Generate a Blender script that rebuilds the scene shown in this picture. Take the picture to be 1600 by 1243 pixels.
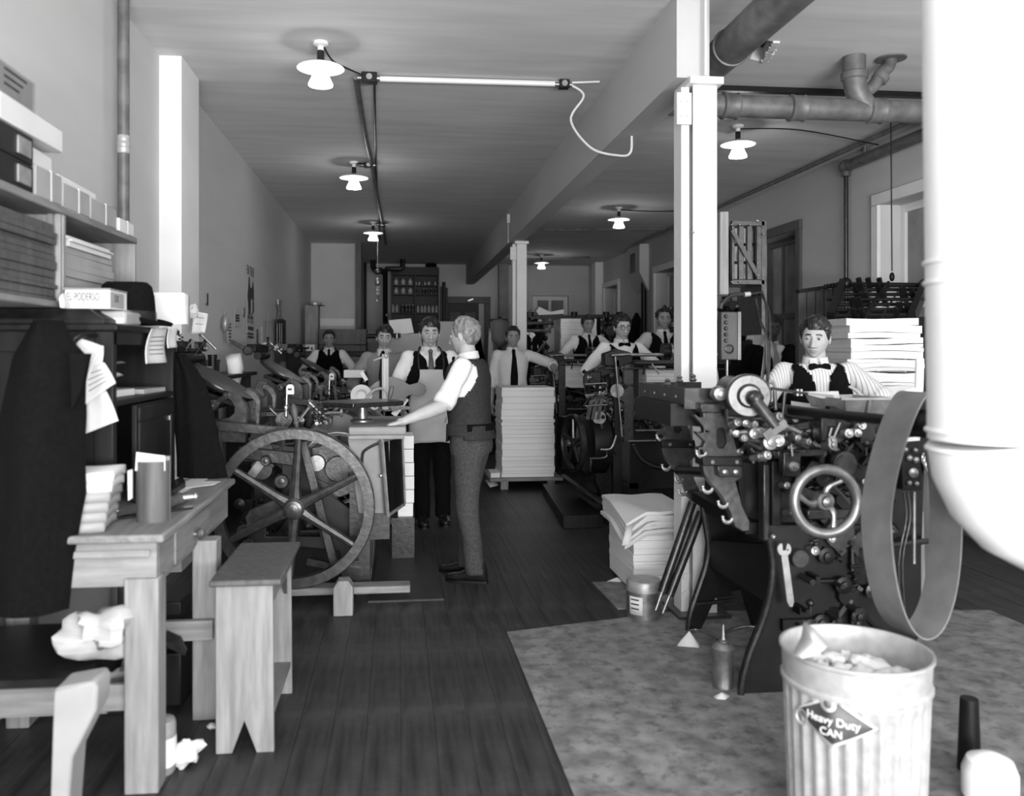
import bpy, bmesh, math, random
from math import sin, cos, pi, radians
from mathutils import Vector, Matrix, noise
from mathutils.geometry import tessellate_polygon
for o in list(bpy.data.objects): bpy.data.objects.remove(o)
SC = bpy.context.scene
COL = SC.collection
V = Vector
# ---------------------------------------------------------------- camera, light, exposure
F, CX, HY, CZ, TH = 1320.0, 761.0, 548.0, 1.5, radians(6)
cam = bpy.data.cameras.new('camera'); co = bpy.data.objects.new('camera', cam); COL.objects.link(co)
co.location = (0, 0, CZ); co.rotation_euler = (radians(90), 0, -TH)
cam.sensor_width = 36; cam.sensor_fit = 'HORIZONTAL'; cam.lens = 36 * F / 1600
cam.shift_x = (800 - CX) / 1600; cam.shift_y = (HY - 621.5) / 1600
cam.clip_start = .05; cam.clip_end = 100
cam.dof.use_dof = True; cam.dof.focus_distance = 6.5; cam.dof.aperture_fstop = 2.0
SC.camera = co
vs = SC.view_settings
SC.display_settings.display_device = 'sRGB'
vs.view_transform = 'Standard'; vs.look = 'None'; vs.gamma = 1; vs.use_curve_mapping = False
vs.exposure = -0.12
w = bpy.data.worlds.new('world'); SC.world = w; w.use_nodes = True
w.node_tree.nodes['Background'].inputs[0].default_value = (.8, .8, .8, 1)
w.node_tree.nodes['Background'].inputs[1].default_value = .45
def area_light(name, loc, rot, sx, sy, power, spread=180):
    l = bpy.data.lights.new(name, 'AREA'); l.shape = 'RECTANGLE'; l.size = sx; l.size_y = sy
    l.energy = power; l.spread = radians(spread)
    o = bpy.data.objects.new(name, l); COL.objects.link(o); o.location = loc; o.rotation_euler = rot
    return o
# daylight coming through the shop-front window behind the camera
area_light('shop_window_daylight', (1.3, -2.75, 1.95), (radians(90), 0, 0), 4.6, 2.3, 580)
area_light('ceiling_fill_light', (1.3, -2.7, 1.0), (radians(128), 0, 0), 4.6, .6, 360, 130)  # added low fill light, tilted up to brighten the near ceiling
area_light('window_daylight_near', (5.2, 7.3, 2.0), (0, radians(90), 0), 1.6, 1.0, 22)
area_light('window_daylight_far', (5.2, 14.2, 2.0), (0, radians(90), 0), 1.6, 1.0, 22)
# ---------------------------------------------------------------- pixel rays of the 1600x1243 photograph
sT, cT = sin(TH), cos(TH)
def ray(px, py):
    u = (px - CX) / F
    return V((sT + u * cT, cT - u * sT, (HY - py) / F))
EYE = V((0, 0, CZ))
def D(px, py, d): return EYE + ray(px, py) * d
def AY(px, py, y): r = ray(px, py); return EYE + r * (y / r.y)
def AX(px, py, x): r = ray(px, py); return EYE + r * (x / r.x)
def AZ(px, py, z=0.0): r = ray(px, py); return EYE + r * ((z - CZ) / r.z)
# ---------------------------------------------------------------- materials
MATS = {}
def M(name, v, rough=.6, metal=0., var=.12, scale=6., bump=.05, stretch=(1, 1, 1), spec=.5, emit=0., dirt=0., dscale=2., dcol=.02):
    m = bpy.data.materials.new(name); m.use_nodes = True
    nt = m.node_tree; b = nt.nodes['Principled BSDF']
    b.inputs['Roughness'].default_value = rough; b.inputs['Metallic'].default_value = metal
    b.inputs['Specular IOR Level'].default_value = spec
    tc = nt.nodes.new('ShaderNodeTexCoord'); mp = nt.nodes.new('ShaderNodeMapping')
    mp.inputs['Scale'].default_value = stretch
    nt.links.new(tc.outputs['Object'], mp.inputs[0])
    n = nt.nodes.new('ShaderNodeTexNoise'); n.inputs['Scale'].default_value = scale; n.inputs['Detail'].default_value = 5
    nt.links.new(mp.outputs[0], n.inputs['Vector'])
    r = nt.nodes.new('ShaderNodeValToRGB')
    r.color_ramp.elements[0].position = .3; r.color_ramp.elements[1].position = .7
    a, c = v * (1 - var), min(1, v * (1 + var))
    r.color_ramp.elements[0].color = (a, a, a, 1); r.color_ramp.elements[1].color = (c, c, c, 1)
    nt.links.new(n.outputs[0], r.inputs[0])
    out = r.outputs[0]
    if dirt:
        n2 = nt.nodes.new('ShaderNodeTexNoise'); n2.inputs['Scale'].default_value = dscale; n2.inputs['Detail'].default_value = 7
        n2.inputs['Roughness'].default_value = .7
        nt.links.new(tc.outputs['Object'], n2.inputs['Vector'])
        r2 = nt.nodes.new('ShaderNodeValToRGB'); r2.color_ramp.elements[0].position = .5; r2.color_ramp.elements[1].position = .72
        r2.color_ramp.elements[0].color = (0, 0, 0, 1); r2.color_ramp.elements[1].color = (dirt, dirt, dirt, 1)
        nt.links.new(n2.outputs[0], r2.inputs[0])
        mx = nt.nodes.new('ShaderNodeMixRGB'); mx.inputs[2].default_value = (dcol, dcol, dcol, 1)
        nt.links.new(r2.outputs[0], mx.inputs[0]); nt.links.new(out, mx.inputs[1]); out = mx.outputs[0]
    nt.links.new(out, b.inputs['Base Color'])
    if bump:
        bp = nt.nodes.new('ShaderNodeBump'); bp.inputs['Strength'].default_value = bump; bp.inputs['Distance'].default_value = .01
        nt.links.new(n.outputs[0], bp.inputs['Height']); nt.links.new(bp.outputs[0], b.inputs['Normal'])
    if emit:
        b.inputs['Emission Color'].default_value = (1, 1, 1, 1); b.inputs['Emission Strength'].default_value = emit
    MATS[name] = m
    return m
plaster = M('plaster', .50, .9, var=.05, scale=3, bump=.15, stretch=(1, .25, 1))
ceilm = M('ceiling_plaster', .62, .9, var=.09, scale=2.2, bump=.1, stretch=(.5, 3.5, 1))
white_paint = M('white_paint', .72, .55, var=.03, scale=5, bump=.05)
grey_paint = M('grey_paint', .17, .5, var=.15, scale=6, dirt=.4, dscale=8, dcol=.08)
floor_m = M('floor_wood', .026, .48, var=.55, scale=7, bump=.2, stretch=(5, .35, 1), dirt=.5, dscale=2.2, dcol=.095, spec=.35)
sheet_m = M('floor_sheet', .19, .5, var=.4, scale=9, bump=.2, dirt=.95, dscale=15, dcol=.045, spec=.45)
mat_m = M('rubber_mat', .02, .6, var=.3, scale=10)
iron = M('cast_iron', .020, .30, .35, var=.5, scale=34, bump=.12, spec=.7, dirt=.45, dscale=16, dcol=.05)
iron_d = M('black_iron', .006, .42, 0., var=.4, scale=14, bump=.1, spec=.28)
iron_g = M('grey_iron', .046, .30, .35, var=.45, scale=32, bump=.12, dirt=.6, dscale=15, dcol=.015, spec=.8)
steel = M('bright_steel', .55, .28, .9, var=.15, scale=20, bump=.03)
steel_d = M('dull_steel', .26, .36, .8, var=.3, scale=20, bump=.05)
galv = M('galvanised', .42, .45, .3, var=.16, scale=25, bump=.04)
tin = M('tin', .34, .42, .45, var=.3, scale=14, bump=.05, dirt=.4, dscale=12, dcol=.12)
pipe_m = M('pipe_paint', .13, .5, .2, var=.35, scale=10, bump=.08)
wood = M('pale_wood', .22, .65, var=.28, scale=5, bump=.12, stretch=(7, 7, .7), dirt=.35, dscale=4, dcol=.13)
wood_y = M('pale_wood_lengthwise', .19, .65, var=.3, scale=5, bump=.12, stretch=(7, .7, 7), dirt=.45, dscale=4, dcol=.10)
wood_x = M('pale_wood_crosswise', .22, .65, var=.3, scale=5, bump=.12, stretch=(.7, 7, 7), dirt=.35, dscale=4, dcol=.12)
dwood = M('dark_wood', .011, .42, var=.4, scale=5, bump=.06, stretch=(6, 6, .7), spec=.22)
mwood = M('mid_wood', .075, .55, var=.3, scale=5, bump=.1, stretch=(7, 7, .7))
paper = M('paper', .80, .85, var=.06, scale=3, bump=.12, stretch=(.6, .6, 60))
paper_n = M('paper_near', .60, .85, var=.09, scale=3, bump=.14, stretch=(.6, .6, 70))
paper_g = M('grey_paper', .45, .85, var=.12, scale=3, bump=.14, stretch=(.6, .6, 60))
sheet_p = M('white_sheet', .62, .8, var=.04, scale=5, bump=.03)
kraft = M('kraft', .30, .75, var=.12, scale=6, bump=.06)
ink = M('printed_ink', .03, .7, var=.1)
skin = M('skin', .40, .55, var=.07, scale=18, bump=.05, spec=.35)
skin_lip = M('lips', .25, .5, var=.05)
skin_t = M('tanned_skin', .27, .5, var=.08, scale=18, bump=.05, spec=.35)
skin_d = M('dark_skin', .06, .42, var=.1, scale=18, bump=.05)
skin_dl = M('dark_lips', .035, .45, var=.05)
eye_w = M('eye_white', .50, .3, var=.02, bump=0); eye_d = M('eye_iris', .012, .2, var=.02, bump=0)
hair_d = M('dark_hair', .014, .4, var=.6, scale=40, bump=.5, stretch=(1, 1, .25))
hair_l = M('fair_hair', .19, .45, var=.6, scale=34, bump=.5, stretch=(1, 1, .3), dirt=.6, dscale=16, dcol=.05)
cloth_w = M('white_cotton', .78, .9, var=.05, scale=9, bump=.35)
cloth_g = M('grey_cotton', .25, .9, var=.1, scale=9, bump=.35)
cloth_a = M('apron_cotton', .50, .9, var=.10, scale=6, bump=.35)
wool_d = M('dark_wool', .0045, .95, var=.25, scale=60, bump=.25, spec=.1)
wool_m = M('grey_wool', .055, .95, var=.28, scale=70, bump=.3, spec=.15)
wool_v = M('vest_wool', .030, .85, var=.25, scale=70, bump=.25, spec=.2)
leather = M('black_leather', .012, .25, var=.3, scale=15, bump=.05)
belt_m = M('belt_leather', .16, .7, var=.15, scale=14, bump=.1)
glass_m = M('old_glass', .2, .08, var=.3, scale=3, bump=.02)
def stripes(name, v1, v2, period, axis=0):
    m = M(name, v1, .9, var=.02, bump=.2); nt = m.node_tree; b = nt.nodes['Principled BSDF']
    tc = nt.nodes.new('ShaderNodeTexCoord'); sx = nt.nodes.new('ShaderNodeSeparateXYZ'); nt.links.new(tc.outputs['Object'], sx.inputs[0])
    mu = nt.nodes.new('ShaderNodeMath'); mu.operation = 'MULTIPLY'; mu.inputs[1].default_value = 1 / period
    nt.links.new(sx.outputs[axis], mu.inputs[0])
    fr = nt.nodes.new('ShaderNodeMath'); fr.operation = 'FRACT'; nt.links.new(mu.outputs[0], fr.inputs[0])
    gt = nt.nodes.new('ShaderNodeMath'); gt.operation = 'GREATER_THAN'; gt.inputs[1].default_value = .72; nt.links.new(fr.outputs[0], gt.inputs[0])
    mx = nt.nodes.new('ShaderNodeMixRGB'); mx.inputs[1].default_value = (v1, v1, v1, 1); mx.inputs[2].default_value = (v2, v2, v2, 1)
    nt.links.new(gt.outputs[0], mx.inputs[0]); nt.links.new(mx.outputs[0], b.inputs['Base Color'])
    return m
cloth_s = stripes('striped_cotton', .68, .36, .017)
glow = M('lamp_glass', .9, .4, var=.01, bump=0, emit=9.0)
enamel = M('white_enamel', .85, .3, var=.02, bump=0)
# ---------------------------------------------------------------- mesh builder
def frame(ax, up=None):
    z = V(ax).normalized()
    if up is not None and abs(z.dot(V(up).normalized())) < .98:
        x = V(up).cross(z).normalized()
    else: x = z.orthogonal().normalized()
    return x, z.cross(x), z
class MB:
    def __init__(s): s.v = []; s.f = []; s.mi = []; s.cur = 0
    def add(s, vs_, fs):
        n = len(s.v); s.v += [V(p) for p in vs_]
        s.f += [tuple(i + n for i in f) for f in fs]; s.mi += [s.cur] * len(fs)
        return s
    def box(s, lo, hi):
        a, b = V(lo), V(hi)
        p = [(a.x, a.y, a.z), (b.x, a.y, a.z), (b.x, b.y, a.z), (a.x, b.y, a.z), (a.x, a.y, b.z), (b.x, a.y, b.z), (b.x, b.y, b.z), (a.x, b.y, b.z)]
        return s.add(p, [(0, 3, 2, 1), (4, 5, 6, 7), (0, 1, 5, 4), (1, 2, 6, 5), (2, 3, 7, 6), (3, 0, 4, 7)])
    def cbox(s, c, size, rot=None):
        c = V(c); h = V(size) / 2
        p = [V((x * h.x, y * h.y, z * h.z)) for z in (-1, 1) for x, y in ((-1, -1), (1, -1), (1, 1), (-1, 1))]
        if rot is not None: p = [rot @ q for q in p]
        return s.add([c + q for q in p], [(0, 3, 2, 1), (4, 5, 6, 7), (0, 1, 5, 4), (1, 2, 6, 5), (2, 3, 7, 6), (3, 0, 4, 7)])
    def bar(s, p0, p1, w, h, up=(0, 0, 1)):
        p0, p1 = V(p0), V(p1); x, y, z = frame(p1 - p0, up)
        pts = [p + x * (a * w / 2) + y * (b * h / 2) for p in (p0, p1) for a, b in ((-1, -1), (1, -1), (1, 1), (-1, 1))]
        return s.add(pts, [(0, 3, 2, 1), (4, 5, 6, 7), (0, 1, 5, 4), (1, 2, 6, 5), (2, 3, 7, 6), (3, 0, 4, 7)])
    def cyl(s, p0, p1, r0, r1=None, n=14):
        p0, p1 = V(p0), V(p1); r1 = r0 if r1 is None else r1; x, y, z = frame(p1 - p0)
        pts = [p + (x * cos(2 * pi * i / n) + y * sin(2 * pi * i / n)) * r for p, r in ((p0, r0), (p1, r1)) for i in range(n)]
        return s.add(pts, [tuple(range(n))[::-1], tuple(range(n, 2 * n))] + [(i, (i + 1) % n, n + (i + 1) % n, n + i) for i in range(n)])
    def lathe(s, c, ax, prof, n=24, caps=True, closed=False):
        c = V(c); x, y, z = frame(ax); k = len(prof)
        pts = [c + z * h + (x * cos(2 * pi * i / n) + y * sin(2 * pi * i / n)) * max(r, 1e-4) for r, h in prof for i in range(n)]
        fs = [(j * n + i, j * n + (i + 1) % n, ((j + 1) % k) * n + (i + 1) % n, ((j + 1) % k) * n + i) for j in range(k if closed else k - 1) for i in range(n)]
        if caps and not closed: fs += [tuple(range(n))[::-1], tuple(range((k - 1) * n, k * n))]
        return s.add(pts, fs)
    def torus(s, c, ax, R, r, n=32, m=10, sq=1.0):
        return s.lathe(c, ax, [(R + r * cos(2 * pi * j / m), sq * r * sin(2 * pi * j / m)) for j in range(m)], n, closed=True)
    def rim(s, c, ax, R0, R1, w, n=40):
        return s.lathe(c, ax, [(R0, -w / 2), (R1, -w / 2), (R1, w / 2), (R0, w / 2)], n, closed=True)
    def tube(s, pts, r, n=8, closed=False):
        pts = [V(p) for p in pts]; k = len(pts); rr = r if isinstance(r, (list, tuple)) else [r] * k
        out = []; x = None
        for i, p in enumerate(pts):
            a = pts[i - 1] if (i > 0 or closed) else p; b = pts[(i + 1) % k] if (i < k - 1 or closed) else p
            t = (b - a).normalized()
            x = t.orthogonal().normalized() if x is None else (x - t * x.dot(t)).normalized()
            y = t.cross(x)
            out += [p + (x * cos(2 * pi * j / n) + y * sin(2 * pi * j / n)) * rr[i] for j in range(n)]
        fs = [(i * n + j, i * n + (j + 1) % n, ((i + 1) % k) * n + (j + 1) % n, ((i + 1) % k) * n + j) for i in range(k if closed else k - 1) for j in range(n)]
        if not closed: fs += [tuple(range(n))[::-1], tuple(range((k - 1) * n, k * n))]
        return s.add(out, fs)
    def prism(s, pts, ext, holes=()):
        loops = [[V(p) for p in pts]] + [[V(p) for p in h] for h in holes]
        flat = [p for l in loops for p in l]; n = len(flat); e = V(ext)
        tri = tessellate_polygon(loops) if (holes or len(pts) > 4) else [tuple(range(n))]
        fs = [tuple(t) for t in tri] + [tuple(i + n for i in t)[::-1] for t in tri]
        o = 0
        for l in loops:
            k = len(l); fs += [(o + i, o + (i + 1) % k, n + o + (i + 1) % k, n + o + i) for i in range(k)]; o += k
        return s.add(flat + [p + e for p in flat], fs)
    def ell(s, c, r, n=16, m=10, rot=None):
        c = V(c); pts = []
        for j in range(m + 1):
            t = pi * j / m
            for i in range(n):
                q = V((r[0] * sin(t) * cos(2 * pi * i / n), r[1] * sin(t) * sin(2 * pi * i / n), r[2] * cos(t)))
                if j in (0, m): q += V((cos(2 * pi * i / n), sin(2 * pi * i / n), 0)) * 1e-5
                pts.append(c + (rot @ q if rot is not None else q))
        return s.add(pts, [(j * n + i, j * n + (i + 1) % n, (j + 1) * n + (i + 1) % n, (j + 1) * n + i) for j in range(m) for i in range(n)])
    def loft(s, rings, caps=True):
        n = len(rings[0]); pts = [p for r in rings for p in r]; k = len(rings)
        fs = [(j * n + i, j * n + (i + 1) % n, (j + 1) * n + (i + 1) % n, (j + 1) * n + i) for j in range(k - 1) for i in range(n)]
        if caps: fs += [tuple(range(n))[::-1], tuple(range((k - 1) * n, k * n))]
        return s.add(pts, fs)
    def capsule(s, p0, r0, p1, r1, n=14):
        s.cyl(p0, p1, r0, r1, n); s.ell(p0, (r0,) * 3, n, 8); s.ell(p1, (r1,) * 3, n, 8); return s
    def hexnut(s, c, ax, r, h): c = V(c); return s.cyl(c, c + V(ax).normalized() * h, r, r, 6)
    def mesh(s, name, off=None):
        me = bpy.data.meshes.new(name); off = off or V((0, 0, 0))
        me.from_pydata([tuple(p - off) for p in s.v], [], s.f)
        me.polygons.foreach_set('material_index', s.mi)
        bm = bmesh.new(); bm.from_mesh(me); bmesh.ops.recalc_face_normals(bm, faces=bm.faces); bm.to_mesh(me); bm.free()
        return me
    def build(s, name, mat, parent=None, bevel=0., sharp=35, label=None, solid=0., sub=0):
        off = world_off(parent)
        me = s.mesh(name, off)
        for m in (mat if isinstance(mat, (list, tuple)) else [mat]): me.materials.append(m)
        me.polygons.foreach_set('use_smooth', [True] * len(me.polygons)); me.set_sharp_from_angle(angle=radians(sharp))
        o = bpy.data.objects.new(name, me); COL.objects.link(o); o.parent = parent
        if solid: md = o.modifiers.new('solid', 'SOLIDIFY'); md.thickness = solid; md.offset = 0
        if sub: md = o.modifiers.new('sub', 'SUBSURF'); md.levels = sub; md.render_levels = sub
        if bevel:
            md = o.modifiers.new('bevel', 'BEVEL'); md.width = bevel; md.segments = 2; md.limit_method = 'ANGLE'; md.angle_limit = radians(40)
        if label: o['label'] = label
        return o
def world_off(o):
    p = V((0, 0, 0))
    while o is not None: p += o.location; o = o.parent
    return p
def tag(o, label, cat, group=None):
    o['label'] = label; o['category'] = cat
    if group: o['group'] = group
    return o
def thing(name, loc, label, cat, group=None):
    o = bpy.data.objects.new(name, None); COL.objects.link(o); o.location = V(loc); o.empty_display_size = .1
    return tag(o, label, cat, group)
def one(name, mb, mat, loc, label, cat, group=None, **k):
    """a thing that is a single mesh: origin placed at loc"""
    me_o = mb.build(name, mat, None, **k)
    loc = V(loc); me_o.data.transform(Matrix.Translation(-loc)); me_o.location = loc
    return tag(me_o, label, cat, group)
def struct(name, mb, mat, **k):
    o = mb.build(name, mat, None, **k); o['kind'] = 'structure'; return o
def dup(root, off, label, group=None):
    r = root.copy(); COL.objects.link(r); r.location = root.location + V(off); r['label'] = label
    if group: r['group'] = group
    for ch in list(root.children):
        c = ch.copy(); COL.objects.link(c); c.parent = r
        for g in list(ch.children):
            d = g.copy(); COL.objects.link(d); d.parent = c
    return r
def arc(c, ax_u, ax_v, r, a0, a1, n): return [V(c) + (V(ax_u) * cos(a0 + (a1 - a0) * i / n) + V(ax_v) * sin(a0 + (a1 - a0) * i / n)) * r for i in range(n + 1)]
def smooth_path(pts, n=6):
    P = [V(p) for p in pts]; out = []
    for i in range(len(P) - 1):
        a, b, c, d = P[max(i - 1, 0)], P[i], P[i + 1], P[min(i + 2, len(P) - 1)]
        for k in range(n):
            t = k / n
            out.append(.5 * ((2 * b) + (c - a) * t + (2 * a - 5 * b + 4 * c - d) * t * t + (3 * b - a - 3 * c + d) * t ** 3))
    return out + [P[-1]]
def text_mesh(txt, size, ext=.0006):
    cu = bpy.data.curves.new('lettering', 'FONT'); cu.body = txt; cu.size = size; cu.extrude = ext; cu.align_x = 'CENTER'; cu.align_y = 'CENTER'
    o = bpy.data.objects.new('lettering', cu); COL.objects.link(o)
    dg = bpy.context.evaluated_depsgraph_get(); me = bpy.data.meshes.new_from_object(o.evaluated_get(dg))
    vs_ = [v.co.copy() for v in me.vertices]; fs = [tuple(p.vertices) for p in me.polygons]
    bpy.data.objects.remove(o)
    return vs_, fs
def put_text(mb, txt, size, c, ux, uz, squash=1.):
    vs_, fs = text_mesh(txt, size); ux, uz = V(ux).normalized(), V(uz).normalized(); n = ux.cross(uz)
    return mb.add([V(c) + ux * (p.x * squash) + uz * p.y + n * p.z for p in vs_], fs)
# ================================================================ ROOM
XL, XR, YB, ZC = -1.61, 4.6, 19.55, 3.5
YF = -2.9
sub = MB().box((XL - .2, YF, -.12), (XR + .4, YB + .2, -.022))
floor = struct('floor', sub, floor_m)
random.seed(3)
x = XL
pw = .135
pm = None
while x < XR:
    if pm is None:
        pm = MB().box((.0007, YF, -.022), (pw - .0007, YB, 0))
        p0 = pm.build('plank', floor_m, floor); me0 = p0.data; p0.location.x = x
    else:
        p = bpy.data.objects.new('plank', me0); COL.objects.link(p); p.parent = floor; p.location = (x, 0, random.uniform(-.0015, .001))
    x += pw
# walls
struct('wall_left', MB().box((XL - .2, YF, 0), (XL, YB, ZC)), plaster)
struct('trim_1', MB().box((XL - .05, 5.92, 0), (-1.463, 6.42, ZC)), white_paint)
hole = [AZ(1172, 92, ZC), AZ(1192, 97, ZC), AZ(1212, 66, ZC), AZ(1186, 60, ZC)]
cm = MB().prism([(XL - .2, YF, ZC), (XR + .4, YF, ZC), (XR + .4, YB + .2, ZC), (XL - .2, YB + .2, ZC)], (0, 0, .1), [hole])
cl = struct('ceiling', cm, ceilm)
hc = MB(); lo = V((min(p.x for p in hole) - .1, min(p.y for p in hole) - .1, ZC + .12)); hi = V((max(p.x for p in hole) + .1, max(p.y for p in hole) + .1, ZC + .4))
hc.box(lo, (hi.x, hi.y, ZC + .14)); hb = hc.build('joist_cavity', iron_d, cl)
lp = MB()
for i in range(9):
    a = hole[2].lerp(hole[1], i / 9); lp.cbox(a + V((random.uniform(-.01, .01), 0, -.006)), (.045, .04, .012), Matrix.Rotation(i * 1.3, 3, 'Z'))
lp.build('broken_plaster_edge', ceilm, cl)
# front wall with the shop window opening
fw = MB().box((XL, YF - .2, 0), (XR, YF, .9)).box((XL, YF - .2, 3.25), (XR, YF, ZC)).box((XL, YF - .2, .9), (-1.0, YF, 3.25)).box((3.6, YF - .2, .9), (XR, YF, 3.25))
struct('wall_front', fw, plaster)
# right wall: window bays [y0,y1] with reveals
bays = [(6.5, 7.66), (9.35, 10.62), (13.5, 14.78), (17.35, 18.52)]
zs, zt = .95, 2.9
rw = MB(); y = YF
for a, b in bays:
    rw.box((XR, y, 0), (XR + .35, a, ZC)); rw.box((XR, a, 0), (XR + .35, b, zs)); rw.box((XR, a, zt), (XR + .35, b, ZC)); y = b
rw.box((XR, y, 0), (XR + .35, YB, ZC))
struct('wall_right', rw, plaster)
for i, (a, b) in enumerate(bays):
    wn = MB(); xx = XR + .2
    for (y0, y1, z0, z1) in ((a, a + .07, zs, zt), (b - .07, b, zs, zt), (a + .07, b - .07, zt - .08, zt), (a + .07, b - .07, zs, zs + .09), (a + .07, b - .07, 1.9, 1.97)): wn.box((xx, y0, z0), (xx + .06, y1, z1))
    wo = struct('window_%d' % (i + 1), wn, white_paint if i != 1 else mwood, bevel=.005)
    g = MB().box((xx + .02, a + .07, zs + .09), (xx + .026, b - .07, 1.9)); g.build('pane', glass_m, wo)
    g = MB().box((xx + .03, a + .07, 1.97), (xx + .036, b - .07, zt - .08)); g.build('pane', glass_m, wo)
    m = MB()
    for k in (1, 2): m.bar((xx + .03, a + (b - a) * k / 3, zs + .05), (xx + .03, a + (b - a) * k / 3, zt - .05), .03, .05, (0, 1, 0))
    m.build('glazing_bar', white_paint if i != 1 else mwood, wo)
    c = MB()
    for (y0, y1, z0, z1) in ((a - .11, a, zs, zt), (b, b + .11, zs, zt), (a - .11, b + .11, zt, zt + .11), (a - .15, b + .15, zs - .06, zs)):
        c.box((XR - (.035 if z1 - z0 > .07 else .07), y0, z0), (XR + .002, y1, z1))
    c.build('casing', white_paint if i != 1 else mwood, wo, bevel=.006)
# back wall with window and door
bx0, bx1 = AY(832, 500, YB).x, AY(888, 500, YB).x
bzt, bzs = AY(860, 462, YB).z, 1.35
bw = MB().box((XL, YB, 0), (bx0, YB + .2, ZC)).box((bx1, YB, 0), (XR, YB + .2, ZC)).box((bx0, YB, bzt), (bx1, YB + .2, ZC)).box((bx0, YB, 0), (bx1, YB + .2, bzs))
struct('wall_back', bw, plaster)
wn = MB()
for (a, b, z0, z1) in ((bx0, bx0 + .13, bzs, bzt), (bx1 - .1, bx1, bzs, bzt), (bx0 + .13, bx1 - .1, bzt - .1, bzt), (bx0 + .13, bx1 - .1, bzs, bzs + .1), ((bx0 + bx1) / 2 - .03, (bx0 + bx1) / 2 + .03, bzs + .1, bzt - .1)): wn.box((a, YB + .08, z0), (b, YB + .13, z1))
wo = struct('window_5', wn, white_paint, bevel=.006)
MB().box((bx0 + .1, YB + .1, bzs), ((bx0 + bx1) / 2, YB + .11, bzt)).build('pane', glass_m, wo)
MB().box(((bx0 + bx1) / 2, YB + .1, bzs), (bx1 - .1, YB + .11, bzt)).build('pane', glass_m, wo)
c = MB()
for (a, b, z0, z1) in ((bx0 - .12, bx0, bzs, bzt), (bx1, bx1 + .12, bzs, bzt), (bx0 - .12, bx1 + .12, bzt, bzt + .1), (bx0 - .15, bx1 + .15, bzs - .08, bzs)): c.box((a, YB - .05, z0), (b, YB + .02, z1))
c.build('casing', plaster, wo, bevel=.008)
struct('trim_2', MB().box((bx0 - 1, YB + .9, 0), (bx1 + 1, YB + 1.0, ZC)), mwood)   # yard wall beyond the back window
# door in the back wall
dx0, dx1, dzt = AY(697, 480, YB).x, AY(748, 480, YB).x, AY(700, 474, YB).z
dm = MB().box((dx0, YB - .03, 0), (dx1, YB, dzt)); do = struct('door_1', dm, dwood, bevel=.004)
for i in range(2):
    w_ = (dx1 - dx0)
    for z0, z1 in ((.25, 1.05), (1.25, dzt - .2)):
        q = MB().box((dx0 + w_ * (.1 + .45 * i), YB - .045, z0), (dx0 + w_ * (.45 + .45 * i), YB - .03, z1)); q.build('panel', mwood, do, bevel=.01)
c = MB().box((dx0 - .12, YB - .07, 0), (dx0, YB, dzt)).box((dx1 + .13, YB - .07, 0), (dx1 + .27, YB, dzt)).box((dx0 - .12, YB - .07, dzt), (dx1 + .27, YB, dzt + .16))
c.build('casing', mwood, do, bevel=.01)
MB().ell((dx1 - .08, YB - .07, 1.05), (.03, .03, .03)).build('knob', steel, do)
MB().bar((dx0 + .5, YB - .12, dzt + .06), (dx0 + .62, YB - .12, dzt + .1), .02, .02).build('latch', steel, do)
# boxed-in enclosure in the left back corner
ex = AY(556, 400, 15.9).x
struct('trim_3', MB().box((XL, 15.95, 0), (ex, YB, ZC)), plaster)
wm = MB().box((XL, 15.88, 1.96), (ex - .02, 15.95, 2.1)); ws = struct('trim_4', wm, white_paint, bevel=.006)
for i in range(26):
    a = AY(470 + i * 3.3, 500, 15.9).x; MB().box((a, 15.9, .9), (a + .032, 15.95, 1.96)).build('slat', white_paint, ws)
struct('trim_5', MB().box((ex, 15.8, 0), (ex + .10, 15.95, ZC)), mwood)
# corner pilaster on the right
struct('trim_6', MB().box((4.42, 18.7, 0), (XR, 19.1, ZC)), white_paint)
struct('baseboard_left', MB().box((XL, 6.42, 0), (XL + .02, 15.9, .18)), mwood)
struct('baseboard_right', MB().box((XR - .02, YF, 0), (XR, 18.7, .18)), mwood)
# beam
bm_ = MB().box((1.56, 4.62, 3.04), (1.75, YB, ZC)); beam = struct('trim_7', bm_, plaster)
MB().box((1.70, 4.56, 3.04), (1.712, 4.62, ZC)).build('web_edge', white_paint, beam)
def column(yc, label):
    xc = 1.655; t = thing('steel_column', (xc, yc, 0), label, 'column')
    MB().box((xc + .0, yc - .10, 0), (xc + .14, yc - .088, 3.0)).build('flange', white_paint, t, bevel=.002)
    MB().box((xc + .0, yc + .088, 0), (xc + .14, yc + .10, 3.0)).build('flange', white_paint, t, bevel=.002)
    MB().box((xc + .06, yc - .088, 0), (xc + .075, yc + .088, 3.0)).build('web', white_paint, t)
    MB().box((xc - .055, yc - .06, 0), (xc - .008, yc + .07, 3.0)).build('angle_iron', white_paint, t, bevel=.002)
    MB().box((xc - .03, yc - .14, 3.0), (xc + .165, yc + .14, 3.04)).build('cap_plate', white_paint, t, bevel=.003)
    ao = MB().box((xc - .09, yc - .09, 2.78), (xc - .004, yc - .07, 2.96)).build('gusset', white_paint, t, bevel=.003)
    for bx_, zz in ((-.06, 2.83), (-.06, 2.91), (-.025, 2.83), (-.025, 2.91)): MB().hexnut((xc + bx_, yc - .09, zz), (0, -1, 0), .013, .012).build('bolt', white_paint, ao)
    for zz in (.12, .22): MB().hexnut((xc - .03, yc - .06, zz), (0, -1, 0), .022, .014).build('base_bolt', white_paint, t)
    MB().box((xc - .1, yc - .16, 0), (xc + .2, yc + .16, .02)).build('base_plate', iron_g, t)
    return t
column(4.72, 'tall white steel column in front, holding the near end of the beam')
column(11.85, 'distant white steel column with four bolts behind the man in the striped shirt')
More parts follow.
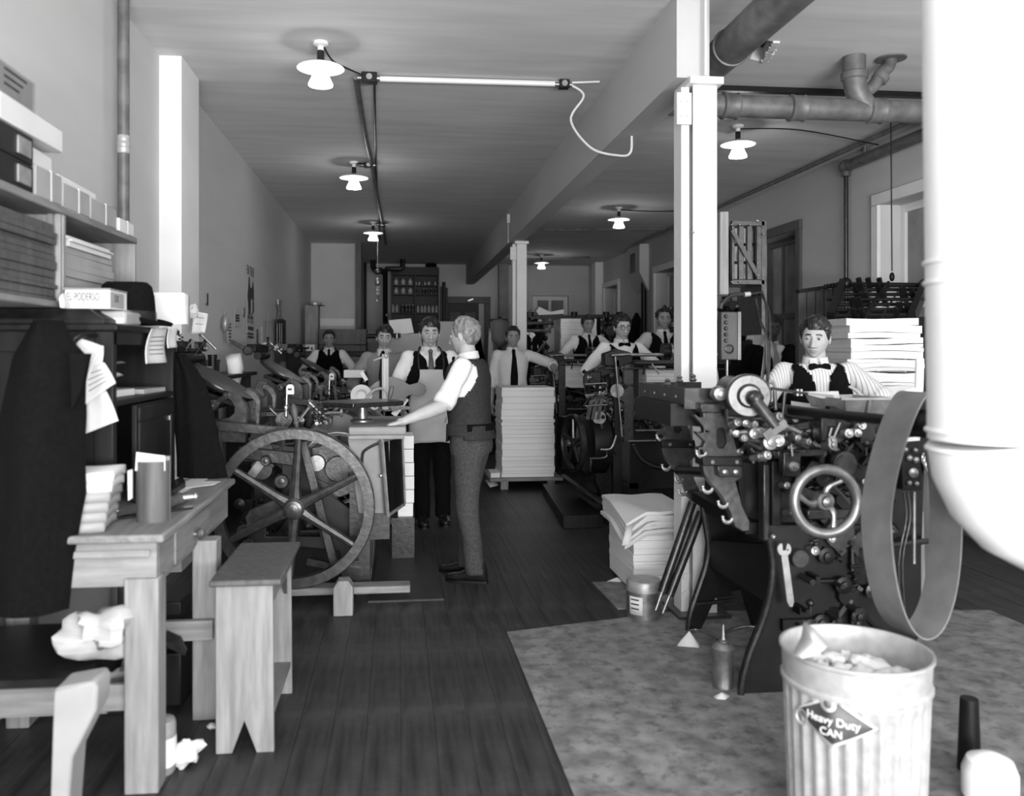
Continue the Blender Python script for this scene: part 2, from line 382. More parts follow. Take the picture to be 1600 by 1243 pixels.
MB().cyl(AY(1086, 364, 4.64), AY(1086, 364, 4.64) + V((-.03, -.04, 0)), .006).build('nail', steel_d, bpy.data.objects['steel_column'])
# beam hanger wire near the far column
hm = MB().tube([(1.54, 11.8, 3.4), (1.54, 11.8, 3.02)], .006).box((1.52, 11.77, 3.3), (1.56, 11.83, 3.42))
one('beam_hanger', hm, white_paint, (1.54, 11.8, 3.02), 'small white hanger and wire fixed on the beam above the far column', 'hanger')
# ---------------------------------------------------------------- floor coverings
def quad_sheet(name, pts, h, mat, label, cat, **k):
    P = [AZ(*p) for p in pts]; mb = MB().prism([p + V((0, 0, .001)) for p in P], (0, 0, h))
    c = sum(P, V((0, 0, 0))) / len(P)
    return one(name, mb, mat, c, label, cat, **k)
A0, A1 = AZ(792, 988), AZ(873, 1203)
sh = MB().prism([(A0.x, A0.y, .001), (A0.x + .02, 2.0, .001), (3.4, 2.0, .001), (3.4, 4.55, .001), (1.6, 4.72, .001)], (0, 0, .004))
one('floor_sheet', sh, sheet_m, (2, 3.2, 0), 'large worn grey metal sheet on the floor under the front right machine', 'floor sheet')
quad_sheet('floor_sheet', [(925, 910), (1095, 905), (1110, 950), (965, 952)], .004, sheet_m, 'small grey sheet on the floor under the tin and paper pile', 'floor sheet')
quad_sheet('floor_mat', [(593, 865), (672, 864), (694, 938), (575, 942)], .012, mat_m, 'dark rubber mat on the floor at the foreground man\'s feet', 'mat')
# ---------------------------------------------------------------- lamps
def lamp(px, pmount, label):
    p = AZ(px, pmount, ZC); t = thing('ceiling_lamp', p, label, 'lamp', None)
    MB().lathe(p, (0, 0, -1), [(.05, 0), (.05, .02), (.02, .03), (.02, .06)], 16).build('mount', white_paint, t)
    MB().lathe(p, (0, 0, -1), [(.017, .05), (.024, .06), (.024, .12), (.034, .13), (.034, .145)], 14).build('socket', iron, t)
    MB().lathe(p, (0, 0, -1), [(.03, .13), (.07, .135), (.15, .165), (.153, .172), (.146, .172), (.07, .15), (.03, .148)], 36, caps=False).build('reflector', enamel, t)
    MB().lathe(p, (0, 0, -1), [(.05, .172), (.062, .185), (.048, .205), (.055, .22), (.078, .27), (.078, .282), (.01, .282)], 28).build('glass_shade', glow, t)
    MB().lathe(p, (0, 0, -1), [(.02, .145), (.052, .15), (.052, .174), (.02, .174)], 20).build('shade_holder', enamel, t)
    l = bpy.data.lights.new('bulb', 'POINT'); l.energy = 5; l.shadow_soft_size = .08
    lo_ = bpy.data.objects.new('bulb', l); COL.objects.link(lo_); lo_.parent = t; lo_.location = (0, 0, -.34)
    l = bpy.data.lights.new('glow', 'POINT'); l.energy = .35; l.shadow_soft_size = .03
    lo_ = bpy.data.objects.new('glow', l); COL.objects.link(lo_); lo_.parent = t; lo_.location = (.085, -.03, -.2)
    return p
L = [lamp(501, 66, 'nearest glowing ceiling lamp on the left, white reflector disc and glass shade'),
     lamp(553, 253, 'second glowing ceiling lamp from the front in the left bay'),
     lamp(583, 347, 'third and farthest glowing ceiling lamp in the left bay, above the chain hoist'),
     lamp(1153, 196, 'glowing ceiling lamp under the big pipe, right of the white column'),
     lamp(967, 324, 'glowing ceiling lamp in the middle of the right bay, left of the near column'),
     lamp(846, 398, 'farthest small ceiling lamp in the right bay beside the distant column')]
# conduits on the ceiling
def conduit(name, pts, r, mat, label, cat='conduit', n=8):
    mb = MB().tube(pts, r, n); return one(name, mb, mat, pts[0], label, cat)
c0, c1 = AZ(590, 123, ZC - .03), AZ(876, 131, ZC - .03)
conduit('ceiling_conduit', [c0, c1], .02, white_paint, 'white conduit running across the ceiling from junction box to junction box')
e1 = AZ(937, 128, ZC - .02); one('conduit_strip', MB().bar(c1 + V((0, .02, .01)), e1, .02, .012), white_paint, c1, 'short white strip on the ceiling right of the small junction box', 'strip')
def jbox(p, s, label):
    t = thing('junction_box', p, label, 'junction box')
    MB().cbox(p, s).build('body', iron_d, t, bevel=.004)
    MB().lathe(p + V((0, -s[1] / 2, 0)), (0, -1, 0), [(.022, 0), (.022, .006), (.008, .006)], 14).build('knockout', steel, t)
    MB().cyl(p + V((-s[0] / 2 - .03, 0, .0)), p + V((-s[0] / 2, 0, 0)), .02).cyl(p + V((s[0] / 2, 0, 0)), p + V((s[0] / 2 + .02, 0, 0)), .022).build('connector', steel_d, t)
jbox(AZ(577, 122, ZC - .035), (.11, .08, .07), 'black junction box on the ceiling beside the nearest lamp')
jbox(AZ(881, 132, ZC - .035), (.075, .07, .06), 'small black junction box on the ceiling near the beam')
jbox(AZ(576, 258, ZC - .03), (.10, .08, .05), 'black junction box on the ceiling beside the second lamp')
jbox(AZ(597, 351, ZC - .03), (.10, .08, .05), 'black junction box on the ceiling beside the third lamp')
conduit('ceiling_conduit', [AZ(556, 120, ZC - .02), AZ(572, 218, ZC - .02), AZ(581, 258, ZC - .02), AZ(603, 381, ZC - .02)], .022, pipe_m, 'dark conduit running along the ceiling towards the back past the lamps')
conduit('ceiling_wire', [AZ(585, 130, ZC - .012), AZ(587, 258, ZC - .012), AZ(594, 375, ZC - .012)], .009, iron_d, 'black wire running along the ceiling beside the dark conduit', 'wire')
conduit('lamp_cord', smooth_path([L[0] + V((.02, 0, -.03)), AZ(520, 95, ZC - .05), AZ(545, 108, ZC - .06), AZ(566, 117, ZC - .04)], 5), .006, iron_d, 'black cord from the nearest ceiling lamp to its junction box', 'cord')
conduit('lamp_cord', smooth_path([L[1] + V((.02, 0, -.02)), AZ(562, 255, ZC - .03), AZ(570, 257, ZC - .03)], 4), .008, iron_d, 'short black cord from the second ceiling lamp to its junction box', 'cord')
pr = AY(985, 238, 5.9)
conduit('beam_cable', smooth_path([AZ(893, 133, ZC - .03), AZ(912, 150, ZC - .1), V((1.28, 6.2, 3.22)), V((1.4, 6.05, 2.98)), AY(968, 243, 5.95), pr, V((1.66, 5.9, 3.035))], 8), .009, white_paint, 'pale cable drooping from the ceiling box under the beam', 'cable')
conduit('lamp_cord', smooth_path([L[3] + V((0, 0, -.03)), AZ(1250, 203, ZC - .06), V((4.45, 7.45, 3.42))], 6), .006, iron_d, 'black cord from the lamp under the big pipe to the right wall', 'cord')
conduit('lamp_cord', smooth_path([L[4] + V((0, 0, -.03)), AZ(1020, 330, ZC - .05), AZ(1072, 329, ZC - .02)], 6), .008, iron_d, 'black cord running right from the lamp in the middle of the right bay', 'cord')
conduit('lamp_cord', smooth_path([L[5] + V((0, 0, -.03)), V((2.3, 16, 3.4)), V((1.75, 13.5, 3.2))], 6), .009, iron_d, 'black cord from the farthest lamp to the distant column', 'cord')
conduit('ceiling_conduit', [AZ(850, 359, ZC - .02), AZ(1040, 357, ZC - .02)], .022, pipe_m, 'thin dark conduit across the ceiling of the right bay behind the middle lamp')
conduit('ceiling_conduit', [(4.35, 5.2, 3.46), (4.35, 15.2, 3.46)], .025, pipe_m, 'long dark conduit along the ceiling above the right wall')
conduit('ceiling_conduit', [AZ(815, 405, ZC - .02), AZ(922, 402, ZC - .02)], .02, pipe_m, 'short pale conduit across the ceiling behind the farthest lamp')
# pendant switch cord on the right
cp = AX(1392, 203, 4.25)
sc_ = thing('pull_cord', (cp.x, cp.y, 2.4), 'black pull cord hanging from the ceiling in front of the right wall', 'cord')
bz = AX(1394, 432, 4.25).z
MB().tube([(cp.x, cp.y, ZC), (cp.x + .01, cp.y, bz + .05)], .006).build('cord', iron_d, sc_)
MB().ell((cp.x + .01, cp.y, bz), (.022, .022, .04)).build('pull_knob', iron_d, sc_)
# wall pipes
def vpipe(x, y, z0, z1, r, mat, label):
    t = thing('wall_pipe', (x, y, z0), label, 'pipe')
    MB().cyl((x, y, z0), (x, y, z1), r, n=18).build('pipe', mat, t); return t
lp_ = AX(193, 200, -1.53)
t = vpipe(-1.53, lp_.y, 0, ZC, .032, pipe_m, 'dark vertical pipe on the left wall behind the bookcase')
zc_ = AX(193, 226, -1.53).z
MB().lathe((-1.53, lp_.y, zc_ - .05), (0, 0, 1), [(.033, 0), (.037, .006), (.037, .03), (.034, .034), (.037, .04), (.037, .06), (.034, .065), (.036, .07), (.036, .09), (.033, .1)], 18).build('coupling', galv, t)
y1 = AX(1322, 300, 4.54).y
t = vpipe(4.54, y1, 0, 3.28, .022, iron, 'thin dark vertical pipe on the right wall beside the slatted rack')
MB().cyl((4.54, y1, 3.28), (4.54, y1, 3.42), .045).cyl((4.54, y1, 3.38), (4.54, y1 - 2.9, 3.38), .055).ell((4.54, y1, 3.38), (.07, .09, .07)).cyl((4.54, y1 - .35, 3.38), (4.54, y1 - .35, 3.5), .02).build('elbow', pipe_m, t)
vpipe(4.55, 15.35, 0, ZC, .05, iron_d, 'black vertical pipe on the far right wall beside the vent duct')
vpipe(-.74, 19.3, 0, ZC, .03, iron_d, 'slim dark pipe beside the enclosure in the back corner')
p = AY(786, 450, 19.4); struct('trim_8', MB().box((p.x - .1, 19.3, 0), (p.x + .12, YB, ZC)), grey_paint)
# vent duct on the far right wall
a = AX(990, 400, 4.45); vd = thing('vent_duct', (4.5, a.y, 2.6), 'plastered vent duct with dark grille high on the far right wall', 'duct')
vp = MB().prism([(4.42, a.y - .5, 3.48), (4.42, a.y - .5, 2.95), (4.6, a.y - .5, 2.6), (4.6, a.y - .5, 3.48)], (0, .85, 0)); vp.build('casing', plaster, vd, bevel=.01)
MB().box((4.412, a.y - .2, 2.98), (4.425, a.y + .12, 3.34)).build('grille', iron_d, vd)
# steam pipes under the ceiling
yp = 5.45
pz = AY(1280, 170, yp).z
sp = thing('drain_pipe', (3, yp, 3), 'big painted drain pipe with hub joints hung under the ceiling at right', 'pipe')
xs0, xs1 = 1.72, 4.6
MB().cyl((xs0, yp, pz), (xs1, yp, pz), .074, n=24).build('pipe', pipe_m, sp)
for px in (1140, 1245, 1367):
    xx = AY(px, 170, yp).x; MB().lathe((xx - .06, yp, pz), (1, 0, 0), [(.074, 0), (.09, .01), (.09, .02), (.083, .03), (.083, .10), (.09, .11), (.074, .12)], 24).build('hub', pipe_m, sp)
tx = AY(1335, 130, yp).x
MB().tube(smooth_path([(tx + .1, yp, pz), (tx + .03, yp, pz + .1), (tx, yp, pz + .2), (tx, yp, ZC)], 5), [.075] * 15 + [.075], 18).lathe((tx, yp, pz + .2), (0, 0, 1), [(.075, 0), (.088, .01), (.088, .05), (.075, .06)], 20).build('riser', pipe_m, sp)
e = AY(1392, 76, yp)
bp_ = smooth_path([(tx + .06, yp, pz + .12), (tx + .13, yp, pz + .16), (tx + .2, yp, pz + .26), (e.x - .02, yp, pz + .30), (e.x, yp, pz + .36), (e.x, yp, ZC)], 5)
MB().tube(bp_, .042, 16).lathe((e.x, yp, ZC - .015), (0, 0, 1), [(.042, 0), (.10, .004), (.10, .014)], 20).lathe((tx + .17, yp, pz + .2), (.7, 0, 1), [(.042, 0), (.055, .01), (.055, .05), (.042, .06)], 16).build('branch', pipe_m, sp)
p2 = thing('round_duct', (1.92, 4.9, 3.3), 'short fat round pipe under the ceiling just right of the column top', 'pipe')
MB().cyl((1.93, 5.25, 3.27), (1.93, 3.0, 3.27), .105, n=24).build('pipe', pipe_m, p2)
MB().torus((1.93, 5.25, 3.27), (0, 1, 0), .105, .014, 28, 8).torus((1.93, 4.75, 3.27), (0, 1, 0), .105, .01, 28, 8).build('rim', pipe_m, p2)
one('ceiling_rod', MB().bar((2.0, 6.1, 3.46), (4.6, 6.1, 3.46), .05, .04), iron_d, (2, 6.1, 3.46), 'dark batten across the ceiling behind the big drain pipe', 'batten')
# ================================================================ MACHINES
def part(root, name, mat, fn, *a, bevel=0., label=None, **k):
    mb = MB(); getattr(mb, fn)(*a, **k); return mb.build(name, mat, root, bevel=bevel, label=label)
def clutter(root, name, lo, hi, n, seed, mats, dens=1.):
    """small fittings (nuts, pins, links, springs) too small to pick apart: one joined part"""
    rnd = random.Random(seed); mb = MB(); lo, hi = V(lo), V(hi)
    for i in range(n):
        c = V([rnd.uniform(lo[k], hi[k]) for k in range(3)]); t = rnd.random(); mb.cur = rnd.choice(range(len(mats)))
        ax = rnd.choice([V((1, 0, 0)), V((0, 1, 0)), V((0, 0, 1)), V((0, 1, 0)), V((.6, 0, .8)), V((-.7, 0, .7))])
        s = rnd.uniform(.7, 1.5) * dens
        if t < .3: l = .07 * s; mb.cyl(c - ax * l, c + ax * l, .010 * s, n=8); mb.hexnut(c + ax * l, ax, .018 * s, .016)
        elif t < .5: mb.lathe(c, -V((0, 1, 0)), [(.022 * s, 0), (.026 * s, .006), (.026 * s, .022), (.014 * s, .026), (.014 * s, .04), (.004, .044)], 12)
        elif t < .68: mb.bar(c - ax * .06 * s, c + ax * .06 * s, .018 * s, .034 * s)
        elif t < .8: mb.ell(c, (.018 * s, .018 * s, .018 * s), 10, 6); mb.cyl(c, c - V((0, 0, .05 * s)), .008, n=6)
        elif t < .9:
            mb.tube([c + V((cos(j * 1.05) * .014 * s, sin(j * 1.05) * .014 * s, j * .0035 * s)) for j in range(24)], .0035 * s, 5)
        else: mb.lathe(c, (0, 1, 0), [(.012, -.02), (.05 * s, -.02), (.052 * s, -.012), (.052 * s, .012), (.05 * s, .02), (.012, .02)], 18)
    o = mb.build(name, mats, root); o['kind'] = 'stuff'; return o
def wheel(root, c, ax, R, rw, rt, spokes, mat, hub=.07, name='flywheel', a0=pi / 2 - .05, spoke_w=.05, twist=0., n=64):
    """rim with flanged section, tapering spokes, stepped hub"""
    c = V(c); x, y, z = frame(ax, (0, 0, 1))
    w = part(root, name, mat, 'lathe', c, ax, [(R - rt, -rw / 2 + .012), (R - rt * .9, -rw / 2), (R - rt * .55, -rw / 2), (R - rt * .5, -rw / 2 + .010), (R - rt * .40, -rw / 2 + .010), (R - rt * .35, -rw / 2), (R - .008, -rw / 2), (R, -rw / 2 + .010), (R, rw / 2 - .006), (R - .006, rw / 2), (R - rt, rw / 2)], n, closed=True, **({}))
    for i in range(spokes):
        a = a0 + 2 * pi * i / spokes; d = x * cos(a) + y * sin(a); t = x * -sin(a) + y * cos(a)
        mb = MB(); rings = []
        for k in range(6):
            f = k / 5; r = hub * .7 + (R - rt * .8 - hub * .7) * f; wd = spoke_w * (1 - .35 * f) if k else spoke_w * 1.3
            off = t * (twist * sin(f * pi))
            rings.append([c + d * r + off + t * (cos(j * pi / 4) * wd / 2) + z * (sin(j * pi / 4) * rw * (.42 - .15 * f)) for j in range(8)])
        mb.loft(rings); mb.build('spoke', mat, w)
    part(w, 'hub', mat, 'lathe', c - z * .0, ax, [(hub, -rw * .55), (hub, rw * .55), (hub * .8, rw * .65), (hub * .8, rw * .9), (hub * .55, rw * .95), (hub * .55, rw * 1.15), (.01, rw * 1.2)], 24)
    part(w, 'hub', mat, 'lathe', c, -V(ax), [(hub, 0), (hub, rw * .55), (hub * .85, rw * .62), (hub * .8, rw * .55), (hub * .5, rw * .55), (hub * .5, rw * .72), (hub * .25, rw * .76), (.003, rw * .76)], 32)
    return w

def platen_press(off, label, first=False, seed=1):
    off = V(off); YW = 5.0                      # flywheel plane
    A = lambda px, py, y=5.35: AY(px, py, y) + off
    root = thing('platen_press', V((-.6, 5.5, 0)) + off, label, 'printing press', None)
    P = lambda pts, y=5.35: [A(a, b, y) for a, b in pts]
    R = 125 * YW / F / 1.018
    wheel(root, A(460, 793, YW), (0, -1, 0), R, .075, .062, 6, iron_g if first else iron, hub=.062, a0=pi / 2 - .06, spoke_w=.062)
    wheel(root, A(527, 731, 5.5), (0, -1, 0), .232, .05, .022, 5, iron_g, hub=.04, name='belt_pulley', spoke_w=.03)
    part(root, 'pulley_edge', steel_d, 'torus', A(527, 731, 5.47), (0, -1, 0), .228, .006, 56, 6)
    part(root, 'gear_cover', iron_g, 'lathe', A(524, 733, 5.41), (0, -1, 0), [(.175, -.03), (.18, 0), (.172, .008), (.003, .008)], 44)
    part(root, 'main_shaft', steel_d, 'cyl', A(460, 793, 5.05), A(460, 793, 5.05) + V((0, 1.1, 0)), .028)
    for k, (yy, nm) in enumerate(((5.32, 'side_frame'), (6.0, 'side_frame'))):
        dy = yy - 5.32
        s = V((0, dy, 0))
        def pr(name, pts, th, mat, bev=.004, holes=()):
            mb = MB().prism([p + s for p in P(pts, 5.32)], (0, th, 0), [[p + s for p in P(h, 5.32)] for h in holes]); return mb.build(name, mat, root, bevel=bev)
        pr('side_frame', [(405, 690), (470, 700), (500, 760), (555, 800), (570, 900), (545, 912), (530, 860), (430, 850), (405, 905), (372, 905), (392, 830), (398, 800), (440, 770), (440, 712)], .045, iron_d, holes=[[(418, 800), (490, 800), (500, 838), (415, 838)]])  # coloured black so the solid frame reads as shaded gaps between parts
        pr('throat_casting', [(352, 613), (363, 613), (374, 620), (383, 629), (386, 641), (384, 692), (346, 690), (340, 661), (334, 660), (334, 654), (345, 655), (358, 652), (366, 645), (366, 634), (360, 625), (352, 620)], .06, iron_g)
        pr('disc_arm', [(386, 606), (401, 614), (407, 626), (405, 664), (400, 664), (400, 630), (394, 621), (380, 612)], .05, iron_g)
    part(root, 'back_plate', iron, 'prism', P([(385, 628), (402, 624), (402, 668), (385, 668)], 5.5), (0, .5, 0))
    part(root, 'lower_plate', iron_d, 'prism', P([(395, 745), (430, 735), (430, 765), (400, 790)], 5.7), (0, .03, 0))
    part(root, 'tie_beam', iron_g, 'prism', P([(334, 657), (446, 668), (446, 681), (342, 673)], 5.22), (0, .06, 0), bevel=.004)
    part(root, 'tie_beam', iron, 'prism', P([(372, 697), (470, 708), (470, 730), (376, 716)], 5.26), (0, .07, 0), bevel=.006)
    part(root, 'tie_beam', iron, 'prism', P([(405, 640), (520, 648), (520, 655), (405, 650)], 5.9), (0, .06, 0), bevel=.004)
    part(root, 'connecting_arm', iron_g, 'bar', A(473, 690, 5.22), A(524, 888, 5.22), .03, .05, bevel=.005)
    part(root, 'crank_link', iron_g, 'prism', P([(383, 808), (390, 797), (436, 777), (444, 783), (444, 797), (400, 820), (386, 822)], 5.2), (0, .03, 0), bevel=.005)
    part(root, 'cross_brace', iron, 'bar', A(480, 876, 5.28), A(560, 892, 5.28), .04, .04)
    part(root, 'guard_plate', iron, 'prism', P([(486, 700), (545, 690), (560, 715), (550, 750), (520, 760), (488, 745)], 5.40), (0, .02, 0), bevel=.004)
    for (px, py, r, m) in ((495, 723, 13, steel_d), (528, 732, 20, iron_g), (470, 770, 13, iron_g)):
        c = A(px, py, 5.36); r *= 5.36 / F
        part(root, 'gear_disc', m, 'lathe', c, (0, -1, 0), [(r, -.06), (r, .012), (r * .93, .018), (r * .3, .018), (r * .28, .03), (.004, .03)], 28)
    for (px, py, r, y) in ((379, 830, 9, 5.15), (352, 617, 4, 5.28), (330, 634, 9, 5.2), (415, 720, 8, 5.2), (386, 852, 8, 5.2), (440, 752, 12, 5.3)):
        c = A(px, py, y); r *= y / F
        part(root, 'roller_end', iron_g, 'lathe', c, (0, -1, 0), [(r, -.05), (r, .0), (r * .8, .012), (r * .4, .012), (r * .4, .02), (.003, .022)], 18)
    part(root, 'arm', iron, 'bar', A(333, 633, 5.25), A(353, 619, 5.25), .02, .03)
    part(root, 'roller', iron_d, 'cyl', A(330, 634, 5.2), A(330, 634, 5.2) + V((0, .8, 0)), .03)
    for yy in (5.29, 5.985): part(root, 'foot', iron, 'box', V((A(372, 900).x, yy, .0)) + off, V((A(405, 900).x, yy + .06, .2)) + off); part(root, 'foot', iron, 'box', V((A(535, 900).x, yy, .0)) + off, V((A(568, 900).x, yy + .06, .2)) + off)
    clutter(root, 'fittings', A(385, 735, 5.3), A(450, 690, 5.6), 44, seed, [iron, iron_g, iron_d, steel_d])
    clutter(root, 'fittings', A(470, 880, 5.45), A(560, 740, 6.0), 24, seed + 1, [iron, iron_g, iron_d])
    clutter(root, 'fittings', A(415, 668, 5.5), A(520, 636, 6.0), 40, seed + 2, [iron, iron_g, iron_d, steel_d])
    clutter(root, 'fittings', A(360, 860, 5.4), A(450, 760, 6.0), 24, seed + 3, [iron, iron_d])
    # ink disc tilted towards the pressman, with its bracket
    n = V((.50, -.05, .86)).normalized(); dc = A(345, 594, 5.65)
    d = part(root, 'ink_disc', iron if first else iron_g, 'lathe', dc, n, [(.05, -.05), (.22, -.035), (.235, -.028), (.24, -.01), (.237, .002), (.2, .004), (.004, .004)], 48)
    part(d, 'disc_bracket', iron_d, 'bar', dc - n * .05 + V((-.12, 0, 0)), dc - n * .05 + V((.2, 0, -.11)), .5, .03)
    part(d, 'disc_bracket', iron_d, 'lathe', dc - n * .14, n, [(.05, 0), (.07, .02), (.07, .08), (.05, .1)], 16)
    # roller saddle arm and hub above the disc
    sl = V((.86, 0, -.5))
    h = dc - sl * .33 + V((0, -.26, .03))
    arm = part(root, 'roller_arm', iron_g, 'bar', h - sl * .15 + V((0, -.02, 0)), h + sl * .05 + V((0, -.02, 0)), .022, .04, bevel=.005)
    part(arm, 'arm_end', iron_g, 'cyl', h - sl * .15 + V((0, -.035, 0)), h - sl * .15 + V((0, .0, 0)), .022)
    part(arm, 'roller_hub', iron_g, 'lathe', h, (0, -1, 0), [(.045, -.03), (.045, .03), (.04, .036), (.034, .03), (.026, .03), (.024, .038), (.012, .038), (.01, .05), (.003, .05)], 24)
    part(root, 'ink_fountain', iron_d, 'bar', h + V((.02, .05, .02)), h + V((.06, .55, .02)), .09, .08, bevel=.01)
    part(root, 'ink_roller', iron_d, 'cyl', h + V((.08, .02, -.05)), h + V((.08, .6, -.05)), .035)
    clutter(root, 'fittings', h + V((0, .05, .0)), h + V((.25, .5, .06)), 12, seed + 5, [iron, steel_d, iron_d], .7)
    part(root, 'curved_bracket', iron, 'prism', [p + V((0, .05, 0)) for p in P([(401, 594), (416, 598), (410, 610), (412, 620), (418, 630), (402, 632), (396, 622), (396, 606)], 6.0)], (0, .05, 0), bevel=.004)
    # impression counter and throw-off lever
    cc = A(453, 609, 5.3)
    ct = part(root, 'counter', sheet_p, 'prism', [cc + V((x, 0, z)) for x, z in ((-.024, -.028), (.024, -.028), (.024, .02), (.012, .034), (-.012, .034), (-.024, .02))], (0, .035, 0), bevel=.003)
    part(ct, 'counter_window', ink, 'box', cc + V((-.012, -.002, -.002)), cc + V((.012, .0, .01)))
    part(root, 'counter_rod', steel, 'cyl', cc + V((-.02, .01, -.03)), A(447, 645, 5.3), .008)
    part(root, 'counter_cord', steel_d, 'tube', [A(450, 640, 5.3), A(448, 655, 5.28), A(440, 668, 5.25)], .003)
    part(root, 'counter_clamp', steel, 'lathe', A(447, 640, 5.28), (0, 0, 1), [(.006, -.05), (.014, -.04), (.008, -.02), (.014, 0), (.014, .02), (.006, .03)], 10)
    lv0, lv1 = A(463, 661, 5.2), A(458, 632, 5.2)
    part(root, 'lever_handle', mwood, 'lathe', lv0, lv1 - lv0, [(.012, -.05), (.014, -.005), (.018, 0), (.018, .008), (.013, .015), (.021, .06), (.022, .08), (.014, .11), (.003, .122)], 14)
    part(root, 'feed_arc_plate', grey_paint, 'lathe', A(527, 690, 5.95), (0, -1, 0), [(.2, 0), (.205, .01), (.2, .02), (.004, .02)], 40)
    return root
p1 = platen_press((0, 0, 0), 'front left platen press with big six-spoked flywheel behind the wooden stool', True, 11)
p2 = platen_press((0.05, 2.62, 0), 'second platen press from the front, its tilted grey ink disc above the first', False, 31)
p3 = platen_press((.07, 5.5, 0), 'rear platen press at left, just in front of the man in the dark apron', False, 51)
# delivery cabinet of the first press
A = AY
bx = thing('press_cabinet', A(590, 800, 5.2) * 1, 'grey cabinet with pale wooden top at the right end of the front platen press', 'cabinet')
bx.location.z = .35
zt_ = 1.045; xa, xb = A(545, 672, 5.12).x, A(634, 672, 5.3).x
MB().box((xa, 5.10, zt_ - .05), (xb, 5.95, zt_)).build('top_board', wood_x, bx, bevel=.008)
MB().box((xa - .0, 5.10, zt_ - .075), (xb - .01, 5.12, zt_ - .05)).build('top_moulding', wood_x, bx, bevel=.004)
fp = [(A(542, 676, 5.14)), A(596, 676, 5.14), A(597, 705, 5.14), A(578, 712, 5.14), A(577, 790, 5.14), A(545, 798, 5.14)]
MB().prism([A(542, 676, 5.14), A(596, 676, 5.14), A(605, 802, 5.14), A(560, 802, 5.14)], (0, .03, 0)).build('front_panel', grey_paint, bx, bevel=.004)
MB().tube(smooth_path([A(566, 760, 5.12), A(566, 715, 5.12), A(572, 702, 5.12), A(596, 690, 5.12)], 5), .008).build('moulding', iron, bx)
q = [A(597, 688, 5.10), A(628, 681, 5.42), A(632, 787, 5.42), A(606, 805, 5.10)]
MB().prism(q, (-.02, .0, .0)).build('side_door', iron_d, bx)
fr = MB()
for i in range(4): fr.bar(q[i], q[(i + 1) % 4], .012, .018)
fo = fr.build('door_frame', tin, bx)
MB().ell(A(595, 743, 5.1), (.012, .012, .012)).build('door_knob', steel, bx)
MB().box((xa, 5.2, .35), (xb - .1, 5.9, zt_ - .06)).build('body', iron, bx)
for q_ in (5.3, 5.7): MB().box((xa + .05, q_, 0), (xa + .12, q_ + .1, .36)).build('leg', iron, bx)
pp = A(566, 655, 5.5); pp.z = zt_
st = thing('plate_stand', pp, 'square iron plate on a round pedestal standing on the cabinet top', 'stand')
MB().lathe(pp, (0, 0, 1), [(.075, 0), (.075, .01), (.06, .02), (.035, .022), (.03, .09), (.04, .1), (.04, .105)], 24).build('pedestal', steel_d, st)
pl = []
for a in (-.15, .5, 1.42, 2.9, 3.6, 4.55): pl.append(pp + V((cos(a) * .27, sin(a) * .27 - .02, .105)))
MB().prism(pl, (0, 0, .03)).build('plate', iron, st, bevel=.006)
part(st, 'crank_handle', mwood, 'lathe', pp + V((.17, .05, .135)), (.25, 0, 1), [(.006, 0), (.015, .02), (.018, .05), (.012, .09), (.004, .095)], 12)
# leaning bracket of pale castings and lobed board on press two
lb = thing('feed_board', A(620, 640, 6.9), 'grey lobed feed board of the second press in front of the apron man', 'feed board')
pts = [(560, 625), (572, 610), (585, 598), (600, 590), (612, 588), (625, 592), (640, 601), (655, 597), (664, 602), (666, 610), (662, 617), (652, 619), (644, 616), (636, 619), (632, 628), (610, 632), (570, 632)]
MB().prism([A(a, b, 6.85) for a, b in pts], (0, .025, 0)).build('board', grey_paint, lb, bevel=.004)
MB().box(A(575, 640, 6.9), A(640, 633, 7.05)).build('board_shelf', iron, lb)
MB().bar(A(602, 640, 6.75), A(602, 553, 6.75), .05, .03).build('upright_post', sheet_p, lb, bevel=.004)
MB().bar(A(597, 630, 6.79), A(598, 552, 6.79), .03, .03).build('post_side', iron, lb)
MB().tube([A(584, 563, 6.75), A(603, 556, 6.73), A(605, 551, 6.75)], .008).ell(A(603, 556, 6.73), (.02, .02, .02), 10, 6).build('gauge_pin', galv, lb)
MB().lathe(A(565, 617, 6.8), (0, -1, 0), [(.02, 0), (.085, 0), (.085, .05), (.05, .05), (.03, .03), (.02, .03)], 24).build('paper_roll', sheet_p, lb)
MB().tube(smooth_path([A(572, 625, 6.73), A(582, 611, 6.73), A(598, 607, 6.73), A(606, 617, 6.73), A(600, 626, 6.73)], 4), .012).build('guide_hoop', galv, lb)
MB().bar(A(565, 581, 7.0), A(573, 594, 7.0), .04, .03).build('white_bar', sheet_p, lb)
clutter(lb, 'fittings', A(566, 640, 6.85), A(630, 630, 7.0), 14, 77, [iron, steel_d, iron_g])
bxp = A(562, 590, 8.6); one('paper_block', MB().box(A(537, 590, 8.6), A(569, 578, 8.6) + V((0, .25, 0))), paper, A(553, 590, 8.7), 'small white block of paper on the second press, before the man in work shirt', 'paper block', bevel=.004)
# white pads stacked below, seen past the cabinet door
for i in range(6):
    z0 = .30 + i * .098; c = A(634, 740, 6.3)
    one('paper_pad', MB().cbox((c.x + random.uniform(-.005, .005), 6.3, z0 + .047), (.11, .3, .094)), paper, (c.x, 6.3, z0), ['lowest', 'second lowest', 'third lowest', 'third highest', 'second highest', 'topmost'][i] + ' white pad of the stack behind the dark cabinet door', 'paper pad', 'pads stacked behind the cabinet door', bevel=.004)
one('pad_trestle', MB().box((c.x - .1, 6.1, 0), (c.x + .06, 6.5, .3)), iron, (c.x, 6.3, 0), 'dark block carrying the stack of white pads behind the cabinet door', 'block')
